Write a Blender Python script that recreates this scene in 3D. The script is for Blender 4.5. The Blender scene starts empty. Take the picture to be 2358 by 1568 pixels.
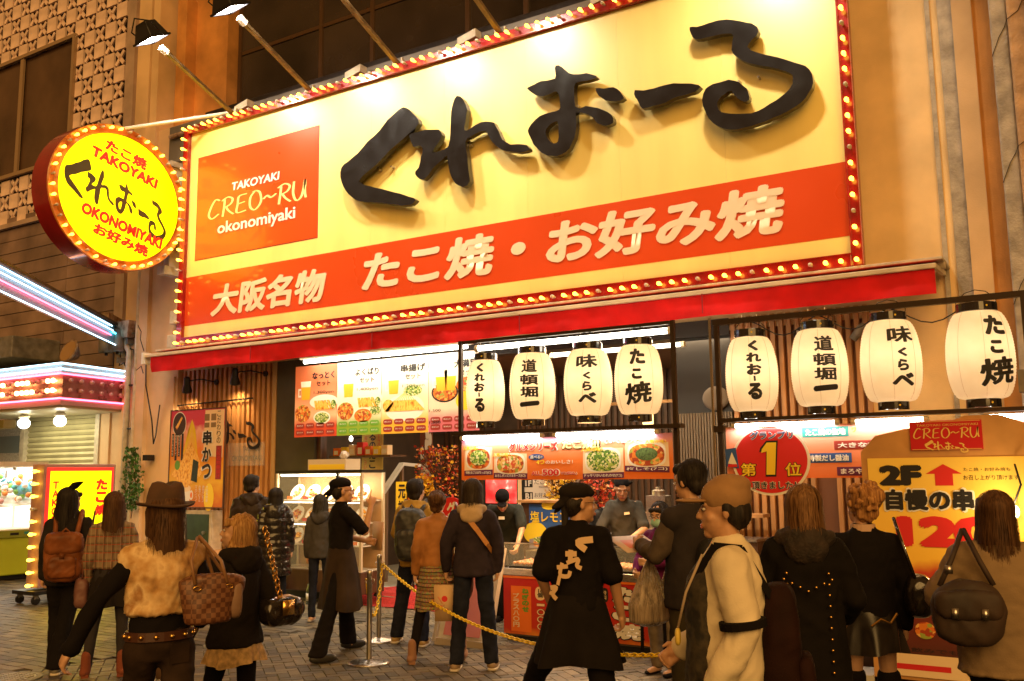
import bpy, bmesh, math, random
import numpy as np
from mathutils import Vector, Matrix, noise as mnoise
random.seed(7); rng = np.random.default_rng(7)
SC = bpy.context.scene
COL = SC.collection
PI = math.pi

# ---------------------------------------------------------------- camera, sky, sun, exposure
PW, PH, FPX = 2357.0, 1568.0, 2158.49
RM = np.array([[0.8482082470071437, 0.08265152514057322, 0.5231744404125697],
               [0.5295484026907394, -0.11179504466853468, -0.8408807033076967],
               [-0.011011762654300126, 0.9902881365438533, -0.1385934619805272]])   # columns: camera axes in the world
CAM = np.array([0.0, -11.136, 1.75])
cam_d = bpy.data.cameras.new('camera'); cam = bpy.data.objects.new('camera', cam_d); COL.objects.link(cam)
cam_d.sensor_width = 36; cam_d.lens = FPX / PW * 36; cam_d.clip_start = 0.05; cam_d.clip_end = 500
M4 = Matrix([[RM[i][0], RM[i][1], RM[i][2], CAM[i]] for i in range(3)] + [[0, 0, 0, 1]])
cam.matrix_world = M4
SC.camera = cam
SC.render.engine = 'CYCLES'
SC.cycles.use_denoising = True
SC.cycles.sample_clamp_indirect = 4.0
SC.cycles.max_bounces = 6
SC.cycles.caustics_reflective = False; SC.cycles.caustics_refractive = False
SC.view_settings.view_transform = 'Standard'; SC.view_settings.look = 'None'
SC.view_settings.exposure = 0.25; SC.view_settings.gamma = 1.0; SC.view_settings.use_curve_mapping = False

def lin(r, g, b):
    f = lambda c: (c / 255) / 12.92 if c / 255 <= 0.04045 else ((c / 255 + 0.055) / 1.055) ** 2.4
    return (f(r), f(g), f(b))

world = bpy.data.worlds.new('World'); SC.world = world; world.use_nodes = True
wn = world.node_tree; wn.nodes.clear()
wo = wn.nodes.new('ShaderNodeOutputWorld'); bg = wn.nodes.new('ShaderNodeBackground')
bg.inputs['Color'].default_value = (1.0, 0.42, 0.10, 1)      # night sky lit by the street's sodium glow
bg.inputs['Strength'].default_value = 0.22
wn.links.new(bg.outputs[0], wo.inputs[0])

def lamp(name, kind, loc, target, power, color, size=0.1, size_y=None, spot=None, label=None, cat=None, parent=None, blend=0.5):
    d = bpy.data.lights.new(name, kind); d.energy = power; d.color = color
    if kind == 'AREA':
        d.size = size
        if size_y: d.shape = 'RECTANGLE'; d.size_y = size_y
        if spot: d.spread = math.radians(spot)
    elif kind == 'SUN': d.angle = size
    else: d.shadow_soft_size = size
    if kind == 'SPOT': d.spot_size = math.radians(spot or 90); d.spot_blend = blend
    o = bpy.data.objects.new(name, d); COL.objects.link(o)
    o.location = loc
    v = Vector(target) - Vector(loc)
    o.rotation_euler = v.to_track_quat('-Z', 'Y').to_euler()
    return o
# the street behind the camera throws its warm light at the shop front
lamp('sun', 'SUN', (4, -14, 9), (-5, 0, 0.0), 2.0, (1.0, 0.56, 0.17), size=math.radians(50))

# ---------------------------------------------------------------- measuring
def on(px, py, ax, val):
    r = RM @ np.array([px - PW / 2, -(py - PH / 2), -FPX]); t = (val - CAM[ax]) / r[ax]
    return CAM + t * r
def proj(P):
    v = RM.T @ (np.array(P, float) - CAM)
    return (PW / 2 + FPX * v[0] / -v[2], PH / 2 - FPX * v[1] / -v[2], -v[2])
def xz(px, py, Y):
    p = on(px, py, 1, Y); return (p[0], p[2])

# ---------------------------------------------------------------- materials
MATS = {}
def mat(name, col, rough=0.6, metal=0.0, emit=None, es=0.0, noise=None, bump=None, spec=0.5, coat=0.0, trans=0.0, alpha=1.0, ncol=None, stretch=None, sheen=0.0, detail=4.0):
    if name in MATS: return MATS[name]
    m = bpy.data.materials.new(name); m.use_nodes = True; MATS[name] = m
    nt = m.node_tree; b = nt.nodes['Principled BSDF']; L = nt.links
    b.inputs['Base Color'].default_value = (*col, 1); b.inputs['Roughness'].default_value = rough
    b.inputs['Metallic'].default_value = metal; b.inputs['Specular IOR Level'].default_value = spec
    b.inputs['Coat Weight'].default_value = coat; b.inputs['Alpha'].default_value = alpha
    b.inputs['Transmission Weight'].default_value = trans; b.inputs['Sheen Weight'].default_value = sheen
    if emit is not None:
        b.inputs['Emission Color'].default_value = (*emit, 1); b.inputs['Emission Strength'].default_value = es
    tc = None
    def coords():
        nonlocal tc
        if tc is None:
            t = nt.nodes.new('ShaderNodeTexCoord'); tc = t.outputs['Object']
            if stretch:
                mp = nt.nodes.new('ShaderNodeMapping'); mp.inputs['Scale'].default_value = stretch
                L.new(tc, mp.inputs['Vector']); tc = mp.outputs[0]
        return tc
    if noise:
        n = nt.nodes.new('ShaderNodeTexNoise'); n.inputs['Scale'].default_value = noise[0]; n.inputs['Detail'].default_value = detail
        L.new(coords(), n.inputs['Vector'])
        r = nt.nodes.new('ShaderNodeValToRGB'); r.color_ramp.elements[0].position = 0.32; r.color_ramp.elements[1].position = 0.68
        k = noise[1]
        lo = ncol if ncol else tuple(c * (1 - k) for c in col)
        hi = col if ncol else tuple(min(1, c * (1 + k * 0.6)) for c in col)
        r.color_ramp.elements[0].color = (*lo, 1); r.color_ramp.elements[1].color = (*hi, 1)
        L.new(n.outputs['Fac'], r.inputs[0]); L.new(r.outputs[0], b.inputs['Base Color'])
        if emit is None and rough < 0.95:
            mr = nt.nodes.new('ShaderNodeMapRange'); mr.inputs[3].default_value = max(0.03, rough - 0.12); mr.inputs[4].default_value = min(1, rough + 0.12)
            L.new(n.outputs['Fac'], mr.inputs[0]); L.new(mr.outputs[0], b.inputs['Roughness'])
    if bump:
        n2 = nt.nodes.new('ShaderNodeTexNoise'); n2.inputs['Scale'].default_value = bump[0]; n2.inputs['Detail'].default_value = 6
        L.new(coords(), n2.inputs['Vector'])
        bp = nt.nodes.new('ShaderNodeBump'); bp.inputs['Strength'].default_value = bump[1]; bp.inputs['Distance'].default_value = bump[2] if len(bump) > 2 else 0.01
        L.new(n2.outputs['Fac'], bp.inputs['Height']); L.new(bp.outputs[0], b.inputs['Normal'])
    return m

def ramp_mat(name, axis, stops, rough=0.5, scale=1.0, emit=0.0, tex=None, distort=0.0):
    """colour varies along one object axis (a printed gradient) or through a voronoi/noise/wave pattern"""
    if name in MATS: return MATS[name]
    m = bpy.data.materials.new(name); m.use_nodes = True; MATS[name] = m
    nt = m.node_tree; b = nt.nodes['Principled BSDF']; L = nt.links; b.inputs['Roughness'].default_value = rough
    t = nt.nodes.new('ShaderNodeTexCoord')
    r = nt.nodes.new('ShaderNodeValToRGB')
    while len(r.color_ramp.elements) < len(stops): r.color_ramp.elements.new(0.5)
    for e, (p, c) in zip(r.color_ramp.elements, stops): e.position = p; e.color = (*c, 1)
    if tex == 'voronoi':
        n = nt.nodes.new('ShaderNodeTexVoronoi'); n.inputs['Scale'].default_value = scale; L.new(t.outputs['Object'], n.inputs['Vector'])
        sp = nt.nodes.new('ShaderNodeSeparateColor'); L.new(n.outputs['Color'], sp.inputs[0]); L.new(sp.outputs[0], r.inputs[0])
        r.color_ramp.interpolation = 'CONSTANT'
    elif tex == 'noise':
        n = nt.nodes.new('ShaderNodeTexNoise'); n.inputs['Scale'].default_value = scale; n.inputs['Detail'].default_value = 5
        if isinstance(axis, tuple):
            mp = nt.nodes.new('ShaderNodeMapping'); mp.inputs['Scale'].default_value = axis; L.new(t.outputs['Object'], mp.inputs['Vector']); L.new(mp.outputs[0], n.inputs['Vector'])
        else: L.new(t.outputs['Object'], n.inputs['Vector'])
        L.new(n.outputs['Fac'], r.inputs[0])
    else:
        s = nt.nodes.new('ShaderNodeSeparateXYZ')
        L.new(t.outputs['Object'], s.inputs[0])
        mr = nt.nodes.new('ShaderNodeMapRange'); mr.inputs[1].default_value = scale[0]; mr.inputs[2].default_value = scale[1]
        L.new(s.outputs['XYZ'.index(axis)], mr.inputs[0])
        src = mr.outputs[0]
        if distort:
            n = nt.nodes.new('ShaderNodeTexNoise'); n.inputs['Scale'].default_value = 6; L.new(t.outputs['Object'], n.inputs['Vector'])
            ma = nt.nodes.new('ShaderNodeMath'); ma.operation = 'MULTIPLY_ADD'; ma.inputs[1].default_value = distort; L.new(n.outputs['Fac'], ma.inputs[0]); L.new(src, ma.inputs[2]); src = ma.outputs[0]
        L.new(src, r.inputs[0])
    L.new(r.outputs[0], b.inputs['Base Color'])
    if name.startswith('hair'): b.inputs['Specular IOR Level'].default_value = .22
    if emit:
        L.new(r.outputs[0], b.inputs['Emission Color']); b.inputs['Emission Strength'].default_value = emit
    return m

# ---------------------------------------------------------------- mesh building
class MB:
    def __init__(s): s.v = []; s.f = []; s.mi = []; s.cur = 0
    def add(s, vs, fs):
        k = len(s.v); s.v += [tuple(map(float, p)) for p in vs]; s.f += [tuple(i + k for i in f) for f in fs]; s.mi += [s.cur] * len(fs); return s
    def box(s, x0, x1, y0, y1, z0, z1, M=None):
        vs = [(x, y, z) for z in (z0, z1) for y in (y0, y1) for x in (x0, x1)]
        if M is not None: vs = [tuple(M @ Vector(p)) for p in vs]
        return s.add(vs, [(0, 2, 3, 1), (4, 5, 7, 6), (0, 1, 5, 4), (2, 6, 7, 3), (0, 4, 6, 2), (1, 3, 7, 5)])
    def hexa(s, p):   # 4 bottom (ccw), 4 top
        return s.add(p, [(3, 2, 1, 0), (4, 5, 6, 7), (0, 1, 5, 4), (1, 2, 6, 5), (2, 3, 7, 6), (3, 0, 4, 7)])
    def bar(s, a, b, w, h=None, up=(0, 0, 1)):
        a = Vector(a); b = Vector(b); h = h or w; d = (b - a).normalized(); u = Vector(up)
        if abs(d.dot(u)) > 0.98: u = Vector((0, 1, 0))
        sx = d.cross(u).normalized() * (w / 2); sy = sx.cross(d).normalized() * (h / 2)
        return s.hexa([a - sx - sy, a + sx - sy, a + sx + sy, a - sx + sy, b - sx - sy, b + sx - sy, b + sx + sy, b - sx + sy])
    def tube(s, pts, r, n=8, caps=True):
        pts = [Vector(p) for p in pts]; rs = r if isinstance(r, (list, tuple)) else [r] * len(pts); k = len(s.v)
        vs = []; fs = []; prev = None
        for i, p in enumerate(pts):
            d = (pts[min(i + 1, len(pts) - 1)] - pts[max(i - 1, 0)]).normalized()
            if prev is None: u = d.orthogonal().normalized()
            else: u = (prev - d * prev.dot(d)).normalized()
            prev = u; w = d.cross(u)
            vs += [p + (u * math.cos(2 * PI * j / n) + w * math.sin(2 * PI * j / n)) * rs[i] for j in range(n)]
        for i in range(len(pts) - 1):
            for j in range(n): fs.append((i * n + j, i * n + (j + 1) % n, (i + 1) * n + (j + 1) % n, (i + 1) * n + j))
        if caps: fs += [tuple(range(n))[::-1], tuple((len(pts) - 1) * n + j for j in range(n))]
        return s.add(vs, fs)
    def lathe(s, prof, c=(0, 0, 0), n=16, M=None):   # prof (r,z)
        vs = []; fs = []
        for r, z in prof: vs += [(c[0] + r * math.cos(2 * PI * j / n), c[1] + r * math.sin(2 * PI * j / n), c[2] + z) for j in range(n)]
        for i in range(len(prof) - 1):
            for j in range(n): fs.append((i * n + j, i * n + (j + 1) % n, (i + 1) * n + (j + 1) % n, (i + 1) * n + j))
        fs += [tuple(range(n))[::-1], tuple((len(prof) - 1) * n + j for j in range(n))]
        if M is not None: vs = [tuple(M @ Vector(p)) for p in vs]
        return s.add(vs, fs)
    def ell(s, c, r, n=12, m=8, M=None, e=1.0):   # superellipsoid
        vs = []; fs = []; sp = lambda t: math.copysign(abs(t) ** e, t)
        M = M or Matrix.Identity(3); c = Vector(c)
        for i in range(1, m):
            ph = -PI / 2 + PI * i / m
            for j in range(n):
                th = 2 * PI * j / n
                vs.append(c + M @ Vector((r[0] * sp(math.cos(ph)) * sp(math.cos(th)), r[1] * sp(math.cos(ph)) * sp(math.sin(th)), r[2] * sp(math.sin(ph)))))
        b = len(vs); vs += [c + M @ Vector((0, 0, -r[2])), c + M @ Vector((0, 0, r[2]))]
        for i in range(m - 2):
            for j in range(n): fs.append((i * n + j, i * n + (j + 1) % n, (i + 1) * n + (j + 1) % n, (i + 1) * n + j))
        for j in range(n): fs.append((b, (j + 1) % n, j)); fs.append((b + 1, (m - 2) * n + j, (m - 2) * n + (j + 1) % n))
        return s.add(vs, fs)
    def cap(s, a, b, ra, rb, n=10):   # tapered capsule
        a = Vector(a); b = Vector(b); d = b - a; L = d.length; d = d.normalized() if L > 1e-6 else Vector((0, 0, 1))
        q = [(a - d * ra * 0.98, ra * 0.12), (a - d * ra * 0.8, ra * 0.6), (a - d * ra * 0.45, ra * 0.9), (a, ra), (b, rb), (b + d * rb * 0.45, rb * 0.9), (b + d * rb * 0.8, rb * 0.6), (b + d * rb * 0.98, rb * 0.12)]
        return s.tube([p for p, _ in q], [r for _, r in q], n)
    def loft(s, rings, n=16):   # rings: (centre, u-vector, v-vector) closed
        vs = []; fs = []
        for c, u, v in rings:
            c = Vector(c); u = Vector(u); v = Vector(v)
            vs += [c + u * math.cos(2 * PI * j / n) + v * math.sin(2 * PI * j / n) for j in range(n)]
        for i in range(len(rings) - 1):
            for j in range(n): fs.append((i * n + j, i * n + (j + 1) % n, (i + 1) * n + (j + 1) % n, (i + 1) * n + j))
        fs += [tuple(range(n))[::-1], tuple((len(rings) - 1) * n + j for j in range(n))]
        return s.add(vs, fs)
    def quad(s, a, b, c, d): return s.add([a, b, c, d], [(0, 1, 2, 3)])
    def grid(s, fn, nu, nv):
        vs = [fn(i / nu, j / nv) for j in range(nv + 1) for i in range(nu + 1)]
        fs = [(j * (nu + 1) + i, j * (nu + 1) + i + 1, (j + 1) * (nu + 1) + i + 1, (j + 1) * (nu + 1) + i) for j in range(nv) for i in range(nu)]
        return s.add(vs, fs)
    def mesh(s, name, mats, smooth=False, org=(0, 0, 0)):
        me = bpy.data.meshes.new(name)
        o = org
        me.from_pydata([(p[0] - o[0], p[1] - o[1], p[2] - o[2]) for p in s.v], [], s.f)
        for m in (mats if isinstance(mats, (list, tuple)) else [mats]): me.materials.append(m)
        if any(s.mi): me.polygons.foreach_set('material_index', s.mi)
        if smooth: me.polygons.foreach_set('use_smooth', [True] * len(me.polygons))
        me.update()
        return me
    def build(s, name, mats, parent=None, smooth=False, local=False, bevel=0, org=None):
        if org is None: org = tuple(WLOC.get(parent.name, (0, 0, 0))) if (parent is not None and not local) else (0, 0, 0)
        me = s.mesh(name, mats, smooth, org)
        o = bpy.data.objects.new(name, me); COL.objects.link(o)
        if parent is not None: o.parent = parent; WLOC[o.name] = WLOC.get(parent.name, (0, 0, 0))
        else: o.location = org; WLOC[o.name] = org
        if bevel:
            b = o.modifiers.new('bevel', 'BEVEL'); b.width = bevel; b.segments = 2; b.limit_method = 'ANGLE'
        return o
WLOC = {}
def tag(o, label=None, cat=None, group=None, kind=None):
    if label: o['label'] = label
    if cat: o['category'] = cat
    if group: o['group'] = group
    if kind: o['kind'] = kind
    return o
def thing(name, label, cat, loc=(0, 0, 0), rz=0.0, group=None):
    o = bpy.data.objects.new(name, None); COL.objects.link(o); o.location = loc; o.rotation_euler = (0, 0, rz); o.empty_display_size = 0.1
    WLOC[o.name] = tuple(loc)
    return tag(o, label, cat, group)
def box(name, m, x0, x1, y0, y1, z0, z1, parent=None, bevel=0, **k):
    return MB().box(x0, x1, y0, y1, z0, z1).build(name, m, parent, bevel=bevel, **k)
def copy_tree(o, parent=None):
    c = o.copy(); COL.objects.link(c)
    if parent is not None: c.parent = parent
    for ch in o.children: copy_tree(ch, c)
    return c

def flat_poly(mb, pts, fn, h=0.0, holes=(), thick=0.0):
    """fill an outline (with holes) given in plane coordinates; fn maps (u,v,h) to the world"""
    from mathutils.geometry import tessellate_polygon
    loops = [[Vector((p[0], p[1], 0)) for p in l] for l in [pts, *holes]]
    tris = tessellate_polygon(loops); allp = [p for l in loops for p in l]
    k = [fn(p[0], p[1], h) for p in allp]
    fixed = []
    for t in tris:
        a, b, c = (allp[i] for i in t)
        ar = (b - a).cross(c - a).z
        if abs(ar) < 1e-12: continue
        fixed.append(t if ar > 0 else t[::-1])
    if not thick: mb.add(k, fixed); return
    kb = [fn(p[0], p[1], h - thick) for p in allp]; n = len(k)
    sides = []; off = 0
    for li, l in enumerate(loops):
        m = len(l); area = sum(l[i].x * l[(i + 1) % m].y - l[(i + 1) % m].x * l[i].y for i in range(m))
        ccw = area > 0
        if li: ccw = not ccw
        for i in range(m):
            a, b = off + i, off + (i + 1) % m
            sides.append((b, a, a + n, b + n) if (ccw if not li else ccw) else (a, b, b + n, a + n))
        off += m
    mb.add(k + kb, fixed + [tuple(i + n for i in t[::-1]) for t in fixed] + sides)

class Frame:
    """a flat panel: origin, u axis, v axis, normal towards the viewer; w, h its size in metres"""
    def __init__(s, o, u, v, n=None, w=1.0, h=1.0):
        s.o = Vector(o); s.u = Vector(u).normalized(); s.v = Vector(v).normalized(); s.n = (s.u.cross(s.v)).normalized() if n is None else Vector(n); s.w = w; s.h = h
    def __call__(s, a, b, h=0.0): return s.o + s.u * (a * s.w) + s.v * (b * s.h) + s.n * h
def facade_frame(x0, x1, z0, z1, Y): return Frame((x0, Y, z0), (1, 0, 0), (0, 0, 1), None, x1 - x0, z1 - z0)

# ---------------------------------------------------------------- lettering
TEXTS = []
def text(s, fr, box, m, parent, bold=0.0, shear=0.0, h=0.002, thick=0.0, name='lettering', wrap=None, rot=0.0, keep=False, bx=0):
    """lettering s fitted to box=(u0,u1,v0,v1) of frame fr (0..1 units), printed h above the panel"""
    cu = bpy.data.curves.new(name, 'FONT'); cu.body = s; cu.size = 1.0; cu.offset = min(bold, .006); cu.shear = shear; cu.resolution_u = 3
    cu.extrude = 0.05 if thick else 0.0
    if '\n' in s: cu.space_line = 0.9
    o = bpy.data.objects.new(name, cu); COL.objects.link(o); cu.materials.append(m)
    if parent is not None: o.parent = parent; WLOC[o.name] = WLOC.get(parent.name, (0, 0, 0))
    TEXTS.append((o, fr, box, m, h, thick, wrap, rot, bold, WLOC.get(parent.name, (0, 0, 0)) if parent is not None else (0, 0, 0), bx))
    return o
def vtext(s, fr, box, m, parent, gap=0.12, **k):
    """vertical lettering, one sign below the other, as one object per column"""
    n = len(s); u0, u1, v0, v1 = box; H = (v1 - v0) / n
    for i, ch in enumerate(s):
        if ch == ' ': continue
        t = v1 - i * H
        if ch in 'Il': text(ch, fr, (u0 + (u1 - u0) * .4, u0 + (u1 - u0) * .6, t - H * (1 - gap / 2), t - H * gap / 2), m, parent, **k)
        elif ch in 'ー〜': text('|', fr, (u0 + (u1 - u0) * 0.40, u1 - (u1 - u0) * 0.40, t - H * (1 - gap / 2), t - H * gap / 2), m, parent, **k)
        elif ch in '一': text(ch, fr, (u0, u1, t - H * 0.66, t - H * 0.34), m, parent, **k)
        elif ch in '、。': text(ch, fr, (u0 + (u1 - u0) * .7, u1, t - H * 0.4, t - H * gap / 2), m, parent, **k)
        else: text(ch, fr, (u0, u1, t - H * (1 - gap / 2), t - H * gap / 2), m, parent, **k)
def finish_texts():
    bpy.context.view_layer.update()
    dg = bpy.context.evaluated_depsgraph_get()
    for o, fr, box, m, h, thick, wrap, rot, bold, org, bx in TEXTS:
        me = bpy.data.meshes.new_from_object(o.evaluated_get(dg))
        if bold > .006 and len(me.vertices) and not thick:      # heavy strokes: the outline laid down several times, a hair apart
            bmm = bmesh.new(); bmm.from_mesh(me); src = bmm.verts[:] + bmm.edges[:] + bmm.faces[:]
            for k in range(8):
                d = bmesh.ops.duplicate(bmm, geom=src); a = PI * k / 4
                for e in d['geom']:
                    if isinstance(e, bmesh.types.BMVert): e.co.x += math.cos(a) * bold; e.co.y += math.sin(a) * bold; e.co.z += .01 * (k + 1)
            bmm.to_mesh(me); bmm.free()
        n = len(me.vertices)
        par = o.parent; nm = o.name; old = o
        if n == 0: bpy.data.objects.remove(old); continue
        co = np.empty(n * 3); me.vertices.foreach_get('co', co); co = co.reshape(-1, 3)
        mn = co.min(0); mx = co.max(0); sp = np.maximum(mx - mn, 1e-6)
        u = (co[:, 0] - mn[0]) / sp[0]; v = (co[:, 1] - mn[1]) / sp[1]; w = (co[:, 2] - mn[2]) / sp[2] if thick else (co[:, 2] - mn[2]) * (0.10 if fr.w > 5 else 0.03)
        if rot:
            c, s_ = math.cos(rot), math.sin(rot); uu = (u - .5) * (box[1] - box[0]) * fr.w; vv = (v - .5) * (box[3] - box[2]) * fr.h
            U = ((box[0] + box[1]) / 2 * fr.w + uu * c - vv * s_) / fr.w; V = ((box[2] + box[3]) / 2 * fr.h + uu * s_ + vv * c) / fr.h
        else: U = box[0] + u * (box[1] - box[0]); V = box[2] + v * (box[3] - box[2])
        if wrap is None:
            o_ = np.array(fr.o); P = o_ + np.outer(U * fr.w, np.array(fr.u)) + np.outer(V * fr.h, np.array(fr.v)) + np.outer(h + w * (thick or 1), np.array(fr.n))
            P -= np.array(org)
            me.vertices.foreach_set('co', P.ravel()); me.update()
        else:
            P = np.stack([U, V, w], 1); me.vertices.foreach_set('co', P.ravel()); me.update()
            bm = bmesh.new(); bm.from_mesh(me)
            for ax, lo, hi, st in ((0, 0, 1, wrap[1]), (1, 0, 1, wrap[2])):
                for k in range(1, st):
                    pc = Vector((0, 0, 0)); pc[ax] = lo + (hi - lo) * k / st; pn = Vector((0, 0, 0)); pn[ax] = 1
                    if box[ax * 2] < pc[ax] < box[ax * 2 + 1]:
                        bmesh.ops.bisect_plane(bm, geom=bm.verts[:] + bm.edges[:] + bm.faces[:], plane_co=pc, plane_no=pn)
            for vt in bm.verts: vt.co = Vector(wrap[0](vt.co.x, vt.co.y, vt.co.z)) - Vector(org)
            bm.to_mesh(me); bm.free()
        me.name = nm
        if not me.materials: me.materials.append(m)
        cu = o.data; nn = o.name
        new = bpy.data.objects.new('tmp', me); COL.objects.link(new); new.parent = par
        bpy.data.objects.remove(o); bpy.data.curves.remove(cu); new.name = nn

class Print:
    """flat printed shapes gathered by colour into one mesh per colour"""
    def __init__(s, fr, parent): s.fr = fr; s.p = parent; s.d = {}
    def _m(s, m): return s.d.setdefault(m.name, (m, MB()))[1]
    def rect(s, u0, u1, v0, v1, m, h=0.001): flat_poly(s._m(m), [(u0, v0), (u1, v0), (u1, v1), (u0, v1)], s.fr, h); return s
    def poly(s, pts, m, h=0.001, holes=()): flat_poly(s._m(m), pts, s.fr, h, holes); return s
    def oval(s, cu, cv, ru, rv, m, h=0.001, n=24, rot=0.0, e=1.0):
        k = s.fr.w / s.fr.h; pts = []
        for i in range(n):
            a = 2 * PI * i / n; x = math.copysign(abs(math.cos(a)) ** e, math.cos(a)) * ru; y = math.copysign(abs(math.sin(a)) ** e, math.sin(a)) * rv / k
            pts.append((cu + x * math.cos(rot) - y * math.sin(rot), cv + (x * math.sin(rot) + y * math.cos(rot)) * k))
        flat_poly(s._m(m), pts, s.fr, h); return s
    def done(s, name='printed_picture'):
        for m, mb in s.d.values(): mb.build(name, m, s.p)

def stroke(mb, pts, w, fn, h=0.0, thick=0.0, sm=True):
    """brush ribbon through pts=(u,v[,width factor]) mapped by fn(u,v,h)"""
    P = [np.array((*p, 1.0)[:3], float) for p in pts]
    if sm and len(P) > 2:   # catmull-rom
        Q = []
        for i in range(len(P) - 1):
            p0 = P[max(i - 1, 0)]; p1 = P[i]; p2 = P[i + 1]; p3 = P[min(i + 2, len(P) - 1)]
            for t in np.linspace(0, 1, 6)[:-1]:
                Q.append(0.5 * ((2 * p1) + (-p0 + p2) * t + (2 * p0 - 5 * p1 + 4 * p2 - p3) * t * t + (-p0 + 3 * p1 - 3 * p2 + p3) * t ** 3))
        Q.append(P[-1]); P = Q
    L = []; Rr = []
    for i, p in enumerate(P):
        d = P[min(i + 1, len(P) - 1)][:2] - P[max(i - 1, 0)][:2]; n = np.linalg.norm(d); d = d / n if n > 1e-9 else np.array([1, 0])
        nv = np.array([-d[1], d[0]]) * w * p[2] / 2
        L.append(p[:2] + nv); Rr.append(p[:2] - nv)
    vs = [fn(*q, h) for q in L] + [fn(*q, h) for q in Rr]; n = len(L)
    mb.add(vs, [(i, n + i, n + i + 1, i + 1) for i in range(n - 1)])
# handwritten capitals used by the shop's own mark (unit boxes)
HAND = {
 'C': [[(.95, .9), (.6, 1.0), (.2, .6), (.05, .2), (.35, 0), (.9, .2)]],
 'R': [[(.25, .9), (.2, .5), (.1, 0)], [(0, .85), (.5, 1.0), (.9, .85), (.75, .6), (.3, .48)], [(.35, .5), (.6, .25), (1.0, .02)]],
 'E': [[(.95, .95), (.3, .9), (.2, .5), (.15, .05), (.9, .08)], [(.2, .5), (.8, .55)]],
 'O': [[(.5, 1.0), (.1, .7), (.1, .2), (.5, 0), (.95, .35), (.85, .85), (.5, 1.0), (.3, .95)]],
 '~': [[(0, .45), (.3, .6), (.6, .45), (1, .6)]],
 'U': [[(.1, 1), (.05, .4), (.3, 0), (.7, .2), (.95, 1)], [(.95, 1), (.92, .4), (1.0, .05)]],
}
def hand(s, fr, box, m, parent, w=0.09, h=0.002, name='lettering', slope=0.0):
    mb = MB(); u0, u1, v0, v1 = box; n = len(s); cw = (u1 - u0) / n
    for i, ch in enumerate(s):
        for st in HAND.get(ch, []):
            stroke(mb, [(u0 + cw * (i + .06 + p[0] * .88), v0 + slope * i / n + (v1 - v0) * p[1]) for p in st], w * cw, fr, h)
    return mb.build(name, m, parent)
# ---------------------------------------------------------------- colours
beige = mat('beige_stucco', (0.80, 0.56, 0.28), 0.85, noise=(1.2, 0.25), bump=(90, 0.35, 0.01))
beige2 = mat('tan_paint', (0.70, 0.48, 0.27), 0.8, noise=(0.9, 0.3), bump=(60, 0.2, 0.01))
greyst = mat('grey_stucco', (0.42, 0.37, 0.31), 0.9, noise=(6, 0.35), bump=(30, 0.6, 0.02))
orangew = mat('orange_render', (0.60, 0.27, 0.07), 0.85, noise=(1.5, 0.35), bump=(50, 0.3, 0.01))
pinkwall = mat('pink_panel', (0.42, 0.30, 0.24), 0.7, noise=(3, 0.2), bump=(60, 0.15, 0.006))
pinkblock = mat('pale_block', (0.50, 0.38, 0.29), 0.8, noise=(5, 0.25), bump=(40, 0.3, 0.01))
darkrec = mat('dark_recess', (0.03, 0.018, 0.012), 0.8)
darkmetal = mat('dark_metal', (0.035, 0.028, 0.022), 0.45, 0.6, noise=(12, 0.3))
blackm = mat('black_metal', (0.015, 0.014, 0.014), 0.4, 0.3)
steel = mat('brushed_steel', (0.55, 0.52, 0.48), 0.3, 1.0, noise=(40, 0.2), stretch=(1, 1, 12))
greymetal = mat('grey_metal', (0.22, 0.20, 0.17), 0.55, 0.4, noise=(6, 0.4))
creamm = mat('cream_metal', (0.55, 0.48, 0.36), 0.5, noise=(8, 0.25))
whitep = mat('white_paint', (0.75, 0.72, 0.66), 0.5, noise=(7, 0.12))
rust = mat('rusty_pipe', (0.42, 0.30, 0.2), 0.7, noise=(9, 0.7), ncol=(0.12, 0.05, 0.02))
wood = mat('warm_wood', (0.50, 0.24, 0.08), 0.5, noise=(9, 0.4), stretch=(1, 1, 0.12), bump=(20, 0.15))
woodd = mat('dark_wood', (0.10, 0.045, 0.02), 0.45, noise=(9, 0.4), stretch=(1, 1, 0.12))
redp = mat('red_enamel', (0.28, 0.006, 0.006), 0.25, noise=(3, 0.2), coat=0.6)
redcloth = mat('red_awning_cloth', (0.62, 0.010, 0.012), 0.7, noise=(2.5, 0.25), bump=(140, 0.1, 0.003), spec=.2)
glass = mat('dark_glass', (0.03, 0.02, 0.014), 0.08, spec=0.6, noise=(0.7, 0.7))
clear = mat('clear_glass', (0.9, 0.95, 0.95), 0.03, alpha=0.12)
def glow(name, c, s): return mat(name, c, 0.4, emit=c, es=s)
tubew = glow('fluorescent_tube', (1.0, 0.93, 0.80), 26)
bulb_on = glow('lit_yellow_bulb', (1.0, 0.62, 0.05), 6.5)
bulb_off = mat('unlit_bulb', (0.55, 0.48, 0.38), 0.15, spec=0.8)
bulb_or = glow('lit_orange_bulb', (1.0, 0.5, 0.16), 11)
neonw = glow('pale_blue_neon', (0.55, 0.85, 1.0), 4)
neonp = glow('pink_neon', (1.0, 0.10, 0.20), 7)
neonc = glow('cyan_neon', (0.1, 0.75, 1.0), 5)
prw = mat('print_white', (0.8, 0.76, 0.68), 0.5); prk = mat('print_black', (0.012, 0.010, 0.010), 0.5)
prr = mat('print_red', (0.62, 0.02, 0.02), 0.5); pry = mat('print_yellow', (0.85, 0.60, 0.03), 0.5)
pro = mat('print_orange', (0.78, 0.17, 0.015), 0.5); prg = mat('print_green', (0.13, 0.33, 0.03), 0.5)
prb = mat('print_blue', (0.03, 0.09, 0.3), 0.5); prp = mat('print_plum', (0.12, 0.02, 0.07), 0.5); prt = mat('print_teal', (0.02, 0.22, 0.2), 0.5)
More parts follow.
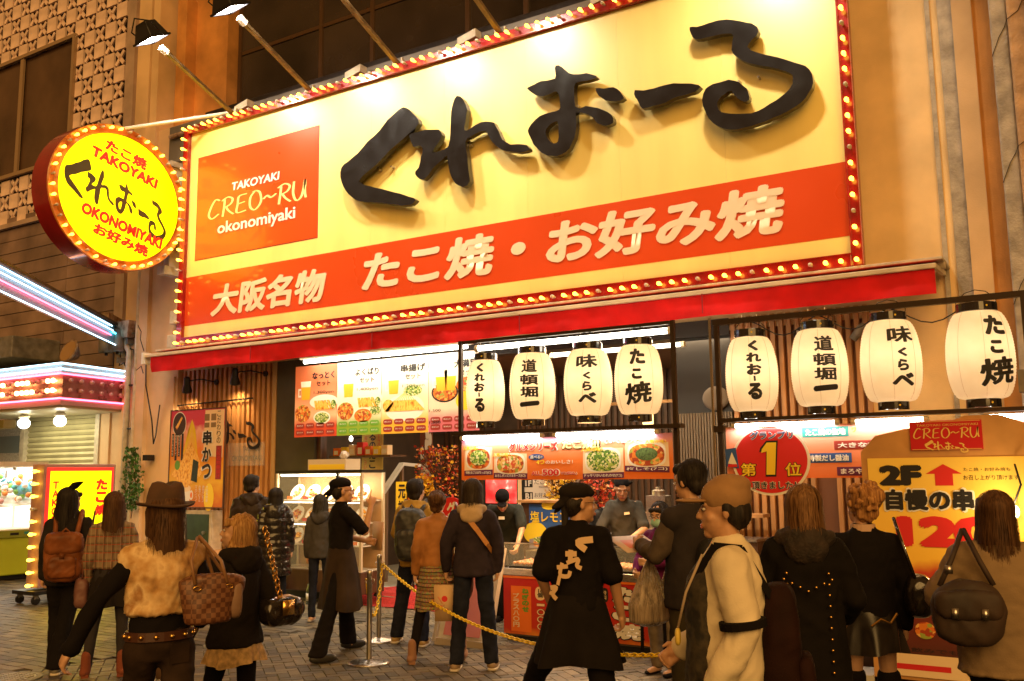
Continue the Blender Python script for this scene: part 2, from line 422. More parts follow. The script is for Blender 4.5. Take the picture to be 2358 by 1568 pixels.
prpink = mat('print_pink', (0.75, 0.25, 0.22), 0.5); prcream = mat('print_cream', (0.82, 0.62, 0.38), 0.5); prm = mat('print_maroon', (0.3, 0.03, 0.02), 0.5)
food_or = ramp_mat('fried_food_picture', (1, 1, .5), [(.30, (0.40, 0.10, 0.01)), (.43, (0.80, 0.36, 0.03)), (.55, (0.92, 0.58, 0.12)), (.68, (0.62, 0.22, 0.02))], scale=22, tex='noise')
food_gr = ramp_mat('salad_picture', 'Z', [(0, (0.10, 0.22, 0.02)), (0.3, (0.35, 0.45, 0.08)), (0.55, (0.70, 0.66, 0.35)), (0.8, (0.05, 0.12, 0.02))], scale=60, tex='voronoi')
food_rd = ramp_mat('sauce_food_picture', 'Z', [(0, (0.35, 0.05, 0.01)), (0.35, (0.65, 0.18, 0.02)), (0.7, (0.75, 0.40, 0.10)), (0.88, (0.3, 0.35, 0.05))], scale=34, tex='voronoi')
food_mx = ramp_mat('mixed_food', 'Z', [(0, (0.55, 0.12, 0.03)), (0.25, (0.7, 0.45, 0.12)), (0.5, (0.75, 0.62, 0.35)), (0.7, (0.2, 0.32, 0.05)), (0.86, (0.6, 0.08, 0.03))], scale=38, tex='voronoi')

# ---------------------------------------------------------------- ground
ground = MB().quad((-60, -60, -0.012), (60, -60, -0.012), (60, 30, -0.012), (-60, 30, -0.012)).build('pavement', mat('paving_joint', (0.035, 0.028, 0.018), 0.9, noise=(30, 0.4)))
tag(ground, kind='structure')
pm = [mat('paver_%s' % n, c, 0.55, noise=(14, 0.3), bump=(70, 0.35, 0.01)) for n, c in
      (('sand', (0.150, 0.120, 0.072)), ('ochre', (0.105, 0.078, 0.042)), ('grey', (0.075, 0.063, 0.045)), ('umber', (0.045, 0.036, 0.025)))]
def brick_mesh(l, w, m, nm, seed):
    r = random.Random(seed); mb = MB(); g = 0.0028; b = 0.004
    x, y = l / 2 - g, w / 2 - g; t = r.uniform(-.0015, .0015)
    mb.add([(-x, -y, -.03), (x, -y, -.03), (x, y, -.03), (-x, y, -.03), (-x, -y, -b), (x, -y, -b), (x, y, -b), (-x, y, -b),
            (-x + b, -y + b, t), (x - b, -y + b, -t), (x - b, y - b, -t), (-x + b, y - b, t)],
           [(0, 1, 5, 4), (1, 2, 6, 5), (2, 3, 7, 6), (3, 0, 4, 7), (4, 5, 9, 8), (5, 6, 10, 9), (6, 7, 11, 10), (7, 4, 8, 11), (8, 9, 10, 11)])
    return mb.mesh(nm, m)
bl, bw = 0.20, 0.10
spots = []
def place_brick(x, y, a, big):
    if y > -1.78: return
    p = proj((x, y, 0))
    if p[2] < 1: return
    if -160 < p[0] < PW + 160 and p[1] < PH + 160: spots.append((p[2], x, y, a, big, -40 < p[0] < PW + 40 and p[1] < PH + 20))
for i in range(-110, 60):       # herringbone, turned 45 degrees
    for j in range(-110, 110):
        for k in (0, 1):
            # tile lattice: pairs of bricks in an L
            u = (i + j) * bw if k == 0 else (i + j) * bw
            gx, gy = i, j
            if k == 0:
                if (gx - gy) % 4 == 0: cx, cy, a = (gx + 1) * bw, (gy + .5) * bw, 0
                else: continue
            else:
                if (gx - gy) % 4 == 3: cx, cy, a = (gx + .5) * bw, (gy + 1) * bw, PI / 2   # upright brick in the same lattice
                else: continue
            c, s_ = math.cos(PI / 4 + 0.1), math.sin(PI / 4 + 0.1)
            X = -5 + cx * c - cy * s_; Y = -5 + cx * s_ + cy * c
            if X > -8.0 + 0.25 * (Y + 4): place_brick(X, Y, a + PI / 4 + 0.1, 0)
BL, BW = 0.25, 0.125
for j in range(0, 60):
    for i in range(0, 70):
        X = -20 + (i + 0.5 * (j % 2)) * BL; Y = -8.2 + j * BW
        if X <= -8.06 + 0.25 * (Y + 4): place_brick(X, Y, 0, 1)
spots.sort(key=lambda t: t[0])
meshes = {(b, k): brick_mesh(*((BL, BW) if b else (bl, bw)), pm[k % 4], 'brick', k) for b in (0, 1) for k in range(8)}
inview = [t for t in spots if t[5]][:290]
near = set(id(t) for t in inview)
rest = [MB() for _ in pm]
for t in spots:
    _, x, y, a, big, _v = t; k = random.choice([0, 0, 1, 1, 2, 2, 3, 4, 5, 6, 7, 3]) if big else random.choice([0, 1, 1, 2, 3, 4, 5, 6, 7, 0])
    dz = random.uniform(-.002, .002)
    if id(t) in near:
        o = bpy.data.objects.new('brick', meshes[(big, k)]); COL.objects.link(o); o.parent = ground; o.location = (x, y, dz); o.rotation_euler = (0, 0, a)
    else:
        me = meshes[(big, k)]; c, s_ = math.cos(a), math.sin(a)
        rest[k % 4].add([(x + v.co.x * c - v.co.y * s_, y + v.co.x * s_ + v.co.y * c, v.co.z + dz) for v in me.vertices], [tuple(p.vertices) for p in me.polygons])
tot = MB()
for k, r_ in enumerate(rest): tot.cur = k; tot.add(r_.v, r_.f)
tag(tot.build('brickwork', pm, ground), kind='stuff')
# entrance floor: pale tiles, kerb strip, grating, red carpet
tilefl = mat('pale_floor_tile', (0.42, 0.40, 0.34), 0.3, noise=(4, 0.15))
plat = tag(box('shop_floor', mat('tile_grout', (0.2, 0.18, 0.14), 0.8), -15, -3.0, -1.0, 4.2, 0.0, 0.098), kind='structure')
for i in range(20):
    for j in range(5):
        x0 = -10.9 + i * 0.4; y0 = -1.0 + j * 0.4
        if x0 > -3.3: continue
        MB().box(x0 + .003, x0 + .397, y0 + .003, y0 + .397, 0.09, 0.104).build('tile', tilefl, plat)
box('kerb', blackm, -15, -8.9, -1.06, -1.003, 0.0, 0.1, plat)
box('ramp_slab', mat('concrete', (0.22, 0.2, 0.15), 0.8, noise=(12, 0.25), bump=(50, .3)), -15, -3.2, -1.78, -1.06, -0.01, 0.008, plat)
gr = tag(thing('grating', 'dotted steel tread plate strip along the edge of the paving before the red carpet', 'floor plate', (-7.5, -1.6, 0.008)))
g = MB().box(-9.6, -5.7, -1.74, -1.36, 0.009, 0.016)
g.build('plate', mat('tread_plate', (0.33, 0.3, 0.24), 0.4, 0.7, noise=(40, 0.6), detail=1), gr)
g = MB()
for i in range(96):
    for j in range(9):
        x = -9.58 + i * .04 + (j % 2) * .02; y = -1.72 + j * .042; s_ = .009 if (i + j) % 2 else -.009
        g.bar((x - .01, y - s_, .018), (x + .01, y + s_, .018), .006, .005)
tag(g.build('tread_stud', steel, gr), kind='stuff')
carp = MB().hexa([(-9.3, -1.30, .105 - .09), (-6.0, -1.34, .015), (-6.0, .9, .105), (-8.6, .9, .105), (-9.3, -1.3, .03), (-6.0, -1.34, .03), (-6.0, .9, .12), (-8.6, .9, .12)])
carp = MB().grid(lambda u, v: (-9.25 + u * 3.2 + (1 - u) * v * .9, -1.32 + v * 2.3, (.02 if v < .12 else .122) + .006 * math.sin(u * 17 + v * 5)), 30, 20).build('red_carpet', mat('carpet_red', (0.42, 0.02, 0.015), 0.95, noise=(60, 0.45), bump=(200, .7, .01)), smooth=True)
tag(carp, 'red carpet on the floor of the shop entrance behind the yellow chain', 'carpet')
mh = thing('manhole_cover', 'round pale metal manhole cover in the brick paving at bottom left', 'manhole cover', tuple(on(22, 1562, 2, 0.004)))
mloc = mh.location
MB().lathe([(.26, -.01), (.26, .004), (.22, .006), (.22, .002)], mloc, 40).build('rim', greymetal, mh)
MB().lathe([(.21, -.01), (.21, .006)], mloc, 40).build('lid', mat('worn_metal', (.4, .38, .32), .45, .6, noise=(18, .4)), mh)
g = MB()
for k in range(-4, 5):
    h_ = math.sqrt(max(.0, .19 ** 2 - (k * .045) ** 2)); g.bar((mloc[0] - h_, mloc[1] + k * .045, mloc[2] + .008), (mloc[0] + h_, mloc[1] + k * .045, mloc[2] + .008), .012, .006); g.bar((mloc[0] + k * .045, mloc[1] - h_, mloc[2] + .009), (mloc[0] + k * .045, mloc[1] + h_, mloc[2] + .009), .012, .006)
g.build('lid_pattern', mat('worn_metal', (0, 0, 0)), mh)

# ---------------------------------------------------------------- the shop building
B = thing('shop_building', 'warm beige shop building carrying the big yellow signboard', 'building', (-8, 0, 0))
def bx(n, m, *a, **k): return box(n, m, *a, B, **k)
bx('wall', beige, -2.15, -1.30, 0.0, .35, 0, 14)                       # right of the sign
bx('wall', beige, -13.9, -2.15, 0.0, .35, 3.45, 8.0)
bx('wall', beige2, -15.0, -13.9, -.12, .35, 0, 8.25)                     # left pier
bx('pilaster', beige2, -15.02, -14.72, -.2, -.12, 0, 8.35)
bx('pilaster', beige2, -14.25, -13.95, -.16, -.12, 0, 3.5)
# right pier mouldings
for x0, x1, y, m in ((-1.30, -1.25, -.03, greyst), (-1.25, -1.17, -.015, beige), (-1.17, -1.02, -.05, greyst), (-1.02, -.82, -.09, beige2)):
    bx('moulding', m, x0, x1, y, .35, 0, 14)
bx('pilaster', orangew, -.82, -.64, -.06, .35, 0, 14)
bx('pilaster', greyst, -.64, -.47, -.30, .35, 0, 14, bevel=.02)
bx('pilaster', mat('orange_stone', (.55, .34, .18), .85, noise=(5, .3), bump=(22, .7, .03)), -.47, -.27, -.36, .35, 0, 14, bevel=.03)
g = MB()
for z in (2.1, 3.7, 5.0, 6.4): g.tube([(-.64, -.303, z - .3), (-.56, -.306, z - .1), (-.5, -.304, z), (-.47, -.366, z + .05), (-.36, -.364, z + .12), (-.28, -.365, z + .3)], .004, 5)
g.build('plaster_crack', darkrec, B)
tag(box('steel_post', darkmetal, -.26, -.12, -.5, -.2, 0, 14, bevel=.01, org=(0, 0, 0)), 'tall dark steel post at the right end of the stucco piers', 'post')
tag(box('side_wall', mat('night_wall', (.015, .012, .012), .7, noise=(2, .3)), -.1, 4, -.15, .3, 0, 14), 'black wall beyond the steel post at the right edge', 'wall')
# upper floor: recessed windows
bx('wall', orangew, -15.0, -13.55, .45, .8, 8.0, 14)
bx('pilaster', orangew, -14.72, -14.45, .2, .45, 8.0, 14)
bx('pilaster', beige2, -15.05, -14.85, -.1, .35, 8.25, 14)
bx('wall', darkrec, -13.55, -2.15, 1.1, 1.2, 8.0, 14)
bx('ledge', greymetal, -14.35, -2.15, -.10, 1.1, 8.0, 8.18, bevel=.01)
bx('ledge', darkmetal, -13.6, -2.15, .02, .75, 8.18, 8.42, bevel=.01)
bx('fascia', mat('weathered_sheet', (.20, .18, .15), .6, .2, noise=(1.6, .5), stretch=(1, 1, .3)), -14.3, -2.15, -.2, -.1, 7.5, 8.2)
winx = [-13.4, -11.3, -10.1, -8.1, -7.0, -5.1, -3.9, -2.2]
for i in range(len(winx) - 1):
    x0, x1 = winx[i], winx[i + 1]
    fr = MB(); fr.box(x0 - .04, x0 + .04, .62, .72, 8.42, 14)
    for z in (8.46, 9.75, 11.8): fr.box(x0 + .04, x1 - .04, .64, .70, z - .035, z + .035)
    w = fr.build('window', mat('bronze_frame', (.10, .055, .028), .4, .5), B)
    for z0, z1 in ((8.5, 9.71), (9.79, 11.76), (11.84, 14)):
        MB().box(x0 + .041, x1 - .041, .66, .675, z0, z1).build('pane', glass, w)
g = MB()
for k in range(3): g.tube([(-14.2 + k * 4.1, -.26, 7.98), (-10.15 + k * 4.1, -.26, 7.98)], .045, 8)
g.build('pipe', rust, B)
for x in (-13.0, -11.1, -9.9, -8.1, -6.0, -4.2): MB().box(x - .02, x + .02, -.3, -.2, 7.9, 8.06).build('pipe_bracket', rust, B)
for x in (-12.15, -9.6, -7.4, -5.2): MB().hexa([(x - .16, -.42, 7.98), (x + .16, -.42, 8.05), (x + .16, -.26, 8.05), (x - .16, -.26, 7.98), (x - .16, -.42, 8.1), (x + .16, -.42, 8.17), (x + .16, -.26, 8.17), (x - .16, -.26, 8.1)]).build('junction_box', creamm, B)

# ---------------------------------------------------------------- big signboard
YS = -0.50
SG = thing('signboard', 'huge yellow shop signboard with black brush letters framed in red with bulbs', 'sign', (-7.7, YS, 4.0))
sx0, sx1, sz0, sz1 = -13.30, -2.16, 4.10, 7.76
box('cabinet', redp, sx0 - .1, sx1 + .06, YS + .03, -.2, sz0 - .1, sz1 + .1, SG)
ym = mat('sign_yellow_sheet', (0.88, 0.68, 0.20), 0.38, noise=(1.6, 0.10), coat=0.8, spec=.6, stretch=(1, 1, .15))
nt = ym.node_tree; nt.nodes['Principled BSDF'].inputs['Coat Roughness'].default_value = 0.38
ora = mat('sign_orange_sheet', (0.62, 0.06, 0.008), 0.3, noise=(0.7, 0.08), coat=0.5)
crm = mat('sign_cream_film', (0.80, 0.62, 0.42), 0.4)
w_ = (sx1 - sx0) / 8
for k in range(8): box('panel', ym, sx0 + k * w_ + .001, sx0 + (k + 1) * w_ - .001, YS, YS + .03, sz0, sz1, SG)
FS = facade_frame(sx0, sx1, sz0, sz1, YS)
def sb(X0, X1, Z0, Z1): return ((X0 - sx0) / (sx1 - sx0), (X1 - sx0) / (sx1 - sx0), (Z0 - sz0) / (sz1 - sz0), (Z1 - sz0) / (sz1 - sz0))
box('colour_band', ora, sx0, sx1, YS - .003, YS - .0005, 4.31, 5.165, SG)
box('emblem_outline', prm, -13.095, -10.205, YS - .003, YS - .0005, 5.435, 7.295, SG)
box('emblem_panel', ora, -13.08, -10.22, YS - .006, YS - .0035, 5.45, 7.28, SG)
def tbox(px0, px1, zb, zt, Y=YS, f=sb):
    # px0/px1 = (x,y) of left and right ends, zb/zt = (x,y) of a foot and a top in the picture
    return f(xz(*px0, Y)[0], xz(*px1, Y)[0], xz(*zb, Y)[1], xz(*zt, Y)[1])
text('大阪名物', FS, tbox((486, 700), (752, 650), (505, 728), (525, 652)), crm, SG, bold=.035, shear=.12, h=.006)
text('たこ焼・お好み焼', FS, tbox((833, 640), (1808, 490), (845, 673), (1722, 432)), crm, SG, bold=.036, shear=.12, h=.006)
text('TAKOYAKI', FS, tbox((535, 430), (645, 400), (540, 439), (540, 420)), mat('sign_white_film', (.85, .8, .72), .4), SG, bold=.02, shear=.1, h=.009)
text('okonomiyaki', FS, tbox((502, 525), (681, 490), (520, 544), (516, 510)), mat('sign_white_film', (0, 0, 0)), SG, bold=.015, h=.009)
u = tbox((479, 485), (707, 440), (492, 504), (492, 462))
hand('CREO~RU', FS, u, mat('sign_yellow_film', (.85, .65, .25), .4), SG, w=.16, h=.009)
# frame and bulbs
for n_, a in (('frame', (sx0 - .16, sx0, YS - .05, YS + .04, sz0 - .15, sz1 + .15)), ('frame', (sx1, sx1 + .13, YS - .05, YS + .04, sz0 - .15, sz1 + .15)),
              ('frame', (sx0, sx1, YS - .05, YS + .04, sz0 - .15, sz0)), ('frame', (sx0, sx1, YS - .05, YS + .04, sz1, sz1 + .15))): box(n_, redp, *a, SG, bevel=.012)
g = MB()
g.box(sx0 - .012, sx0, YS - .07, YS - .05, sz0, sz1); g.box(sx1, sx1 + .012, YS - .07, YS - .05, sz0, sz1)
g.box(sx0 - .012, sx1 + .012, YS - .07, YS - .05, sz0 - .012, sz0); g.box(sx0 - .012, sx1 + .012, YS - .07, YS - .05, sz1, sz1 + .012)
g.build('inner_lip', redp, SG)
def bulb_mesh(m, nm, r=.026):
    mb = MB(); mb.lathe([(.012, 0), (.016, .03)], (0, 0, 0), 8); mb.lathe([(.014, .03), (r * .8, .045), (r, .07), (r * .85, .095), (r * .4, .108)], (0, 0, 0), 10)
    return mb.mesh(nm, m, True)
bm_on = bulb_mesh(bulb_on, 'bulb'); bm_off = bulb_mesh(bulb_off, 'bulb'); bm_or = bulb_mesh(bulb_or, 'bulb', .045); bm_pk = bulb_mesh(mat('pink_glass', (.5, .25, .25), .15, spec=.8), 'bulb', .045)
def bulb(me, p, d, parent, name='bulb'):
    o = bpy.data.objects.new(name, me); COL.objects.link(o); o.parent = parent
    o.location = Vector(p) - Vector(WLOC.get(parent.name, (0, 0, 0))); o.rotation_euler = Vector(d).to_track_quat('Z', 'Y').to_euler(); return o
i = 0
N = 68
for k in range(N + 1):
    x = sx0 - .08 + (sx1 - sx0 + .145) * k / N
    bulb(bm_off if k % 4 == 2 else bm_on, (x, YS - .05, sz1 + .09), (0, -1, 0), SG)
    bulb(bm_off if k % 4 == 1 else bm_on, (x, YS - .05, sz0 - .09), (0, -1, 0), SG)
for k in range(1, 21):
    z = sz0 - .09 + (sz1 - sz0 + .18) * k / 21
    bulb(bm_off if k % 5 == 2 else bm_on, (sx0 - .08, YS - .05, z), (0, -1, 0), SG)
    bulb(bm_off if k % 4 == 3 else bm_on, (sx1 + .065, YS - .05, z), (0, -1, 0), SG)

# brush letters cut from thick board, traced in sign-plane metres
def z4(x, y): return ((1150 + x / 1.4255) * .6454, (y / 1.4255) * .6454)
def z5(x, y): return ((2150 + x / 1.4255) * .6454, (y / 1.4255) * .6454)
KU = [(410,545),(440,560),(470,590),(492,628),(440,680),(400,715),(345,760),(290,820),(240,865),(205,895),(183,925),(215,940),(270,955),(330,968),(390,985),(440,1000),(475,1015),(450,1040),(400,1045),(340,1038),(280,1030),(220,1028),(170,1018),(130,985),(105,950),(92,900),(95,855),(130,820),(180,780),(230,720),(290,665),(330,610),(370,575)]
RE = [(440,688),(475,675),(520,660),(590,660),(607,688),(590,725),(556,775),(600,765),(640,745),(650,680),(652,600),(662,530),(683,487),(715,505),(735,560),(725,620),(722,662),(740,662),(780,635),(830,618),(870,625),(895,665),(915,710),(955,735),(1000,732),(1040,740),(1050,765),(1000,775),(940,768),(890,750),(860,720),(840,680),(820,665),(790,675),(750,695),(728,720),(735,790),(742,860),(748,925),(715,950),(680,935),(655,900),(640,850),(632,795),(605,815),(560,860),(515,915),(480,900),(470,875),(490,850),(500,800),(510,760),(495,740),(460,745)]
OO = [(1187,335),(1215,340),(1250,370),(1300,378),(1340,373),(1390,385),(1385,400),(1340,412),(1285,425),(1280,480),(1285,540),(1310,550),(1340,540),(1400,550),(1450,570),(1478,600),(1475,625),(1440,640),(1395,625),(1375,600),(1340,580),(1290,575),(1290,640),(1280,700),(1255,755),(1215,785),(1170,795),(1110,775),(1075,735),(1048,680),(1050,650),(1080,610),(1130,580),(1190,565),(1210,550),(1205,500),(1195,470),(1170,470),(1120,490),(1080,480),(1038,450),(1080,430),(1110,415),(1180,400),(1182,365)]
OH = [(1195,615),(1150,640),(1132,670),(1145,705),(1175,728),(1198,720),(1200,670)]
DT = [(1388,448),(1430,450),(1480,443),(1510,465),(1532,500),(1490,515),(1440,510),(1405,485)]
BA = [(160,460),(210,458),(260,450),(320,430),(400,423),(485,430),(490,450),(450,475),(380,490),(320,520),(260,540),(200,550),(180,520),(165,495)]
RU = [(440,140),(480,138),(540,115),(630,100),(700,110),(760,120),(793,160),(760,200),(735,240),(770,265),(850,285),(920,300),(980,320),(1030,335),(1060,370),(1068,420),(1050,470),(1010,520),(960,555),(900,585),(830,615),(760,640),(690,655),(610,655),(560,625),(520,570),(505,510),(520,455),(560,430),(640,407),(690,420),(730,450),(745,490),(735,515),(700,510),(675,490),(655,463),(620,475),(590,505),(582,540),(605,570),(650,580),(720,578),(790,565),(850,530),(910,490),(950,450),(968,400),(950,370),(880,345),(810,335),(740,320),(680,290),(655,255),(660,200),(655,172),(600,175),(530,190),(470,200),(450,175)]
YL = YS - .17
def jag(P, n=2, a=.012):
    """round the tracing and roughen it as a brush edge"""
    out = []
    for i in range(len(P)):
        p0, p1, p2, p3 = (np.array(P[(i + d) % len(P)]) for d in (-1, 0, 1, 2))
        for t in np.arange(n) / n:
            q = 0.5 * ((2 * p1) + (-p0 + p2) * t + (2 * p0 - 5 * p1 + 4 * p2 - p3) * t * t + (-p0 + 3 * p1 - 3 * p2 + p3) * t ** 3)
            out.append((q[0] + random.uniform(-a, a) * .5, q[1] + random.uniform(-a, a) * .5))
    return out
LOGO = []
for P, fz, hole in ((KU, z4, None), (RE, z4, None), (OO, z4, OH), (DT, z4, None), (BA, z5, None), (RU, z5, None)):
    P2 = jag([xz(*fz(*p), YL) for p in P]); H2 = [jag([xz(*fz(*p), YL) for p in hole])] if hole else []
    LOGO.append((P2, H2))
letm = mat('black_letter_board', (.008, .008, .009), .22, noise=(4, .3), coat=.4, spec=.6)
for P2, H2 in LOGO:
    g = MB(); flat_poly(g, P2, lambda a, b, h: (a, YL - h, b), 0.0, H2, thick=.09)
    g.build('letter', letm, SG)
    g = MB(); cx = sum(p[0] for p in P2) / len(P2); cz = sum(p[1] for p in P2) / len(P2)
    for dx in (-.12, .12): g.tube([(cx + dx, YL + .09, cz), (cx + dx, YS, cz)], .015, 6)
    g.build('stand_off', steel, SG)
lx = [p[0] for P2, _ in LOGO for p in P2]; lz = [p[1] for P2, _ in LOGO for p in P2]
LB = (min(lx), max(lx), min(lz), max(lz))
def logo(fr, box_, m, parent, h=.002, parts=None, name='lettering', rise=0.0):
    g = MB(); u0, u1, v0, v1 = box_
    for P2, H2 in (LOGO if parts is None else [LOGO[k] for k in parts]):
        f = lambda p: (u0 + (u1 - u0) * (p[0] - LB[0]) / (LB[1] - LB[0]), v0 + (v1 - v0) * ((p[1] - LB[2]) / (LB[3] - LB[2]) - rise * (p[0] - LB[0]) / (LB[1] - LB[0])))
        flat_poly(g, [f(p) for p in P2], fr, h, [[f(p) for p in H] for H in H2])
    return g.build(name, m, parent)

# floodlights on arms above the sign
bases = [(532, 268), (709, 208), (912, 145), (1148, 72)]
heads = [(372, 124), (566, 46)]
Xb = [xz(*b_, YS)[0] for b_ in bases] + [-3.2]
e0 = on(*heads[0], 0, Xb[0]); e1 = on(*heads[1], 0, Xb[1])
offv = ((Vector(e0) + Vector(e1)) / 2) - Vector(((Xb[0] + Xb[1]) / 2, YS, sz1 + .2)); offv.x = 0
print('arm', e0, e1, Xb, offv)
flens = glow('floodlight_lens', (1.0, .92, .95), 40)
for k, x in enumerate(Xb):
    b0 = Vector((x, YS + .05, sz1 + .19)); e = b0 + offv
    nm = ['leftmost floodlight on a long arm above the red emblem, its lens glowing white', 'second floodlight from the left, cut by the top edge of the photo', 'third lamp arm from the left rising from the sign frame out of the photo', 'fourth lamp arm from the left rising from the sign frame near a cream junction box', 'rightmost floodlight arm above the end of the sign, out of the photo'][k]
    T = thing('floodlight', nm, 'floodlight', tuple(b0), group='floodlights on arms above the big sign')
    MB().bar(b0, e, .07, .05).build('arm', mat('arm_metal', (.22, .14, .06), .5, .5, noise=(5, .4)), T)
    g = MB(); g.box(b0.x - .09, b0.x + .09, b0.y - .03, b0.y + .03, b0.z - .09, b0.z - .04); g.box(b0.x - .09, b0.x - .07, b0.y - .03, b0.y + .03, b0.z - .04, b0.z + .08); g.box(b0.x + .07, b0.x + .09, b0.y - .03, b0.y + .03, b0.z - .04, b0.z + .08)
    g.build('bracket', creamm, T)
    MB().bar(e, e + offv.normalized() * .14, .085, .085).build('end_joint', creamm, T)
    hc = e + offv.normalized() * .33
    tgt = Vector((x + .25, YS, 5.4)); d = (tgt - hc).normalized(); q = d.to_track_quat('-Z', 'Y').to_matrix()
    T4 = Matrix.Translation(hc) @ q.to_4x4()
    g = MB(); f_, b_ = .25, .14
    g.hexa([T4 @ Vector(p) for p in ((-f_, -.17, 0), (f_, -.17, 0), (f_, .17, 0), (-f_, .17, 0), (-b_, -.1, .26), (b_, -.1, .26), (b_, .1, .26), (-b_, .1, .26))])
    g.build('housing', blackm, T, bevel=.015)
    g = MB()
    for a in ((-f_ - .02, f_ + .02, -.19, -.16, -.03, .0), (-f_ - .02, f_ + .02, .16, .19, -.03, 0), (-f_ - .02, -f_ + .02, -.16, .16, -.03, 0), (f_ - .02, f_ + .02, -.16, .16, -.03, 0)): g.box(*a, M=T4)
    g.build('rim', blackm, T)
    MB().box(-f_ + .03, f_ - .03, -.14, .14, -.012, -.004, M=T4).build('lens', flens, T)
    MB().tube([T4 @ Vector(p) for p in ((-.27, 0, .05), (-.3, -.1, .2), (0, -.16, .34), (.3, -.1, .2), (.27, 0, .05))], .012, 6).build('yoke', blackm, T)
    lamp('floodlight_lamp', 'AREA', hc + d * .03, tgt, 50, (1.0, .88, .66), .42, .24, spot=112)

# ---------------------------------------------------------------- awning
AW = thing('awning', 'long red fabric awning with cream rails rolled out beneath the signboard', 'awning', (-7.5, 0, 3.5))
ax0, ax1 = -13.78, -1.30
MB().tube([(ax0 - .12, -.42, 3.88), (ax1 + .06, -.42, 3.88)], .05, 10).build('roller', creamm, AW)
box('hood', creamm, ax0 - .12, ax1 + .06, -.62, -.02, 3.90, 3.935, AW, bevel=.008)
box('front_rail', mat('cream_rail', (.62, .50, .34), .4, noise=(3, .2)), ax0 - .14, ax1 + .02, -.83, -.77, 3.775, 3.83, AW, bevel=.01)
g = MB().quad((ax0, -.46, 3.9), (ax1, -.46, 3.9), (ax1, -.78, 3.82), (ax0, -.78, 3.82)); g.build('top_cloth', redcloth, AW)
def val(u, v):
    x = ax0 + (ax1 - ax0) * u; z = 3.79 - v * .275
    s_ = u * 22
    f = .05 * v * mnoise.noise(Vector((u * 14, v * .8, 3))) + .03 * v * mnoise.noise(Vector((u * 60, v * 1.5 + u * 30, 7))) + .014 * v * math.exp(-((s_ % 4.4 - 2.2) / .08) ** 2)
    return (x, -.80 - f + .03 * v, z + .02 * mnoise.noise(Vector((u * 11, 5, 1))) * v)
MB().grid(val, 260, 6).build('valance', redcloth, AW, smooth=True)
g = MB()
for k in range(1, 5): x = ax0 + (ax1 - ax0) * k / 5; g.box(x - .006, x + .006, -.84, -.832, 3.55, 3.78)
g.build('seam', mat('dark_red_seam', (.25, .01, .015), .7), AW)
for x in (ax0 - .1, ax1): MB().bar((x, -.05, 3.85), (x, -.8, 3.8), .04, .05).build('arm', creamm, AW)
MB().box(ax0 - .17, ax0 - .12, -.86, -.7, 3.66, 3.86).build('gearbox', whitep, AW)
MB().tube([(ax0 - .15, -.78, 3.8), (ax0 - .2, -.72, 3.3), (ax0 - .16, -.6, 2.7), (ax0 - .22, -.5, 2.3), (ax0 - .3, -.4, 2.45), (ax0 - .42, -.25, 3.0)], .012, 6).build('cable', blackm, AW)
for k, (x, z) in enumerate(((-13.75, 4.55), (-13.8, 4.12))):
    tag(box('junction_box', creamm, x - .22, x + .16, -.3, -.12, z - .12, z + .12, bevel=.015), ['cream metal box on the pier left of the signboard, upper of two', 'cream metal box just above the left end of the awning'][k], 'junction box')

# ---------------------------------------------------------------- round blade sign
XR = -13.73
RS = thing('round_sign', 'round glowing yellow blade sign with red rim and bulbs sticking out beside the big sign', 'sign', (XR, -1.5, 6.4))
cy, cz, ra, rb = -1.56, 6.42, 1.325, 1.245
tilt = 0.0
def RP(u, v, h=0.0):  # u towards the wall (+Y), v up, h towards +X (viewer side)
    return (XR + h, cy + u, cz + v)
FR = Frame((XR, cy - 1, cz - 1), (0, 1, 0), (0, 0, 1), (1, 0, 0), 2, 2)
def ring(r0, r1, h0, h1, n=48):
    pts = []
    vs = []
    for h, k in ((h0, r0), (h1, r1)): vs += [RP(math.cos(2 * PI * j / n) * ra * k, math.sin(2 * PI * j / n) * rb * k, h) for j in range(n)]
    return vs, [(j, (j + 1) % n, n + (j + 1) % n, n + j) for j in range(n)]
g = MB(); g.add(*ring(1.0, 1.0, -.42, 0)); g.add([RP(math.cos(2 * PI * j / 48) * ra, math.sin(2 * PI * j / 48) * rb, -.42) for j in range(48)], [tuple(range(48))[::-1]])
g.build('drum', mat('red_drum', (.30, .008, .010), .22, noise=(2, .3), coat=.5), RS, smooth=True)
g = MB(); g.add(*ring(1.0, .99, 0, .02)); g.add(*ring(.99, .90, .02, -.03)); g.add(*ring(.90, .87, -.03, .03))
g.build('rim', mat('orange_rim', (.60, .20, .03), .3, noise=(4, .2), coat=.5), RS, smooth=True)
yl = glow('lit_yellow_acrylic', (1.0, .86, .0), 1.15)
g = MB(); n = 48; g.add([RP(math.cos(2 * PI * j / n) * ra * .87, math.sin(2 * PI * j / n) * rb * .87, .012) for j in range(n)], [tuple(range(n))]); g.build('face', yl, RS)
for j in range(44):
    a = 2 * PI * (j + .5) / 44
    bulb(bm_off if j % 4 in (1,) or j % 7 == 3 else bm_on, RP(math.cos(a) * ra * .945, math.sin(a) * rb * .945, -.01), (1, 0, 0), RS)
litr = mat('lit_red_film', (.55, .01, .01), .4, emit=(.9, .02, .005), es=.75); litk = mat('lit_black_film', (.05, .04, .01), .4)
R_ = -.20
def rb4(y0, y1, z0, z1):
    y0, y1 = [(y + 10.5) * 1.0606 - 11.136 for y in (y0, y1)]; z0, z1 = z0 * 1.0606, z1 * 1.0606
    return ((y0 - cy + 1) / 2, (y1 - cy + 1) / 2, (z0 - cz + 1) / 2, (z1 - cz + 1) / 2)
rot = -.20
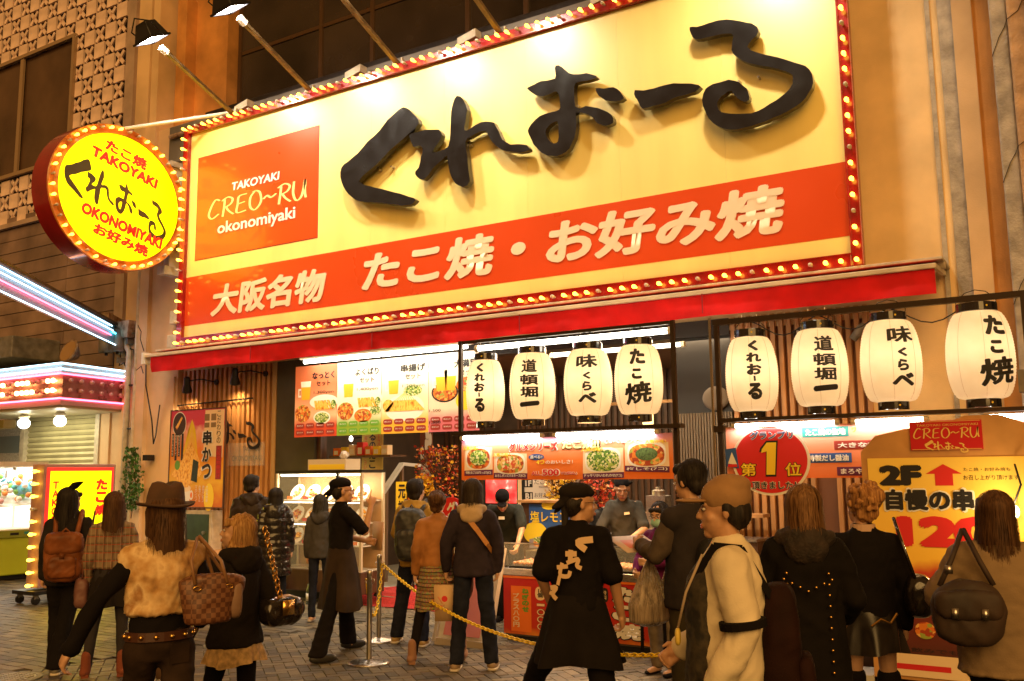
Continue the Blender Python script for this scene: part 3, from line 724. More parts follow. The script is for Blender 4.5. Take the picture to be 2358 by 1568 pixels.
text('たこ焼', FR, rb4(-1.80, -1.02, 6.68, 6.88), litr, RS, bold=.05, h=.016, rot=rot)
text('TAKOYAKI', FR, rb4(-2.04, -.80, 6.47, 6.65), litr, RS, bold=.055, h=.016, rot=rot)
text('OKONOMIYAKI', FR, rb4(-2.16, -.66, 5.50, 5.69), litr, RS, bold=.055, h=.016, rot=rot)
text('お好み焼', FR, rb4(-1.94, -.92, 5.27, 5.46), litr, RS, bold=.05, h=.016, rot=rot)
FRr = Frame(Vector((XR, cy, cz)) + Matrix.Rotation(rot, 3, 'X') @ Vector((0, -1.07, -.17)), Matrix.Rotation(rot, 3, 'X') @ Vector((0, 1, 0)), Matrix.Rotation(rot, 3, 'X') @ Vector((0, 0, 1)), (1, 0, 0), 2.06, .50)
logo(FRr, (0, 1, -.25, 1.15), litk, RS, h=.016, rise=.30)
box('bracket', creamm, XR - .3, XR - .1, -.55, -.1, 5.3, 5.45, RS); box('bracket', creamm, XR - .3, XR - .1, -.5, -.1, 7.3, 7.4, RS)
MB().box(XR - .3, XR - .15, -.42, -.12, 5.45, 7.3).build('wall_box', whitep, RS)
MB().tube([(XR - .2, -1.7, 7.6), (-12.2, -.26, 8.06)], .03, 8).build('tie_rod', whitep, RS)
lamp('round_sign_glow', 'AREA', (XR + .1, cy, cz), (XR + 3, cy, cz), 10, (1.0, .8, .1), 1.8)

# ---------------------------------------------------------------- wood slat wall, left
g0 = box('backing_board', mat('slat_backing', (.16, .06, .022), .7), -13.9, -11.54, .02, .1, .2, 3.9, B)
for k in range(20):
    x = -13.86 + k * .1185
    box('slat', wood, x, x + .062, -.05, .018, .2, 3.6, B, bevel=.003)
box('corner_board', mat('pale_wood', (.5, .3, .12), .5, noise=(6, .3), stretch=(1, 1, .1)), -11.54, -11.46, -.1, .1, 0.1, 3.6, B)
box('door_jamb', mat('olive_door_jamb', (.055, .045, .025), .4, noise=(3, .2)), -11.46, -10.6, -.08, .12, .1, 3.6, B)
box('door_jamb', woodd, -10.6, -10.52, -.02, .12, .1, 3.4, B)
# small spot lamps and rail on the slats
def spotlamp(x, z, side, label):
    T = thing('wall_spotlight', label, 'lamp', (x, -.08, z), group='black wall lamps')
    MB().lathe([(.05, 0), (.05, .03)], (0, 0, 0), 12, Matrix.Translation((x, -.05, z)) @ Matrix.Rotation(PI / 2, 4, 'X')).build('wall_plate', blackm, T)
    e = Vector((x + side * .42, -.35, z + .02)); MB().tube([(x, -.08, z), (x + side * .2, -.22, z + .05), e], .013, 6).build('arm', blackm, T)
    d = Vector((side * .25, .25, -.8)).normalized(); M_ = Matrix.Translation(e) @ d.to_track_quat('Z', 'Y').to_matrix().to_4x4()
    MB().lathe([(.03, -.08), (.05, -.06), (.055, .06), (.085, .16), (.088, .2)], (0, 0, 0), 16, M_).build('shade', blackm, T, smooth=True)
    lamp('wall_spot', 'SPOT', e + d * .215, e + d, 45, (1, .70, .34), .04, spot=110, blend=.8)
spotlamp(-12.95, 3.35, -1, 'black wall spotlight on a short arm above the skewer poster, left one')
spotlamp(-11.75, 3.42, -1, 'black wall spotlight near the dark door jamb, right of the other')
T = tag(MB().tube([(-14.05, -.1, 2.98), (-12.0, -.1, 3.02)], .014, 6).build('wall_rail', darkmetal), 'thin dark rail fixed across the vertical wood slats above the poster', 'rail')
# shop name on the slats and a clear plate
FW = facade_frame(-13.9, -11.54, 0, 3.6, -.056)
def fwb(x0, x1, z0, z1): return ((x0 + 13.9) / 2.36, (x1 + 13.9) / 2.36, z0 / 3.6, z1 / 3.6)
NS = thing('wall_lettering', 'black brush shop name and handwritten capitals on the wood slats right of the poster', 'sign', (-12, -.06, 2.5))
logo(facade_frame(-13.55, -11.78, 2.28, 2.78, -.10), (0, 1, 0, 1), prk, NS, rise=.35, parts=[2, 3, 4, 5], h=.012)
text('TAKOYAKI', FW, fwb(-12.25, -11.85, 2.14, 2.22), prk, NS, h=.012)
text('OKONOMIYAKI', FW, fwb(-12.5, -11.8, 1.98, 2.07), prk, NS, h=.012)
MB().box(-12.6, -11.72, -.075, -.07, 1.9, 2.28).build('clear_plate', clear, NS)

# skewer poster
PX0, PX1, PZ0, PZ1, PY = -13.74, -12.37, 1.22, 2.86, -.35
KP = thing('skewer_poster', 'orange and yellow poster of fried skewers with large brush letters in front of the slats', 'poster', (-13.05, PY, PZ0))
KF = facade_frame(PX0, PX1, PZ0, PZ1, PY)
kb = ramp_mat('skewer_poster_print', 'Z', [(0, (.45, .10, .01)), (.18, (.60, .16, .01)), (.4, (.75, .42, .02)), (.7, (.78, .22, .02)), (.9, (.80, .42, .30)), (1, (.6, .05, .1))], scale=(0.0, 1.64), distort=.25)
box('sheet', kb, PX0, PX1, PY, PY + .006, PZ0, PZ1, KP)
for a in ((PX0 - .02, PX1 + .02, PZ1, PZ1 + .02), (PX0 - .02, PX1 + .02, PZ0 - .02, PZ0), (PX0 - .02, PX0, PZ0, PZ1), (PX1, PX1 + .02, PZ0, PZ1)): box('frame', woodd, a[0], a[1], PY - .01, PY + .02, a[2], a[3], KP)
p = Print(KF, KP)
p.poly([(.62, .52), (.97, .5), (.985, .99), (.64, .99)], prcream, .001)
p.oval(.16, .86, .13, .13, prw, .002).oval(.16, .86, .12, .12, mat('print_char', (.05, .025, .01), .5), .003)
p.poly([(.12, .80), (.22, .92), (.2, .94), (.09, .83)], food_or, .004)
r = random.Random(3)
for k in range(15):
    a = -.5 + k / 14.0; x = .33 + a * .5; 
    p.poly([(x - .035, .20 + abs(a) * .25), (x + .04, .20 + abs(a) * .25), (.38 + a * .28 + .028, .66 - abs(a) * .3), (.38 + a * .28 - .02, .66 - abs(a) * .3)], food_or, .002 + .0004 * k)
    p.poly([(.38 + a * .28 - .004, .66 - abs(a) * .3), (.38 + a * .28 + .006, .66 - abs(a) * .3), (.40 + a * .12 + .005, .90 - abs(a) * .2), (.40 + a * .12 - .005, .9 - abs(a) * .2)], pry, .0025)
p.poly([(.42, .27), (.53, .25), (.55, .46), (.45, .49)], mat('print_nori', (.02, .03, .01), .5, noise=(30, .5)), .0095)
p.rect(.855, .955, .28, .62, prm, .003)
p.rect(.63, .72, .88, .95, mat('print_sepia', (.25, .16, .07), .5), .003).rect(.75, .84, .88, .95, mat('print_sepia', (0, 0, 0)), .003).rect(.63, .72, .81, .86, mat('print_sepia', (0, 0, 0)), .003).rect(.75, .84, .81, .86, mat('print_sepia', (0, 0, 0)), .003)
for k in range(4): p.rect(.03 + k * .06, .07 + k * .06, .52 - .04 * (k % 2), .76, prk, .003)
p.oval(.15, .43, .05, .05, prg, .003); p.oval(.75, .1, .09, .14, pry, .003)
p.poly([(.26, .05), (.40, .05), (.41, .19), (.25, .19)], prw, .003).oval(.33, .19, .09, .035, prcream, .0035).oval(.43, .12, .035, .05, prw, .0032).oval(.43, .12, .02, .03, pro, .0036)
p.done()
vtext('串かつ', KF, (.60, .80, .27, .80), prw, KP, bold=.07, h=.010)
vtext('串かつ', KF, (.62, .78, .28, .79), prk, KP, bold=.03, h=.0145)
vtext('こだわりの', KF, (.86, .93, .64, .98), prk, KP, h=.006)
vtext('大阪名物串揚げ', KF, (.87, .94, .29, .61), prr, KP, h=.006)
for k, s_ in enumerate(('創業以来の味を', '毎日揚げたてで', '秘伝のソース')): vtext(s_, KF, (.035 + k * .06, .065 + k * .06, .53, .75), prw, KP, h=.006)
for k, s_ in enumerate(('マカンパイ', 'お箸でビール', '焼酎のレモン', '大阪名物屋')): vtext(s_, KF, (.50 + k * .065, .54 + k * .065, .05, .22), prw, KP, h=.006)
# green cupboard and shelf below it
CB = thing('green_cupboard', 'dark green board in a cream frame under the skewer poster', 'cupboard', (-13.2, -.3, .1))
box('frame', creamm, -13.35, -12.65, -.32, -.1, .5, 1.16, CB); box('door', mat('dark_green_board', (.03, .06, .025), .4, noise=(6, .3)), -13.28, -12.72, -.335, -.321, .55, 1.10, CB)
MB().lathe([(.03, 0), (.03, .03)], (0, 0, 0), 10, Matrix.Translation((-12.82, -.336, .8)) @ Matrix.Rotation(PI / 2, 4, 'X')).build('knob', steel, CB)
SH = thing('wooden_counter', 'brown wooden counter shelf against the slats behind the blonde woman', 'counter', (-12.6, -.5, 0.1))
box('top', wood, -13.5, -11.6, -.8, -.1, .46, .52, SH, bevel=.01); box('front', woodd, -13.4, -11.7, -.68, -.62, .1, .46, SH)
box('plinth_wall', mat('plinth', (.2, .13, .08), .7), -13.9, -11.5, -.06, .1, 0.1, .22, B)

# ---------------------------------------------------------------- interior of the shop
back = mat('dark_slat_wall', (.06, .035, .02), .6, noise=(5, .3))
bx('back_wall', back, -11.5, -3.3, 4.1, 4.3, .1, 3.7)
for k in range(66):
    x = -11.4 + k * .12
    if not (-10.2 < x < -9.4): MB().box(x, x + .05, 4.05, 4.1, .1, 3.6).build('back_slat', woodd, B)
bx('side_wall', back, -11.3, -11.1, .12, 4.1, .1, 3.7); bx('side_wall', back, -3.35, -3.2, .12, 4.1, .1, 3.7)
bx('ceiling', mat('dim_ceiling', (.12, .07, .04), .7), -11.5, -3.2, .35, 4.3, 3.5, 3.6)
bx('beam', mat('dark_beam', (.03, .02, .014), .5), -10.55, -3.77, -.02, .2, 3.4, 3.6)
bx('transom_bar', mat('brass_bar', (.4, .22, .08), .4, .5), -6.0, -3.4, .3, .34, 2.62, 2.66)
# narrow ribbed panels left of the right-hand slats and the dark opening
for k in range(22): MB().box(-4.55 + k * .037, -4.525 + k * .037, .02, .05, .1, 2.45).build('rib', mat('ribbed_metal', (.14, .10, .06), .5, .3), B)
bx('opening_shade_sheet', mat('opening_shade', (.012, .009, .007), .6), -4.56, -3.72, .06, .1, .1, 3.4)  # black sheet stands in for the shade inside the opening
tag(MB().ell((-3.98, .0, 2.62), (.17, .06, .15), 18, 12).build('paper_lamp', mat('unlit_paper', (.16, .13, .10), .7), smooth=True), 'unlit round grey paper lamp in the dark opening between the two lantern frames', 'lamp')
warm = glow('warm_downlight', (1.0, .72, .35), 12)
for k, (x, y) in enumerate(((-9.6, 1.6), (-8.2, 2.4), (-6.6, 1.4), (-5.4, 1.0), (-5.2, 2.6), (-4.2, 1.6), (-7.2, 3.2))):
    MB().lathe([(.07, 0), (.07, .02)], (x, y, 3.47), 12).build('downlight', warm, B)
lamp('ceiling_light', 'AREA', (-7.4, 1.8, 3.4), (-7.4, 1.8, 0), 130, (1, .72, .42), 4.5, 2.2)
lamp('ceiling_light', 'AREA', (-4.9, .6, 3.3), (-4.9, .2, 0), 150, (1, .74, .45), 2.2, 1.4)
# hanging tubular lamps inside
for k, x in enumerate((-5.55, -5.05, -4.35)):
    T = thing('pendant_lamp', ['cream tubular pendant lamp inside behind the first two lanterns', 'cream tubular pendant lamp inside below the second lantern', 'cream tubular pendant lamp inside between the third and fourth lanterns'][k], 'lamp', (x, 1.5, 2.3), group='pendant lamps inside the shop')
    MB().tube([(x, 1.5, 3.5), (x, 1.5, 2.72)], .006, 5).build('cord', blackm, T)
    MB().lathe([(.07, 0), (.08, .02), (.08, .3), (.07, .32)], (x, 1.5, 2.4), 12).build('shade', glow('pendant_shade', (1, .62, .25), 2.2), T, smooth=True)
# stairs with a pale rail
ST = thing('staircase', 'open wooden staircase rising inside the entrance behind the pointing cook', 'staircase', (-7.6, .6, .1))
for k in range(9):
    z = .28 + k * .19; y = .5 + k * .25
    box('tread', mat('tread_wood', (.42, .17, .06), .4, noise=(8, .3), stretch=(.2, 1, 1)), -8.5, -7.15, y, y + .3, z, z + .04, ST)
    box('riser', mat('riser_dark', (.07, .035, .02), .6), -8.5, -7.15, y + .28, y + .3, z - .15, z, ST)
g = MB(); g.bar((-8.53, .45, .1), (-8.53, 2.9, 1.95), .05, .22); g.build('stringer', woodd, ST); g = MB(); g.bar((-7.12, .45, .1), (-7.12, 2.9, 1.95), .05, .22); g.build('stringer', woodd, ST)
HR = thing('handrail', 'pale sloping metal handrail on brown posts by the stairs', 'handrail', (-7.6, -.1, .1))
a = Vector(on(850, 1180, 1, -.25)); b = Vector(on(925, 1068, 1, .9)); c_ = Vector(on(968, 1072, 1, 1.2))
MB().bar(a, b, .08, .05).build('rail', mat('pale_rail', (.68, .66, .62), .3, .3), HR); MB().bar(b, c_, .06, .05).build('rail', mat('pale_rail', (0, 0, 0)), HR)
for p_ in (a, b, (a + b) / 2, c_): MB().bar((p_.x, p_.y, .1), (p_.x, p_.y, p_.z), .05).build('post', mat('post_brown', (.22, .14, .1), .4, .3), HR)
MB().bar((-8.3, -.3, 1.0), (-6.9, -.3, 1.0), .05, .04).build('rail', wood, HR)
for k, x in enumerate((-8.1, -7.05)): MB().bar((x, -.3, .1), (x, -.3, 1.0), .06).build('post', woodd, HR)
SHF = thing('package_shelf', 'dark wall shelf with small orange packages above the display case', 'shelf', (-9.9, .3, 2.0))
box('board', woodd, -10.45, -9.2, .1, .5, 2.0, 2.03, SHF)
rq = random.Random(31)
for k in range(7):
    x = -10.4 + k * .165; h_ = rq.uniform(.12, .24); T = thing('package', ['orange package at the left end of the dark shelf above the display case', 'yellow package, second from the left on the dark shelf', 'cream package, third from the left on the dark shelf', 'red package in the middle of the dark shelf', 'orange package right of the red one on the dark shelf', 'yellow package, second from the right on the dark shelf', 'cream package at the right end of the dark shelf'][k], 'package', (x, .2, 2.03), group='packages on the shelf above the case')
    box('carton', [pro, pry, prcream, prr][k % 4], x, x + .12, .14, .26, 2.032, 2.032 + h_, T); box('label', prw, x + .02, x + .10, .136, .1395, 2.05, 2.05 + h_ * .5, T)
for k in range(4):
    T = thing('clip_spot', ['small clip spotlight inside the entrance, uppermost of four in a column', 'small clip spotlight inside the entrance, second from the top', 'small clip spotlight inside the entrance, third from the top', 'small clip spotlight inside the entrance, lowest of four'][k], 'lamp', (-9.05 + .1 * k, .2, 2.0), group='clip spotlights inside the entrance')
    q = on(*[(808, 1010), (812, 1030), (806, 1085), (816, 1100)][k], 1, .3); MB().tube([(q[0], .32, q[2]), (q[0] + .1, .45, q[2] + .03)], .012, 6).build('arm', blackm, T); MB().ell((q[0], .3, q[2]), (.03, .03, .045), 10, 8).build('bulb', glow('clip_spot_glow', (1, .9, .75), 9), T, smooth=True)
# yellow vertical banner inside: くれおーるのたこ焼
YB = thing('hanging_banner', 'long yellow cloth banner with black vertical brush letters inside the entrance', 'banner', (-8.8, .5, 1.2))
q0 = on(832, 1112, 1, .5); q1 = on(882, 940, 1, .5)
BF = facade_frame(q0[0], q1[0], q0[2], q1[2] + .25, .5)
box('cloth', mat('banner_yellow', (.62, .45, .10), .8, noise=(5, .15)), q0[0], q1[0], .5, .508, q0[2], q1[2] + .25, YB)
vtext('くれおーるのたこ焼', BF, (.36, .66, .05, .98), prk, YB, bold=.02)
vtext('元祖どろソース', BF, (.74, .88, .4, .98), prr, YB); vtext('毎度有難うございます', BF, (.12, .26, .06, .52), prr, YB)
tag(box('paper_sheet', glow('paper_glow', (1, .75, .4), .5), -7.35, -6.5, 1.9, 1.92, 1.75, 2.35), 'pale paper sheet with added glow hanging behind the glass left of the stall', 'notice')  # the paper is no lamp: emission in its material makes it look lit
# dark screen with white blossoms
BS = thing('blossom_screen', 'narrow brown cloth hanging with white blossoms beside the stair rail', 'hanging', (-7.9, 1.0, 1.2))
q0 = on(967, 1090, 1, 1.3); q1 = on(995, 985, 1, 1.3)
box('cloth', mat('screen_brown', (.14, .035, .015), .7), q0[0], q1[0], 1.3, 1.31, q0[2] - .3, q1[2] + .3, BS)
SF = facade_frame(q0[0], q1[0], q0[2] - .3, q1[2] + .3, 1.3); p = Print(SF, BS); r = random.Random(5)
for k in range(17):
    cu, cv = r.uniform(.15, .85), r.uniform(.05, .95)
    for j in range(5): p.oval(cu + .09 * math.cos(j * 1.257), cv + .09 * math.sin(j * 1.257) * SF.w / SF.h, .07, .07, prw, .002 + .0003 * j + k * .00005, n=8)
p.done('blossom')

# ---------------------------------------------------------------- menu boards under the strip light
MBX = [-10.53, -9.66, -8.80, -7.95, -7.09]
titles = [('なっとく', '1,300yen'), ('よくばり', '1,400yen'), ('串揚げ', '1,200yen'), ('大満足', '1,500yen')]
bgs = [((.60, .06, .02), (.80, .45, .25), (.62, .16, .06)), ((.25, .38, .03), (.85, .80, .60), (.85, .82, .70)), ((.80, .45, .04), (.85, .70, .40), (.85, .80, .65)), ((.62, .16, .20), (.85, .62, .45), (.85, .74, .6))]
labs = ['menu board with a red foot and beer glass, leftmost of four', 'menu board with a green foot, second of the four from the left', 'menu board with an orange foot and a fan of skewers, third of the four', 'pink menu board with two beer glasses, partly behind the first lantern']
for k in range(4):
    x0, x1 = MBX[k] + .006, MBX[k + 1] - .006; z0, z1 = 2.31, 3.40; Y = -.6
    T = thing('menu_board', labs[k], 'menu board', ((x0 + x1) / 2, Y, z0), group='menu boards hung over the entrance')
    lo, mi_, hi = bgs[k]
    box('sheet', ramp_mat('menu_print_%s' % 'abcd'[k], 'Z', [(0, lo), (.17, lo), (.32, mi_), (.75, hi), (1, hi)], scale=(0, z1 - z0), distort=.06), x0, x1, Y, Y + .01, z0, z1, T)
    F = facade_frame(x0, x1, z0, z1, Y); p = Print(F, T)
    pill = prm if k != 1 else prg
    for i in range(4):
        for j in range(2):
            p.oval(.14 + i * .24, .06 + j * .095, .10, .036, pill, .002, e=.5)
    if k == 2:
        for i in range(9):
            a = (i - 4) * .085
            p.poly([(.5 + a * 1.15 - .05, .29), (.5 + a * 1.15 + .05, .29), (.5 + a * .62 + .03, .43), (.5 + a * .62 - .03, .43)], food_or, .003 + i * .0003)
            p.poly([(.5 + a * .62 - .006, .43), (.5 + a * .62 + .008, .43), (.55 + a * .1, .53), (.54 + a * .1, .53)], pry, .0025)
        p.oval(.5, .33, .42, .17, prw, .001, e=.9); p.oval(.68, .55, .2, .07, food_gr, .0026); p.oval(.15, .37, .12, .08, food_or, .003)
    elif k == 3:
        p.oval(.33, .50, .27, .13, prk, .0015).oval(.33, .50, .24, .11, food_rd, .0025).oval(.8, .58, .24, .1, pro, .0015).oval(.8, .58, .2, .08, food_mx, .0025).oval(.75, .38, .2, .12, pry, .002)
    else:
        p.oval(.70, .48, .34, .10, prw, .001).oval(.66, .43, .16, .06, food_or, .002)
        for i in range(5): p.poly([(.5 + i * .09, .37), (.57 + i * .09, .37), (.53 + i * .075, .5), (.47 + i * .075, .5)], food_or, .0025 + i * .0003)
        p.oval(.2, .33, .19, .12, food_rd, .003).oval(.6 if k else .66, .26, .2, .09, (pro if k else prw), .002).oval(.6 if k else .66, .26, .17, .07, (food_rd if k else food_gr), .003)
        p.oval(.93, .44, .06, .06, food_gr, .0042)
        if k: p.oval(.88, .32, .12, .06, food_gr, .003)
    for q in ((0,) if k != 3 else (0, .18)):
        p.poly([(.17 + q, .52), (.36 + q, .52), (.38 + q, .70), (.15 + q, .70)], mat('print_beer', (.85, .42, .02), .5), .003).poly([(.15 + q, .70), (.38 + q, .70), (.39 + q, .78), (.14 + q, .78)], prw, .0031).poly([(.08 + q, .56), (.15 + q, .56), (.15 + q, .68), (.08 + q, .68)], prw, .0028, holes=[[(.105 + q, .585), (.145 + q, .585), (.145 + q, .655), (.105 + q, .655)]])
    p.done()
    for i in range(4):
        for j in range(2): text('飲みもの', F, (.07 + i * .24, .21 + i * .24, .052 + j * .095, .073 + j * .095), prw, T, h=.004)
    text(titles[k][0], F, ((.42, .95) if k != 3 else (.52, .98)) + (.80, .90), prk, T, bold=.03, h=.005)
    text('セット', F, ((.52, .85) if k != 3 else (.62, .98)) + (.70, .775), prk, T, bold=.015, h=.005)
    text(titles[k][1] if k != 3 else '1,500', F, (.46, .93, .585, .635) if k != 3 else (.02, .25, .25, .29), prk, T, h=.005)
    if k == 3: text('1,350', F, (.02, .25, .10, .14), prk, T, bold=.012, h=.005)
TL = thing('strip_light', 'long bright fluorescent strip light above the menu boards under the awning', 'lamp', (-8.8, -.72, 3.4))
box('tray', whitep, -10.25, -7.15, -.80, -.64, 3.475, 3.50, TL)
for k in range(2): MB().tube([(-10.2 + k * 1.53, -.74, 3.44), (-8.72 + k * 1.53, -.74, 3.44)], .028, 10).build('tube', glow('menu_strip_tube', (1, .93, .78), 11), TL)
lamp('menu_strip_light', 'AREA', (-8.7, -.95, 3.36), (-8.7, -.62, 2.6), 20, (1, .88, .68), 3.0, .05)

# ---------------------------------------------------------------- food display case
DC = thing('display_case', 'lit glass display case of plastic food plates on a brown wheeled base', 'display case', (-9.2, -1.25, .1))
dx0, dx1, dy0, dy1 = -9.97, -8.37, -1.5, -1.02
box('base', woodd, dx0, dx1, dy0, dy1, .17, .46, DC, bevel=.01); box('top_frame', darkmetal, dx0, dx1, dy0, dy1, 1.76, 1.80, DC)
for x in (dx0, dx1 - .035): 
    for y in (dy0, dy1 - .035): box('upright', mat('pale_upright', (.6, .5, .35), .4), x, x + .035, y, y + .035, .46, 1.76, DC)
box('upright', darkmetal, -8.83, -8.79, dy0 - .001, dy0 + .035, .46, 1.76, DC)
box('back_panel', mat('case_back', (.50, .30, .14), .5, noise=(4, .2)), dx0, dx1, dy1 - .02, dy1 - .036 + .02, .46, 1.76, DC)
for k, z in enumerate((.46, .78, 1.08, 1.38)): box('shelf', mat('glass_shelf', (.65, .6, .5), .15), dx0 + .04, dx1 - .04, dy0 + .03, dy1 - .04, z, z + .014, DC)
box('pane', clear, dx0 + .036, -8.832, dy0 + .004, dy0 + .010, .47, 1.75, DC); box('pane', clear, -8.788, dx1 - .036, dy0 + .004, dy0 + .010, .47, 1.75, DC)
MB().tube([(dx0 + .06, dy0 + .05, 1.735), (dx1 - .06, dy0 + .05, 1.735)], .013, 8).build('tube', glow('case_tube', (1, .88, .62), 14), DC)
for z in (1.36, 1.06): MB().tube([(dx0 + .06, dy0 + .05, z), (dx1 - .06, dy0 + .05, z)], .007, 6).build('tube', glow('case_tube_small', (1, .8, .5), 8), DC)
lamp('case_light', 'AREA', (-9.2, dy0 + .1, 1.72), (-9.2, -1.15, .6), 20, (1, .82, .5), 1.5, .1)
for x in (dx0 + .08, dx1 - .08):
    for y in (dy0 + .06, dy1 - .06): MB().lathe([(.025, 0), (.045, .012), (.045, .03), (.02, .06)], (x, y, .105), 10).build('caster', blackm, DC)
np_ = 0
for zi, z in enumerate((1.395, 1.095, .795)):
    for k in range(5):
        x = dx0 + .22 + k * .30; np_ += 1
        T = thing('food_plate', '%s white plate of model food on the %s shelf of the display case' % (['leftmost', 'second', 'middle', 'fourth', 'rightmost'][k], ['top', 'middle', 'bottom'][zi]), 'plate', (x, -1.28, z), group='food plates in the display case')
        M_ = Matrix.Translation((x, -1.28, z + .09)) @ Matrix.Rotation(math.radians(62), 4, 'X')
        MB().lathe([(.05, -.012), (.125, .005), (.13, .012), (.12, .008), (.05, 0)], (0, 0, 0), 20, M_).build('dish', mat('china', (.8, .78, .72), .2), T, smooth=True)
        g = MB(); r = random.Random(np_)
        for j in range(16): a, q = r.uniform(0, 6.28), r.uniform(0, .075); g.ell(M_ @ Vector((q * math.cos(a), q * math.sin(a), .016)), (.025, .02, .018), 7, 5)
        g.build('food', [food_mx, food_rd, food_or][(k + zi) % 3], T, smooth=True)
        box('price_card', prr if k % 2 else pro, x - .08, x + .03, -1.41, -1.405, z + .005, z + .05, T)
BX = thing('cardboard_box', 'pale box with a yellow front standing on top of the display case', 'box', (-9.1, -1.2, 1.8))
box('carton', mat('pale_card', (.62, .5, .35), .7), -9.45, -8.75, -1.4, -1.1, 1.802, 1.95, BX); box('label', pry, -9.43, -8.77, -1.404, -1.4005, 1.81, 1.88, BX)
cb_ = MB().ell((-8.95, -1.2, 2.0), (.075, .05, .06), 14, 10); cb_.v = [(v[0] + .03 * mnoise.noise(Vector(v) * 17), v[1], v[2] + .035 * mnoise.noise(Vector(v) * 21 + Vector((3, 1, 2)))) for v in cb_.v]
tag(cb_.build('plastic_bag', mat('bag_white', (.34, .28, .22), .5, noise=(20, .5))), 'crumpled whitish bag on the box above the display case', 'bag')
for k, (x, c, lab) in enumerate(((-8.95, (.01, .012, .01), 'black sake bottle with a white label on the entrance step'), (-8.78, (.01, .02, .012), 'dark sake bottle with a white label, right of the black one'), (-9.2, (.07, .09, .04), 'green glass sake jar with a square label on the step'), (-9.75, (.015, .015, .02), 'dark bottle with a pale label at the left end of the step'))):
    T = thing('sake_bottle', lab, 'bottle', (x, -1.6, .0), group='sake bottles at the foot of the display case'); z0 = 0.0
    pr = [(.05, 0), (.052, .02), (.052, .2), (.02, .28), (.017, .36), (.02, .365), (.02, .38)] if k != 2 else [(.07, 0), (.07, .2), (.05, .24), (.05, .27)]
    MB().lathe(pr, (x, -1.55, .012), 14).build('glass', mat('bottle_%s' % 'abcd'[k], c, .1, coat=.5), T, smooth=True)
    MB().lathe([(.0525 if k != 2 else .0705, .05), (.0525 if k != 2 else .0705, .15)], (x, -1.55, .012), 14).build('label', prw, T, smooth=True)

# ---------------------------------------------------------------- stalls
def fluoro(T, x0, x1, y, z, r=.02, m=None):
    MB().tube([(x0, y, z), (x1, y, z)], r, 10).build('tube', m or tubew, T)
    for x in (x0 - .02, x1 + .02): MB().tube([(x - .02, y, z), (x + .02, y, z)], r * 1.3, 8).build('tube_cap', creamm, T)
YF = -2.5
SL = thing('stall_rack', 'dark metal frame of the left stall carrying four lanterns and a lit shelf', 'rack', (-4.8, YF, 0))
fm = mat('frame_brown', (.045, .028, .018), .4, .5)
for x in (-6.06, -3.5): MB().bar((x, YF, 0), (x, YF, 3.22), .042).build('post', fm, SL)
MB().bar((-6.03, YF, 3.2), (-3.53, YF, 3.2), .035, .035).build('rail', fm, SL)
box('shelf', fm, -6.13, -3.42, YF - .09, YF + .04, 2.155, 2.195, SL)
fluoro(SL, -5.98, -5.0, YF - .06, 2.125); fluoro(SL, -4.80, -3.70, YF - .06, 2.125)
fluoro(SL, -6.0, -3.66, YF + .28, 3.165, .032, glow('top_tube', (1, .93, .75), 11)); fluoro(SL, -5.2, -3.66, YF + .62, 3.06, .025, glow('top_tube_reflection', (1, .93, .75), 5))  # the weaker lower tube stands in for the top tube's reflection
lamp('stall_light', 'AREA', (-4.8, YF + .28, 3.1), (-4.8, -1.6, 1.0), 48, (1, .86, .6), 2.3, .06); lamp('shelf_light', 'AREA', (-4.85, YF - .09, 2.10), (-4.85, YF - .02, 1.5), 5, (1, .92, .8), 2.2, .03)
SR = thing('stall_rack', 'dark metal frame of the right stall carrying four lanterns and a lit shelf', 'rack', (-1.7, YF, 0))
MB().bar((-3.05, YF, 0), (-3.05, YF, 3.17), .042).build('post', fm, SR); MB().bar((-3.11, YF - .02, 1.2), (-3.11, YF - .02, 3.2), .02).build('post', mat('chrome_edge', (.5, .5, .5), .2, 1.0), SR)
MB().bar((-.43, YF, 0), (-.43, YF, 3.16), .06).build('post', fm, SR)
MB().bar((-3.08, YF, 3.15), (-.3, YF, 3.15), .05, .05).build('rail', fm, SR); box('shelf', fm, -3.02, -.2, YF - .09, YF + .04, 2.19, 2.225, SR)
MB().box(-3.1, -3.0, YF - .06, YF + .06, 2.1, 2.16).build('clamp', fm, SR); MB().box(-.52, -.38, YF - .1, YF + .06, 2.34, 2.52).build('clamp', greymetal, SR)
fluoro(SR, -2.88, -1.98, YF - .06, 2.15); fluoro(SR, -1.80, -1.25, YF - .06, 2.15); fluoro(SR, -.75, -.4, YF - .06, 2.15)
lamp('shelf_light', 'AREA', (-1.7, YF - .09, 2.12), (-1.7, YF - .02, 1.5), 6, (1, .92, .8), 2.5, .03)

# orange banner of the left stall
def banner(x0, x1, z0, z1, label, m, Y):
    T = thing('banner', label, 'banner', ((x0 + x1) / 2, Y, z0)); box('sheet', m, x0, x1, Y, Y + .008, z0, z1, T)
    return T, facade_frame(x0, x1, z0, z1, Y)
ob = ramp_mat('orange_banner_print', 'Z', [(0, (.70, .14, .012)), (.5, (.75, .19, .03)), (.85, (.72, .30, .16)), (1, (.6, .25, .4))], scale=(0, .46), distort=.15)
T, F = banner(-6.03, -3.53, 1.665, 2.11, 'orange banner of four topped octopus ball dishes hung under the left lit shelf', ob, YF - .03)
p = Print(F, T)
cards = [(.015, .165, .12, .80, food_gr, -.02, '半熟たまごとねぎたっぷり(8コ)'), (.17, .34, .02, .62, food_mx, .02, 'おろしポンズマヨネーズ(8コ)'), (.605, .79, .03, .70, food_gr, -.03, 'ドッサリかいわれのせ(7コ)'), (.795, .985, .14, .80, food_rd, .03, '梅しそ(7コ)')]
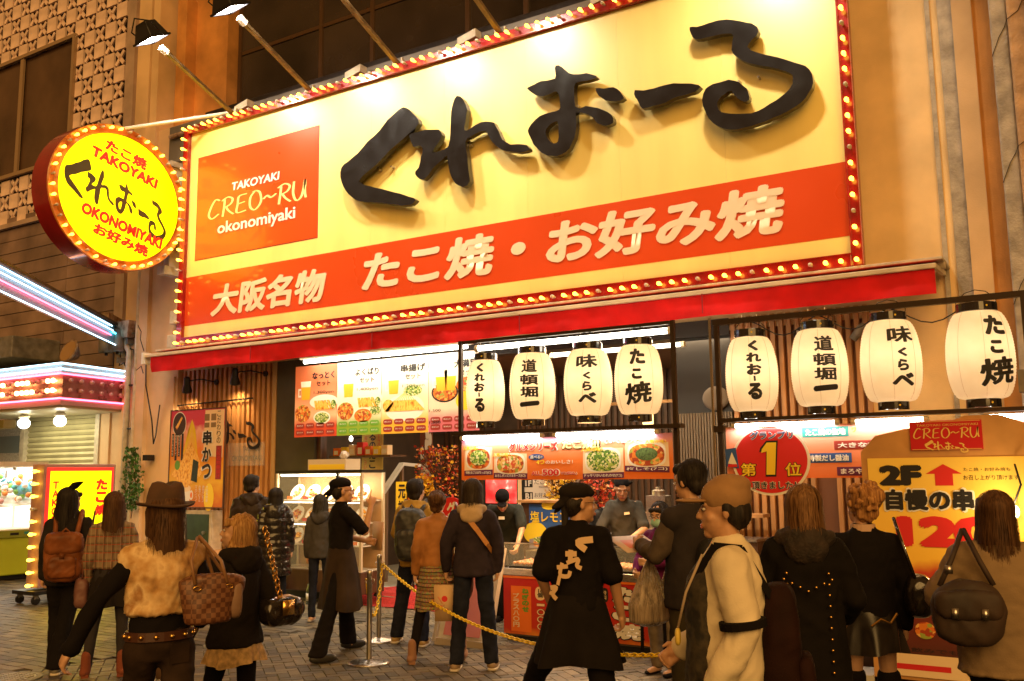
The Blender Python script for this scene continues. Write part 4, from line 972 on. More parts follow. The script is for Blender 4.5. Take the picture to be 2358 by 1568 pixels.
for i, (u0, u1, v0, v1, fm_, tl, s_) in enumerate(cards):
    p.poly([(u0, v0 + tl), (u1, v0), (u1 - .002, v1), (u0 + .003, v1 + tl)], prcream, .002)
    p.poly([(u0, v0 + tl), (u1, v0), (u1, v0 + .13), (u0, v0 + .13 + tl)], prp, .003)
    p.oval((u0 + u1) / 2, (v0 + v1) / 2 + .07, (u1 - u0) * .44, (v1 - v0) * .42, prw, .0035, e=.6)
    p.oval((u0 + u1) / 2, (v0 + v1) / 2 + .06, (u1 - u0) * .40, (v1 - v0) * .37, food_rd if i != 2 else food_gr, .0045, e=.8)
    if i != 3: p.oval((u0 + u1) / 2, (v0 + v1) / 2 + .08, (u1 - u0) * .30, (v1 - v0) * .28, fm_, .0055)
    else: p.oval((u0 + u1) / 2, (v0 + v1) / 2 + .08, (u1 - u0) * .25, (v1 - v0) * .22, mat('print_herb', (.09, .15, .04), .5, noise=(60, .6)), .0055)
    text(s_, F, (u0 + .008, u1 - .008, v0 + .025 + tl / 2, v0 + .105 + tl / 2), prw, T, bold=.01, h=.006)
    text('人気の味！', F, (u0 - .005, u0 + (u1 - u0) * .5, v1 - .07, v1 + .03) if i != 3 else (u0 + .09, u1 - .01, v1 - .02, v1 + .06), pry, T, bold=.03, h=.0075)
p.oval(.385, .53, .038, .075, prb, .002)
p.done()
text('グルメシリーズ', F, (.245, .495, .66, .90), prw, T, bold=.09, h=.003); text('グルメシリーズ', F, (.25, .49, .68, .88), prr, T, bold=.035, h=.009)
text('たこ焼!!', F, (.505, .69, .68, .93), prk, T, bold=.09, h=.003); text('たこ焼!!', F, (.51, .685, .70, .91), mat('print_pale_yellow', (.85, .75, .3), .5), T, bold=.05, h=.009)
text('ていくあうと', F, (.70, .86, .80, .92), prpink, T, bold=.06, h=.003); text('ていくあうと', F, (.70, .86, .80, .92), prw, T, bold=.02, h=.009)
text('選べる!!', F, (.355, .415, .49, .57), prw, T, bold=.01, h=.004)
text('4つ', F, (.385, .425, .36, .46), pry, T, bold=.03, h=.003); text('のおいしさ！', F, (.43, .56, .365, .45), prw, T, bold=.015, h=.003)
text('ALL', F, (.36, .405, .10, .20), prw, T, bold=.07, h=.002); text('ALL', F, (.362, .403, .105, .195), prr, T, bold=.02, h=.007)
text('500', F, (.41, .50, .08, .25), prw, T, bold=.09, h=.002); text('500', F, (.415, .495, .09, .24), prr, T, bold=.03, h=.008)
text('円(税込)', F, (.505, .58, .10, .18), prw, T, bold=.06, h=.002); text('円(税込)', F, (.507, .578, .105, .175), prr, T, bold=.01, h=.007)

# right stall banner
T, F = banner(-2.99, -.36, 1.665, 2.14, 'pink and orange banner with dark title bars hung under the right lit shelf', ramp_mat('pink_banner_print', 'Z', [(0, (.72, .16, .03)), (.4, (.72, .22, .08)), (1, (.75, .32, .25))], scale=(0, .47), distort=.1), YF - .03)
p = Print(F, T)
for s_, u0, u1, v0, v1, m_ in (('たこ焼の生地', .27, .425, .76, .95, prt), ('大きな!', .375, .50, .52, .68, prm), ('特製だし醤油', .275, .43, .28, .46, prb), ('まろやか', .38, .50, .04, .20, prp)):
    p.rect(u0, u1, v0, v1, m_, .002); text(s_, F, (u0 + .012, u1 - .01, v0 + .03, v1 - .03), prw, T, bold=.03, h=.004)
p.done()
text('ワ', F, (.435, .45, .83, .92), pry, T, bold=.03); 
RB = thing('round_banner', 'round red banner with white rim and a big yellow figure one', 'banner', (-2.55, YF - .08, 1.55))
RF = facade_frame(-2.98 + .02, -2.17, 1.50, 2.16, YF - .075); k_ = RF.w / RF.h
g = MB(); 
for rr, m_, h_ in ((.5, prw, 0), (.465, prr, .004)):
    g = MB(); g.add([RF(.5 + rr * math.cos(j * PI / 24) / RF.w * .72, .50 + rr * math.sin(j * PI / 24) / RF.h * .64, h_) for j in range(48)], [tuple(range(48))]); g.build('disc', m_, RB)
text('グランプリ', RF, (.27, .78, .78, .90), prw, RB, bold=.07, h=.007); text('グランプリ', RF, (.275, .775, .785, .895), prb, RB, bold=.02, h=.011)
ONE = [(.47, .74), (.58, .74), (.55, .30), (.45, .30), (.465, .62), (.40, .60), (.41, .65)]
for k_, m_, h_ in ((1.12, prk, .008), (1.0, pry, .012)):
    g = MB(); flat_poly(g, [(.5 + (x - .5) * (k_ + (.12 if m_ is prk else 0)), .52 + (y - .52) * k_) for x, y in ONE][::-1], RF, h_); g.build('figure_one', m_, RB)
for s_, u0 in (('第', .14), ('位', .66)): text(s_, RF, (u0, u0 + .20, .27, .47), prk, RB, bold=.05, h=.007); text(s_, RF, (u0 + .01, u0 + .19, .28, .46), pry, RB, bold=.015, h=.011)
text('頂きました！', RF, (.27, .79, .10, .21), prw, RB, bold=.05, h=.007); text('頂きました！', RF, (.275, .785, .105, .205), prk, RB, bold=.01, h=.011)
p = Print(RF, RB); p.poly([(-.02, .42), (.13, .39), (.10, .68), (-.03, .66)], prb, .012).poly([(.0, .46), (.11, .44), (.05, .62)], prw, .014).rect(.0, .11, .41, .45, prr, .016); p.done('stuck_card')

# ---------------------------------------------------------------- lanterns
paper = bpy.data.materials.new('lantern_paper'); paper.use_nodes = True
nt = paper.node_tree; nt.nodes.clear(); L = nt.links
out = nt.nodes.new('ShaderNodeOutputMaterial'); df = nt.nodes.new('ShaderNodeBsdfDiffuse'); tl = nt.nodes.new('ShaderNodeBsdfTranslucent'); mx = nt.nodes.new('ShaderNodeMixShader'); ad = nt.nodes.new('ShaderNodeAddShader'); em = nt.nodes.new('ShaderNodeEmission')
nz = nt.nodes.new('ShaderNodeTexNoise'); nz.inputs['Scale'].default_value = 9; rp = nt.nodes.new('ShaderNodeValToRGB'); rp.color_ramp.elements[0].color = (.80, .68, .50, 1); rp.color_ramp.elements[1].color = (.88, .80, .66, 1)
tc = nt.nodes.new('ShaderNodeTexCoord'); L.new(tc.outputs['Object'], nz.inputs['Vector']); L.new(nz.outputs['Fac'], rp.inputs[0])
L.new(rp.outputs[0], df.inputs[0]); L.new(rp.outputs[0], tl.inputs[0]); mx.inputs[0].default_value = .62; L.new(df.outputs[0], mx.inputs[1]); L.new(tl.outputs[0], mx.inputs[2])
em.inputs[0].default_value = (1.0, .62, .28, 1); em.inputs[1].default_value = .10; L.new(mx.outputs[0], ad.inputs[0]); L.new(em.outputs[0], ad.inputs[1]); L.new(ad.outputs[0], out.inputs[0])
lacq = mat('black_lacquer', (.012, .010, .012), .15, coat=.8)
ink = mat('ink', (.010, .008, .007), .6)
def prof(R, H, t):   # t 0..1 from bottom to top: shoulders fuller than the foot
    a = math.sin(PI * min(1, max(0, t)) ** .88) ** .36
    return R * (.50 + .50 * a)
def lantern(x, z0, z1, R, az, chars, label, side):
    T = thing('paper_lantern', label, 'lantern', (x, YF, z0), group='white paper lanterns on the %s stall frame' % side)
    H = z1 - z0; b0 = z0 + .07; b1 = z1 - .07; HB = b1 - b0
    NR = 30; pr = []
    for k in range(NR * 2 + 1):
        t = k / (NR * 2); pr.append((prof(R, HB, t) - (.0045 if k % 2 else 0), b0 - z0 + HB * t))
    mb = MB(); n = 40; vs = [(x + r_ * math.cos(2 * PI * j / n), YF + r_ * math.sin(2 * PI * j / n), z0 + zz) for r_, zz in pr for j in range(n)]
    fs = [(i * n + j, i * n + (j + 1) % n, (i + 1) * n + (j + 1) % n, (i + 1) * n + j) for i in range(len(pr) - 1) for j in range(n)]
    mb.add(vs, fs); mb.build('paper_body', paper, T, smooth=True)
    g = MB()
    for j in range(8):
        a = 2 * PI * (j + .3) / 8; g.tube([(x + (prof(R, HB, t) + .001) * math.cos(a), YF + (prof(R, HB, t) + .001) * math.sin(a), b0 + HB * t) for t in np.linspace(.02, .98, 14)], .0016, 4)
    g.build('paper_seam', mat('seam_tan', (.6, .38, .18), .7), T)
    for zz, w_, hh in ((z1 - .075, .60, .075), (z0, .50, .075)):
        MB().lathe([(R * w_ - .006, 0), (R * w_, .004), (R * w_, hh - .004), (R * w_ - .006, hh), ], (x, YF, zz), 28).build('cap', lacq, T, smooth=False)
        MB().lathe([(.008, 0), (.008, .006)], (0, 0, 0), 8, Matrix.Translation((x + R * w_ * math.cos(az), YF + R * w_ * math.sin(az), zz + hh / 2)) @ Matrix.Rotation(az, 4, 'Z') @ Matrix.Rotation(PI / 2, 4, 'Y')).build('rivet', pry, T)
    MB().tube([(x - R * .55, YF, z1 - .04), (x - R * .58, YF, z1 + .03), (x - R * .3, YF, z1 + .10), (x, YF, z1 + .12), (x + R * .3, YF, z1 + .10), (x + R * .58, YF, z1 + .03), (x + R * .55, YF, z1 - .04)], .004, 5).build('wire_handle', darkmetal, T)
    for dx in (-R * .3, R * .3): MB().tube([(x + dx, YF, z1 + .10), (x + dx, YF, 3.20)], .003, 5).build('hook', steel, T)
    def wr(u, v, w=0.0):
        a = az + (.5 - u) * -1 * 0 + (u - .5) * 1.55
        t = v; rr = prof(R, HB, t) + .004 + w
        return (x + rr * math.cos(a), YF + rr * math.sin(a), b0 + HB * t)
    for ch, u0, u1, v0, v1, rot in chars:
        text(ch, Frame((0, 0, 0), (1, 0, 0), (0, 0, 1), None, .5, .6), (u0, u1, v0, v1), ink, T, bold=(.028 if ch in '道頓堀味焼' else .075 if ch in 'くこ一' else .055), wrap=(wr, 18, 14), rot=rot)
    lamp('lantern_bulb', 'POINT', (x, YF, z0 + H * .55), (x, YF, 0), 4.0, (1.0, .78, .50), .04)
def lens(kind, dx=0.0):
    if kind == 0: return [(c, .5 - w / 2 + dx, .5 + w / 2 + dx, v0, v1, r) for c, w, v0, v1, r in (('く', .27, .78, .93, 0), ('れ', .38, .63, .76, 0), ('お', .36, .46, .61, 0), ('|', .05, .38, .45, .1), ('る', .36, .14, .36, 0))]
    if kind == 1: return [(c, .5 - w / 2 + dx, .5 + w / 2 + dx, v0, v1, r) for c, w, v0, v1, r in (('道', .46, .68, .88, 0), ('頓', .52, .49, .65, 0), ('堀', .50, .31, .47, 0), ('一', .58, .18, .25, .05))]
    if kind == 2: return [(c, .5 - w / 2 + dx, .5 + w / 2 + dx, v0, v1, r) for c, w, v0, v1, r in (('味', .60, .69, .89, .05), ('く', .20, .52, .63, 0), ('ら', .24, .35, .49, 0), ('べ', .50, .16, .32, .06))]
    return [(c, .5 - w / 2 + dx + s_, .5 + w / 2 + dx + s_, v0, v1, r) for c, w, v0, v1, r, s_ in (('た', .44, .69, .92, .0, .02), ('こ', .26, .48, .63, 0, .0), ('焼', .74, .14, .44, .08, .02))]
LP = [(-5.725, 2.23, 3.05, .215, -.32), (-5.12, 2.23, 3.08, .25, -.15), (-4.45, 2.24, 3.07, .255, -.05), (-3.88, 2.23, 3.07, .245, -.07), (-2.725, 2.21, 3.05, .242, .1), (-2.10, 2.23, 3.07, .25, .2), (-1.49, 2.24, 3.09, .255, .38), (-.79, 2.23, 3.10, .265, .48)]
nmz = ['first lantern', 'second lantern', 'third lantern', 'fourth lantern']
lt = ['paper lantern with five small kana', 'paper lantern with three kanji over a thick bar', 'paper lantern with one kanji over three kana', 'paper lantern with three large characters']
for k, (x, z0, z1, R, off) in enumerate(LP):
    va = math.atan2(CAM[1] - YF, CAM[0] - x)
    lantern(x, z0, z1, R, va + math.asin(off), lens(k % 4), '%s, %s on the %s' % (lt[k % 4], ['leftmost', 'second', 'third', 'rightmost'][k % 4], 'left stall' if k < 4 else 'right stall'), 'left' if k < 4 else 'right')
CR = thing('lantern_cable', 'black cable sagging between the lanterns of the right frame', 'cable', (-2, YF, 3.1))
g = MB()
for a_, b_ in ((-2.725, -2.10), (-2.10, -1.49), (-1.49, -.79)): g.tube([(a_ + (b_ - a_) * t, YF + .03, 3.14 - .16 * math.sin(PI * t) ** 1.5) for t in np.linspace(0, 1, 9)], .006, 5)
g.build('wire', blackm, CR)

# ---------------------------------------------------------------- counters
CL = thing('food_counter', 'red fronted takeaway counter with steel top and hot plates under the left banner', 'counter', (-4.65, -2.2, 0))
cx0, cx1, cyf, cyb = -5.50, -3.80, -2.52, -1.85
cr = ramp_mat('counter_print', 'Z', [(0, (.70, .35, .03)), (.22, (.65, .22, .02)), (.4, (.50, .03, .01)), (1, (.48, .012, .01))], scale=(.0, .62), distort=.35)
box('body', mat('counter_carcass', (.1, .08, .06), .6), cx0 + .01, cx1 - .01, cyf + .02, cyb, .05, .62, CL)
box('front_panel', cr, cx0, cx1, cyf, cyf + .018, .07, .64, CL); box('top_strip', pro, cx0, cx1, cyf - .01, cyf + .02, .64, .665, CL)
box('steel_top', steel, cx0 - .02, cx1 + .02, cyf - .02, cyb, .665, .74, CL, bevel=.01); box('griddle', blackm, cx0 + .05, cx1 - .05, cyf + .03, cyb - .1, .74, .765, CL)
box('plinth', blackm, cx0 + .02, cx1 - .02, cyf + .03, cyb, 0, .05, CL)
g = MB().box(cx0, cx1, cyf - .005, cyf, .765, 1.0); g.build('glass_guard', clear, CL); g = MB(); g.bar((cx0, cyf, 1.0), (cx1, cyf, 1.0), .012); g.build('guard_rail', steel, CL)
for x in (cx0 + .01, cx1 - .01): MB().bar((x, cyf, .74), (x, cyf, 1.0), .012).build('guard_post', steel, CL)
FC = facade_frame(cx0, cx1, .07, .64, cyf); p = Print(FC, CL)
p.rect(.055, .20, .05, .86, pro, .002).oval(.265, .75, .036, .12, prcream, .003, e=.8).oval(.335, .75, .036, .12, prcream, .003, e=.8)
p.rect(.60, .665, .05, .90, pry, .002).oval(.70, .80, .025, .12, prk, .003, e=.6); p.done()
vtext('ねぎのせ', FC, (.135, .185, .40, .83), prg, CL, bold=.05, h=.004); vtext('プラス八〇円', FC, (.07, .115, .12, .74), prcream, CL, bold=.03, h=.004)
text('16\n個', FC, (.245, .285, .68, .83), prk, CL, bold=.02, h=.005); vtext('一〇〇〇', FC, (.24, .30, .10, .62), prk, CL, bold=.06, h=.003); vtext('一〇〇〇', FC, (.243, .297, .105, .615), prcream, CL, bold=.02, h=.009)
text('10\n個', FC, (.318, .352, .68, .83), prk, CL, bold=.02, h=.005); vtext('六〇〇円', FC, (.315, .365, .1, .62), prcream, CL, bold=.02, h=.009)
vtext('たこ焼', FC, (.74, .95, .04, .98), prk, CL, bold=.09, h=.003); vtext('たこ焼', FC, (.75, .94, .06, .97), prw, CL, bold=.05, h=.009)
vtext('特製', FC, (.685, .715, .72, .88), prcream, CL, h=.006); vtext('だししょうゆ味', FC, (.61, .655, .10, .85), prk, CL, h=.004)
r = random.Random(9); tk = mat('takoyaki_crust', (.55, .22, .05), .3, noise=(25, .5), ncol=(.25, .07, .015), coat=.4)
tkm = MB().ell((0, 0, 0), (.024, .024, .022), 10, 7).mesh('octopus_ball', tk, True)
TB = thing('octopus_balls', 'rows of browned octopus balls glistening on the hot plate of the counter', 'food', (-4.9, -2.3, .77))
for i in range(28):
    for j in range(7):
        if cx0 + .1 + i * .056 > cx1 - .1: continue
        if -4.62 < cx0 + .1 + i * .056 < -4.5: continue
        o = bpy.data.objects.new('octopus_ball', tkm); COL.objects.link(o); o.parent = TB
        o.location = Vector((cx0 + .1 + i * .056 + r.uniform(-.004, .004), cyf + .07 + j * .056, .785 + r.uniform(0, .006))) - Vector((-4.9, -2.3, .77)); o.scale = [r.uniform(.9, 1.1)] * 3
lamp('griddle_lamp', 'AREA', (-4.9, -2.2, 1.5), (-4.9, -2.3, .75), 22, (1, .52, .18), 1.2, .1); lamp('griddle_lamp', 'AREA', (-4.0, -2.2, 1.5), (-4.0, -2.3, .75), 10, (1, .62, .28), .5, .1)
# right counter, mostly hidden
CR2 = thing('food_counter', 'dark counter with a white top behind the people at the right stall', 'counter', (-1.9, -2.2, 0))
box('body', mat('counter_dark', (.06, .03, .02), .5), -2.95, -.5, -2.48, -1.9, .0, .7, CR2); box('top', whitep, -2.97, -.48, -2.5, -1.88, .7, .73, CR2)
box('foot_ledge', mat('ledge_white', (.5, .47, .42), .5), -2.9, -.45, -2.95, -2.6, .04, .09, CR2)
# back of the stall: worktop, boxes, screens, flowers
WT = thing('worktop', 'steel back worktop with a wooden shelf behind the cooks', 'counter', (-4.7, -.6, 0))
box('body', woodd, -6.0, -3.3, -.75, -.35, .1, .95, WT); box('top', steel, -6.0, -3.3, -.78, -.33, .95, .98, WT); box('shelf', wood, -5.2, -3.3, -.5, -.25, 1.2, 1.24, WT)
SB = thing('poster_box', 'brown wooden box with a blue and yellow poster behind the striding cook', 'box', (-4.95, -1.35, .8))
q0 = xz(1218, 1262, -1.3); q1 = xz(1312, 1158, -1.3)
box('carcass', woodd, q0[0] - .12, q1[0], -1.28, -1.0, q0[1] - .1, q1[1], SB); box('poster', prb, q0[0], q1[0] - .02, -1.29, -1.281, q0[1], q1[1] - .02, SB); box('lid', wood, q0[0] - .16, q1[0] + .03, -1.32, -.98, q1[1], q1[1] + .03, SB)
SBF = facade_frame(q0[0], q1[0] - .02, q0[1], q1[1] - .02, -1.29); p = Print(SBF, SB)
p.oval(.15, .35, .3, .25, pry, .002).oval(.5, .98, .18, .1, pry, .0025).poly([(0, 0), (1, 0), (1, .5), (.6, .38), (.2, .25), (0, .2)], mat('print_stone', (.3, .25, .28), .5), .0035)
for k in range(4): p.oval(.2 + .2 * k, .12 + .08 * (k % 2), .1, .09, food_rd, .0045); p.oval(.2 + .2 * k, .2 + .08 * (k % 2), .09, .06, food_gr, .0055)
p.done(); text('塩レモン', SBF, (.03, .97, .60, .85), pry, SB, bold=.01, h=.004)
# directory board
q0 = xz(1196, 1160, -.2); q1 = xz(1273, 1098, -.2)
DB = thing('direction_board', 'white notice board marked 1F and B1 behind the left stall', 'sign', ((q0[0] + q1[0]) / 2, -.2, q0[1]))
box('board', prw, q0[0], q1[0], -.2, -.19, q0[1], q1[1], DB); DF = facade_frame(q0[0], q1[0], q0[1], q1[1], -.2); p = Print(DF, DB); p.rect(.15, .40, .62, .92, prk, .001).rect(.15, .40, .14, .44, prk, .001).rect(.055, .075, .2, .6, prk, .001).poly([(.03, .22), (.1, .22), (.065, .1)], prk, .001); p.done()
text('1F', DF, (.18, .37, .66, .88), prw, DB, bold=.03); text('B1', DF, (.18, .37, .18, .40), prw, DB, bold=.03); text('たこ焼', DF, (.45, .93, .72, .94), prk, DB); text('販売', DF, (.58, .82, .60, .66), prk, DB); text('お好み焼', DF, (.45, .95, .24, .42), prk, DB); text('地下一階でございます', DF, (.45, .93, .12, .17), prk, DB); vtext('現在地', DF, (.04, .09, .65, .95), prr, DB)
# video screen
q0 = xz(1118, 1158, -.25); q1 = xz(1188, 1095, -.25)
VS = thing('video_screen', 'glowing red and white video screen in a black frame behind the first cook', 'screen', ((q0[0] + q1[0]) / 2, -.25, q0[1]))
box('frame', blackm, q0[0] - .04, q1[0] + .1, -.24, -.18, q0[1] - .05, q1[1] + .05, VS); box('screen', ramp_mat('screen_picture', (1, 1, 1), [(0.3, (.02, .005, .005)), (.42, (.8, .02, .02)), (.55, (1, .1, .08)), (.62, (1, .75, .65)), (.75, (.9, .3, .08))], scale=3.2, tex='noise', emit=1.4), q0[0], q1[0], -.245, -.2405, q0[1], q1[1], VS)
box('screen_border', prcream, q1[0] + .02, q1[0] + .08, -.246, -.241, q0[1] - .04, q1[1] + .04, VS)
# flower arrangements
def flowers(name, label, c, n, spread, mats_, seed, stems=True):
    T = thing(name, label, 'flowers', c); r = random.Random(seed); buf = {m.name: (m, MB()) for m in mats_}
    for k in range(n):
        m = r.choice(mats_); a, b = r.uniform(0, 2 * PI), r.random(); rr = spread[0] * b ** .5
        p_ = Vector((c[0] + rr * math.cos(a), c[1] + rr * math.sin(a) * .5, c[2] + .3 + r.random() * spread[1])); s_ = r.uniform(.012, .03)
        M_ = Matrix.Rotation(r.uniform(0, 6), 3, 'Z') @ Matrix.Rotation(r.uniform(0, 3), 3, 'X')
        vs = [p_ + M_ @ Vector(q) * s_ for q in ((-1, -.5, 0), (0, -.8, .3), (1, -.3, 0), (.7, .8, .2), (-.6, .9, 0))]
        buf[m.name][1].add(vs, [(0, 1, 2, 3, 4)])
        if k % 9 == 0: buf.setdefault('s', (mat('twig', (.08, .03, .015), .8), MB()))[1].tube([(c[0], c[1], c[2] + .25), (c[0] + (p_.x - c[0]) * .4, c[1], (p_.z + c[2] + .3) / 2), tuple(p_)], .005, 4)
    for m, mb in buf.values(): tag(mb.build('petals' if m.name != 'twig' else 'twigs', m, T), kind='stuff')
    MB().lathe([(.07, 0), (.11, .1), (.12, .25), (.10, .3)], c, 14).build('vase', blackm, T, smooth=True)
pet_y = mat('petal_yellow', (.75, .45, .02), .6); pet_r = mat('petal_red', (.5, .04, .01), .6); pet_o = mat('petal_orange', (.6, .2, .02), .6); pet_c = mat('petal_cream', (.7, .5, .25), .6)
v = on(1020, 1150, 1, .3); flowers('flower_arrangement', 'autumn arrangement of red berries and yellow leaves left of the stall post', (v[0], .3, 1.1), 700, (.5, .75), [pet_r, pet_r, pet_o, pet_y, mat('leaf_brown', (.15, .06, .02), .7)], 1)
tag(box('plant_stand', blackm, v[0] - .25, v[0] + .25, .1, .5, .1, 1.1), 'black stand under the autumn arrangement', 'stand')
v = on(965, 1160, 1, .1); flowers('flower_arrangement', 'bright yellow flowers beside the entrance handrail', (v[0] + .1, .1, 1.1), 260, (.16, .3), [pet_y], 5)
v = on(1290, 1150, 1, -.4); flowers('flower_arrangement', 'full yellow flowers right of the white direction board', (v[0], -.4, .98), 600, (.24, .5), [pet_y, pet_y, pet_c], 2)
v = on(1375, 1150, 1, -.4); flowers('flower_arrangement', 'red flowers on a cream sheet between the two cooks', (v[0], -.4, .98), 420, (.25, .5), [pet_r, pet_r, pet_o], 3)
# odds and ends on the stall
def small(name, label, cat, parts, loc):
    T = thing(name, label, cat, loc)
    for nm, mb, m in parts: mb.build(nm, m, T, smooth=nm in ('bowl', 'bottle'))
    return T
v = on(1385, 1177, 1, -.6); small('bowl', 'white bowl on the wooden shelf behind the second cook', 'bowl', [('bowl', MB().lathe([(.04, 0), (.09, .05), (.095, .06), (.085, .055)], (v[0], -.4, 1.245), 16), prw)], (v[0], -.4, 1.245))
v = on(1497, 1160, 1, -.5); small('bottle', 'teal squeeze bottle beside the steel urn', 'bottle', [('bottle', MB().lathe([(.035, 0), (.035, .12), (.012, .17), (.01, .22)], (v[0], -.6, .98), 12), prt), ('cap', MB().lathe([(.012, .22), (.008, .27)], (v[0], -.6, .98), 10), prw)], (v[0], -.6, .98))
v = on(1520, 1160, 1, -.5); small('steel_urn', 'grey steel urn with a lid behind the stall at the right', 'urn', [('body', MB().box(v[0] - .12, v[0] + .12, -.65, -.45, .98, 1.45), steel), ('lid', MB().lathe([(.08, 0), (.08, .06), (.03, .07), (.03, .1)], (v[0], -.55, 1.45), 14), steel)], (v[0], -.5, .98))
v = on(1250, 1275, 1, -1.75); small('sauce_pots', 'steel sauce container with brushes behind the hot plate', 'container', [('pan', MB().box(v[0] - .2, v[0] + .2, -1.8, -1.6, .74, .86), steel), ('bottle', MB().lathe([(.03, 0), (.03, .14), (.01, .18)], (v[0] + .28, -1.7, .74), 10), prw), ('cap', MB().lathe([(.012, .18), (.006, .22)], (v[0] + .28, -1.7, .74), 8), prb)], (v[0], -1.7, .74))

# ---------------------------------------------------------------- wall right of the opening, behind the right stall
bx('backing_board', mat('slat_backing', (0, 0, 0)), -3.77, -2.12, .02, .1, .1, 3.6)
for k in range(17):
    x = -3.74 + k * .097
    if -2.85 < x < -2.62 : continue
    box('slat', wood, x, x + .055, -.04, .018, .1, 3.6, B, bevel=.003)
bx('plain_panel', orangew, -2.84, -2.58, -.05, .0, 2.3, 3.6)
def vent(x, z, lab):
    T = thing('wall_vent', lab, 'vent', (x, -.06, z)); R_ = Matrix.Translation((x, -.05, z)) @ Matrix.Rotation(PI / 2, 4, 'X')
    MB().lathe([(.10, 0), (.10, .02), (.08, .03)], (0, 0, 0), 24, R_).build('ring', darkmetal, T)
    for dx in (-.045, 0, .045): MB().box(x + dx - .012, x + dx + .012, -.092, -.081, z - .06, z + .06).build('louvre', creamm, T)
vent(-2.87, 3.30, 'round louvred vent on the wall above the second right-hand lantern'); vent(-2.9, 2.9, 'round wall vent half hidden behind the second right-hand lantern')
T = thing('wall_spotlight', 'black spotlight on the wall between the second and third right-hand lanterns', 'lamp', (-2.0, -.1, 3.2), group='black wall lamps')
q = xz(1975, 765, -.3); M_ = Matrix.Translation((q[0], -.3, q[1])) @ Matrix.Rotation(.7, 4, 'Y')
MB().lathe([(.045, -.10), (.05, .06), (.04, .10), (.015, .12)], (0, 0, 0), 16, M_).build('shade', greymetal, T, smooth=True); MB().tube([(q[0], -.3, q[1]), (q[0] + .02, -.05, q[1] - .02)], .015, 6).build('arm', blackm, T)

# ---------------------------------------------------------------- neighbouring building on the left
NB = thing('neighbour_building', 'neighbouring building with a cross patterned screen wall, siding boards and a shutter', 'building', (-18, 0, 0))
def nx(n, m, *a, **k): return box(n, m, *a, NB, **k)
nx('wall', mat('dark_backing', (.05, .028, .022), .8), -24, -15.95, .10, .4, 7.0, 14)
nx('wall', beige2, -15.95, -15.02, .02, .4, 0, 14); nx('pilaster', pinkwall, -15.93, -15.66, -.06, .02, 4.4, 14); nx('pilaster', beige2, -15.5, -15.12, -.10, .02, 0, 14); nx('gap_shade_strip', darkrec, -15.06, -15.0, -.02, .0, 0, 14)  # last strip: dark colour in place of shade in the gap between buildings
# screen of square blocks and crosses
PT = .352; RT = .345
fz = MB()
pinkblock = mat('screen_concrete', (0.82, 0.60, 0.50), 0.8, noise=(2.5, 0.3), bump=(40, 0.2, 0.006))
sqm = MB().box(-PT / 2 + .012, PT / 2 - .012, .0, .05, -RT / 2 + .012, RT / 2 - .012).mesh('screen_block', pinkblock)
cr_ = MB()
for s_ in (1, -1):
    d = Vector((PT * .37 * s_, 0, RT * .42))
    cr_.bar(-d * .93 + Vector((0, .02, 0)), d * .93 + Vector((0, .02, 0)), .078, .03, up=(0, 1, 0))
crm_ = cr_.mesh('screen_cross', pinkblock)
nb = 0
for j in range(20):
    for i in range(18):
        x = -16.05 - (i + .5) * PT; z = 7.22 + (j + .5) * RT
        if z > 13.2: continue
        if x < -17.75 and 8.42 < z < 11.05 and not (x > -18.1 and z > 10.9): continue
        pq = proj((x, 0, z))
        if pq[0] < -350 or pq[1] < -200: continue
        me = crm_ if (i + j) % 2 == 0 else sqm
        o = bpy.data.objects.new('screen_cross' if me is crm_ else 'screen_block', me); COL.objects.link(o); o.parent = NB; o.location = Vector((x, 0, z)) - Vector((-18, 0, 0)); nb += 1
g = MB()
for i in range(5): g.box(-16.05 - i * PT - .006, -16.05 - i * PT + .006, .06, .075, 7.22, 14)
tag(g.build('screen_joints', darkmetal, NB), kind='stuff')
# screen window
W = nx('window', mat('window_frame_tan', (.3, .2, .12), .5), -22.0, -17.7, -.07, .0, 8.28, 8.36)
for a in ((-22, -17.7, -.07, .0, 10.98, 11.06), (-17.78, -17.7, -.07, .0, 8.36, 10.98), (-19.72, -19.6, -.05, .0, 8.36, 10.98)): nx('window_bar', mat('window_frame_tan', (0, 0, 0)), *a)
nx('window_pane', mat('brown_pane', (.10, .055, .03), .15, noise=(.6, .6), spec=.5), -22, -17.78, .03, .05, 8.36, 10.98)
nx('blind', mat('blind_brown', (.16, .10, .05), .6), -18.9, -17.95, .055, .07, 8.36, 9.1)
# siding boards
sid = [mat('siding_%s' % n_, c, .6, noise=(1.5, .45), bump=(60, .15, .006)) for n_, c in (('a', (.22, .145, .12)), ('b', (.19, .125, .10)), ('c', (.25, .165, .135)))]
nx('wall', darkrec, -24, -15.95, .08, .2, 3.0, 7.2)
z = 3.05; j = 0
while z < 7.1:
    for x0, x1 in ((-24, -20.3), (-20.3, -17.62), (-17.62, -15.96)):
        dz = random.uniform(-.004, .004)
        box('siding_board', random.choice(sid), x0 + .008, x1 - .008, .0 + dz, .08, z + .008, z + .262, NB)
    z += .27; j += 1
nx('cornice', pinkwall, -24, -15.95, -.08, .1, 7.12, 7.22)
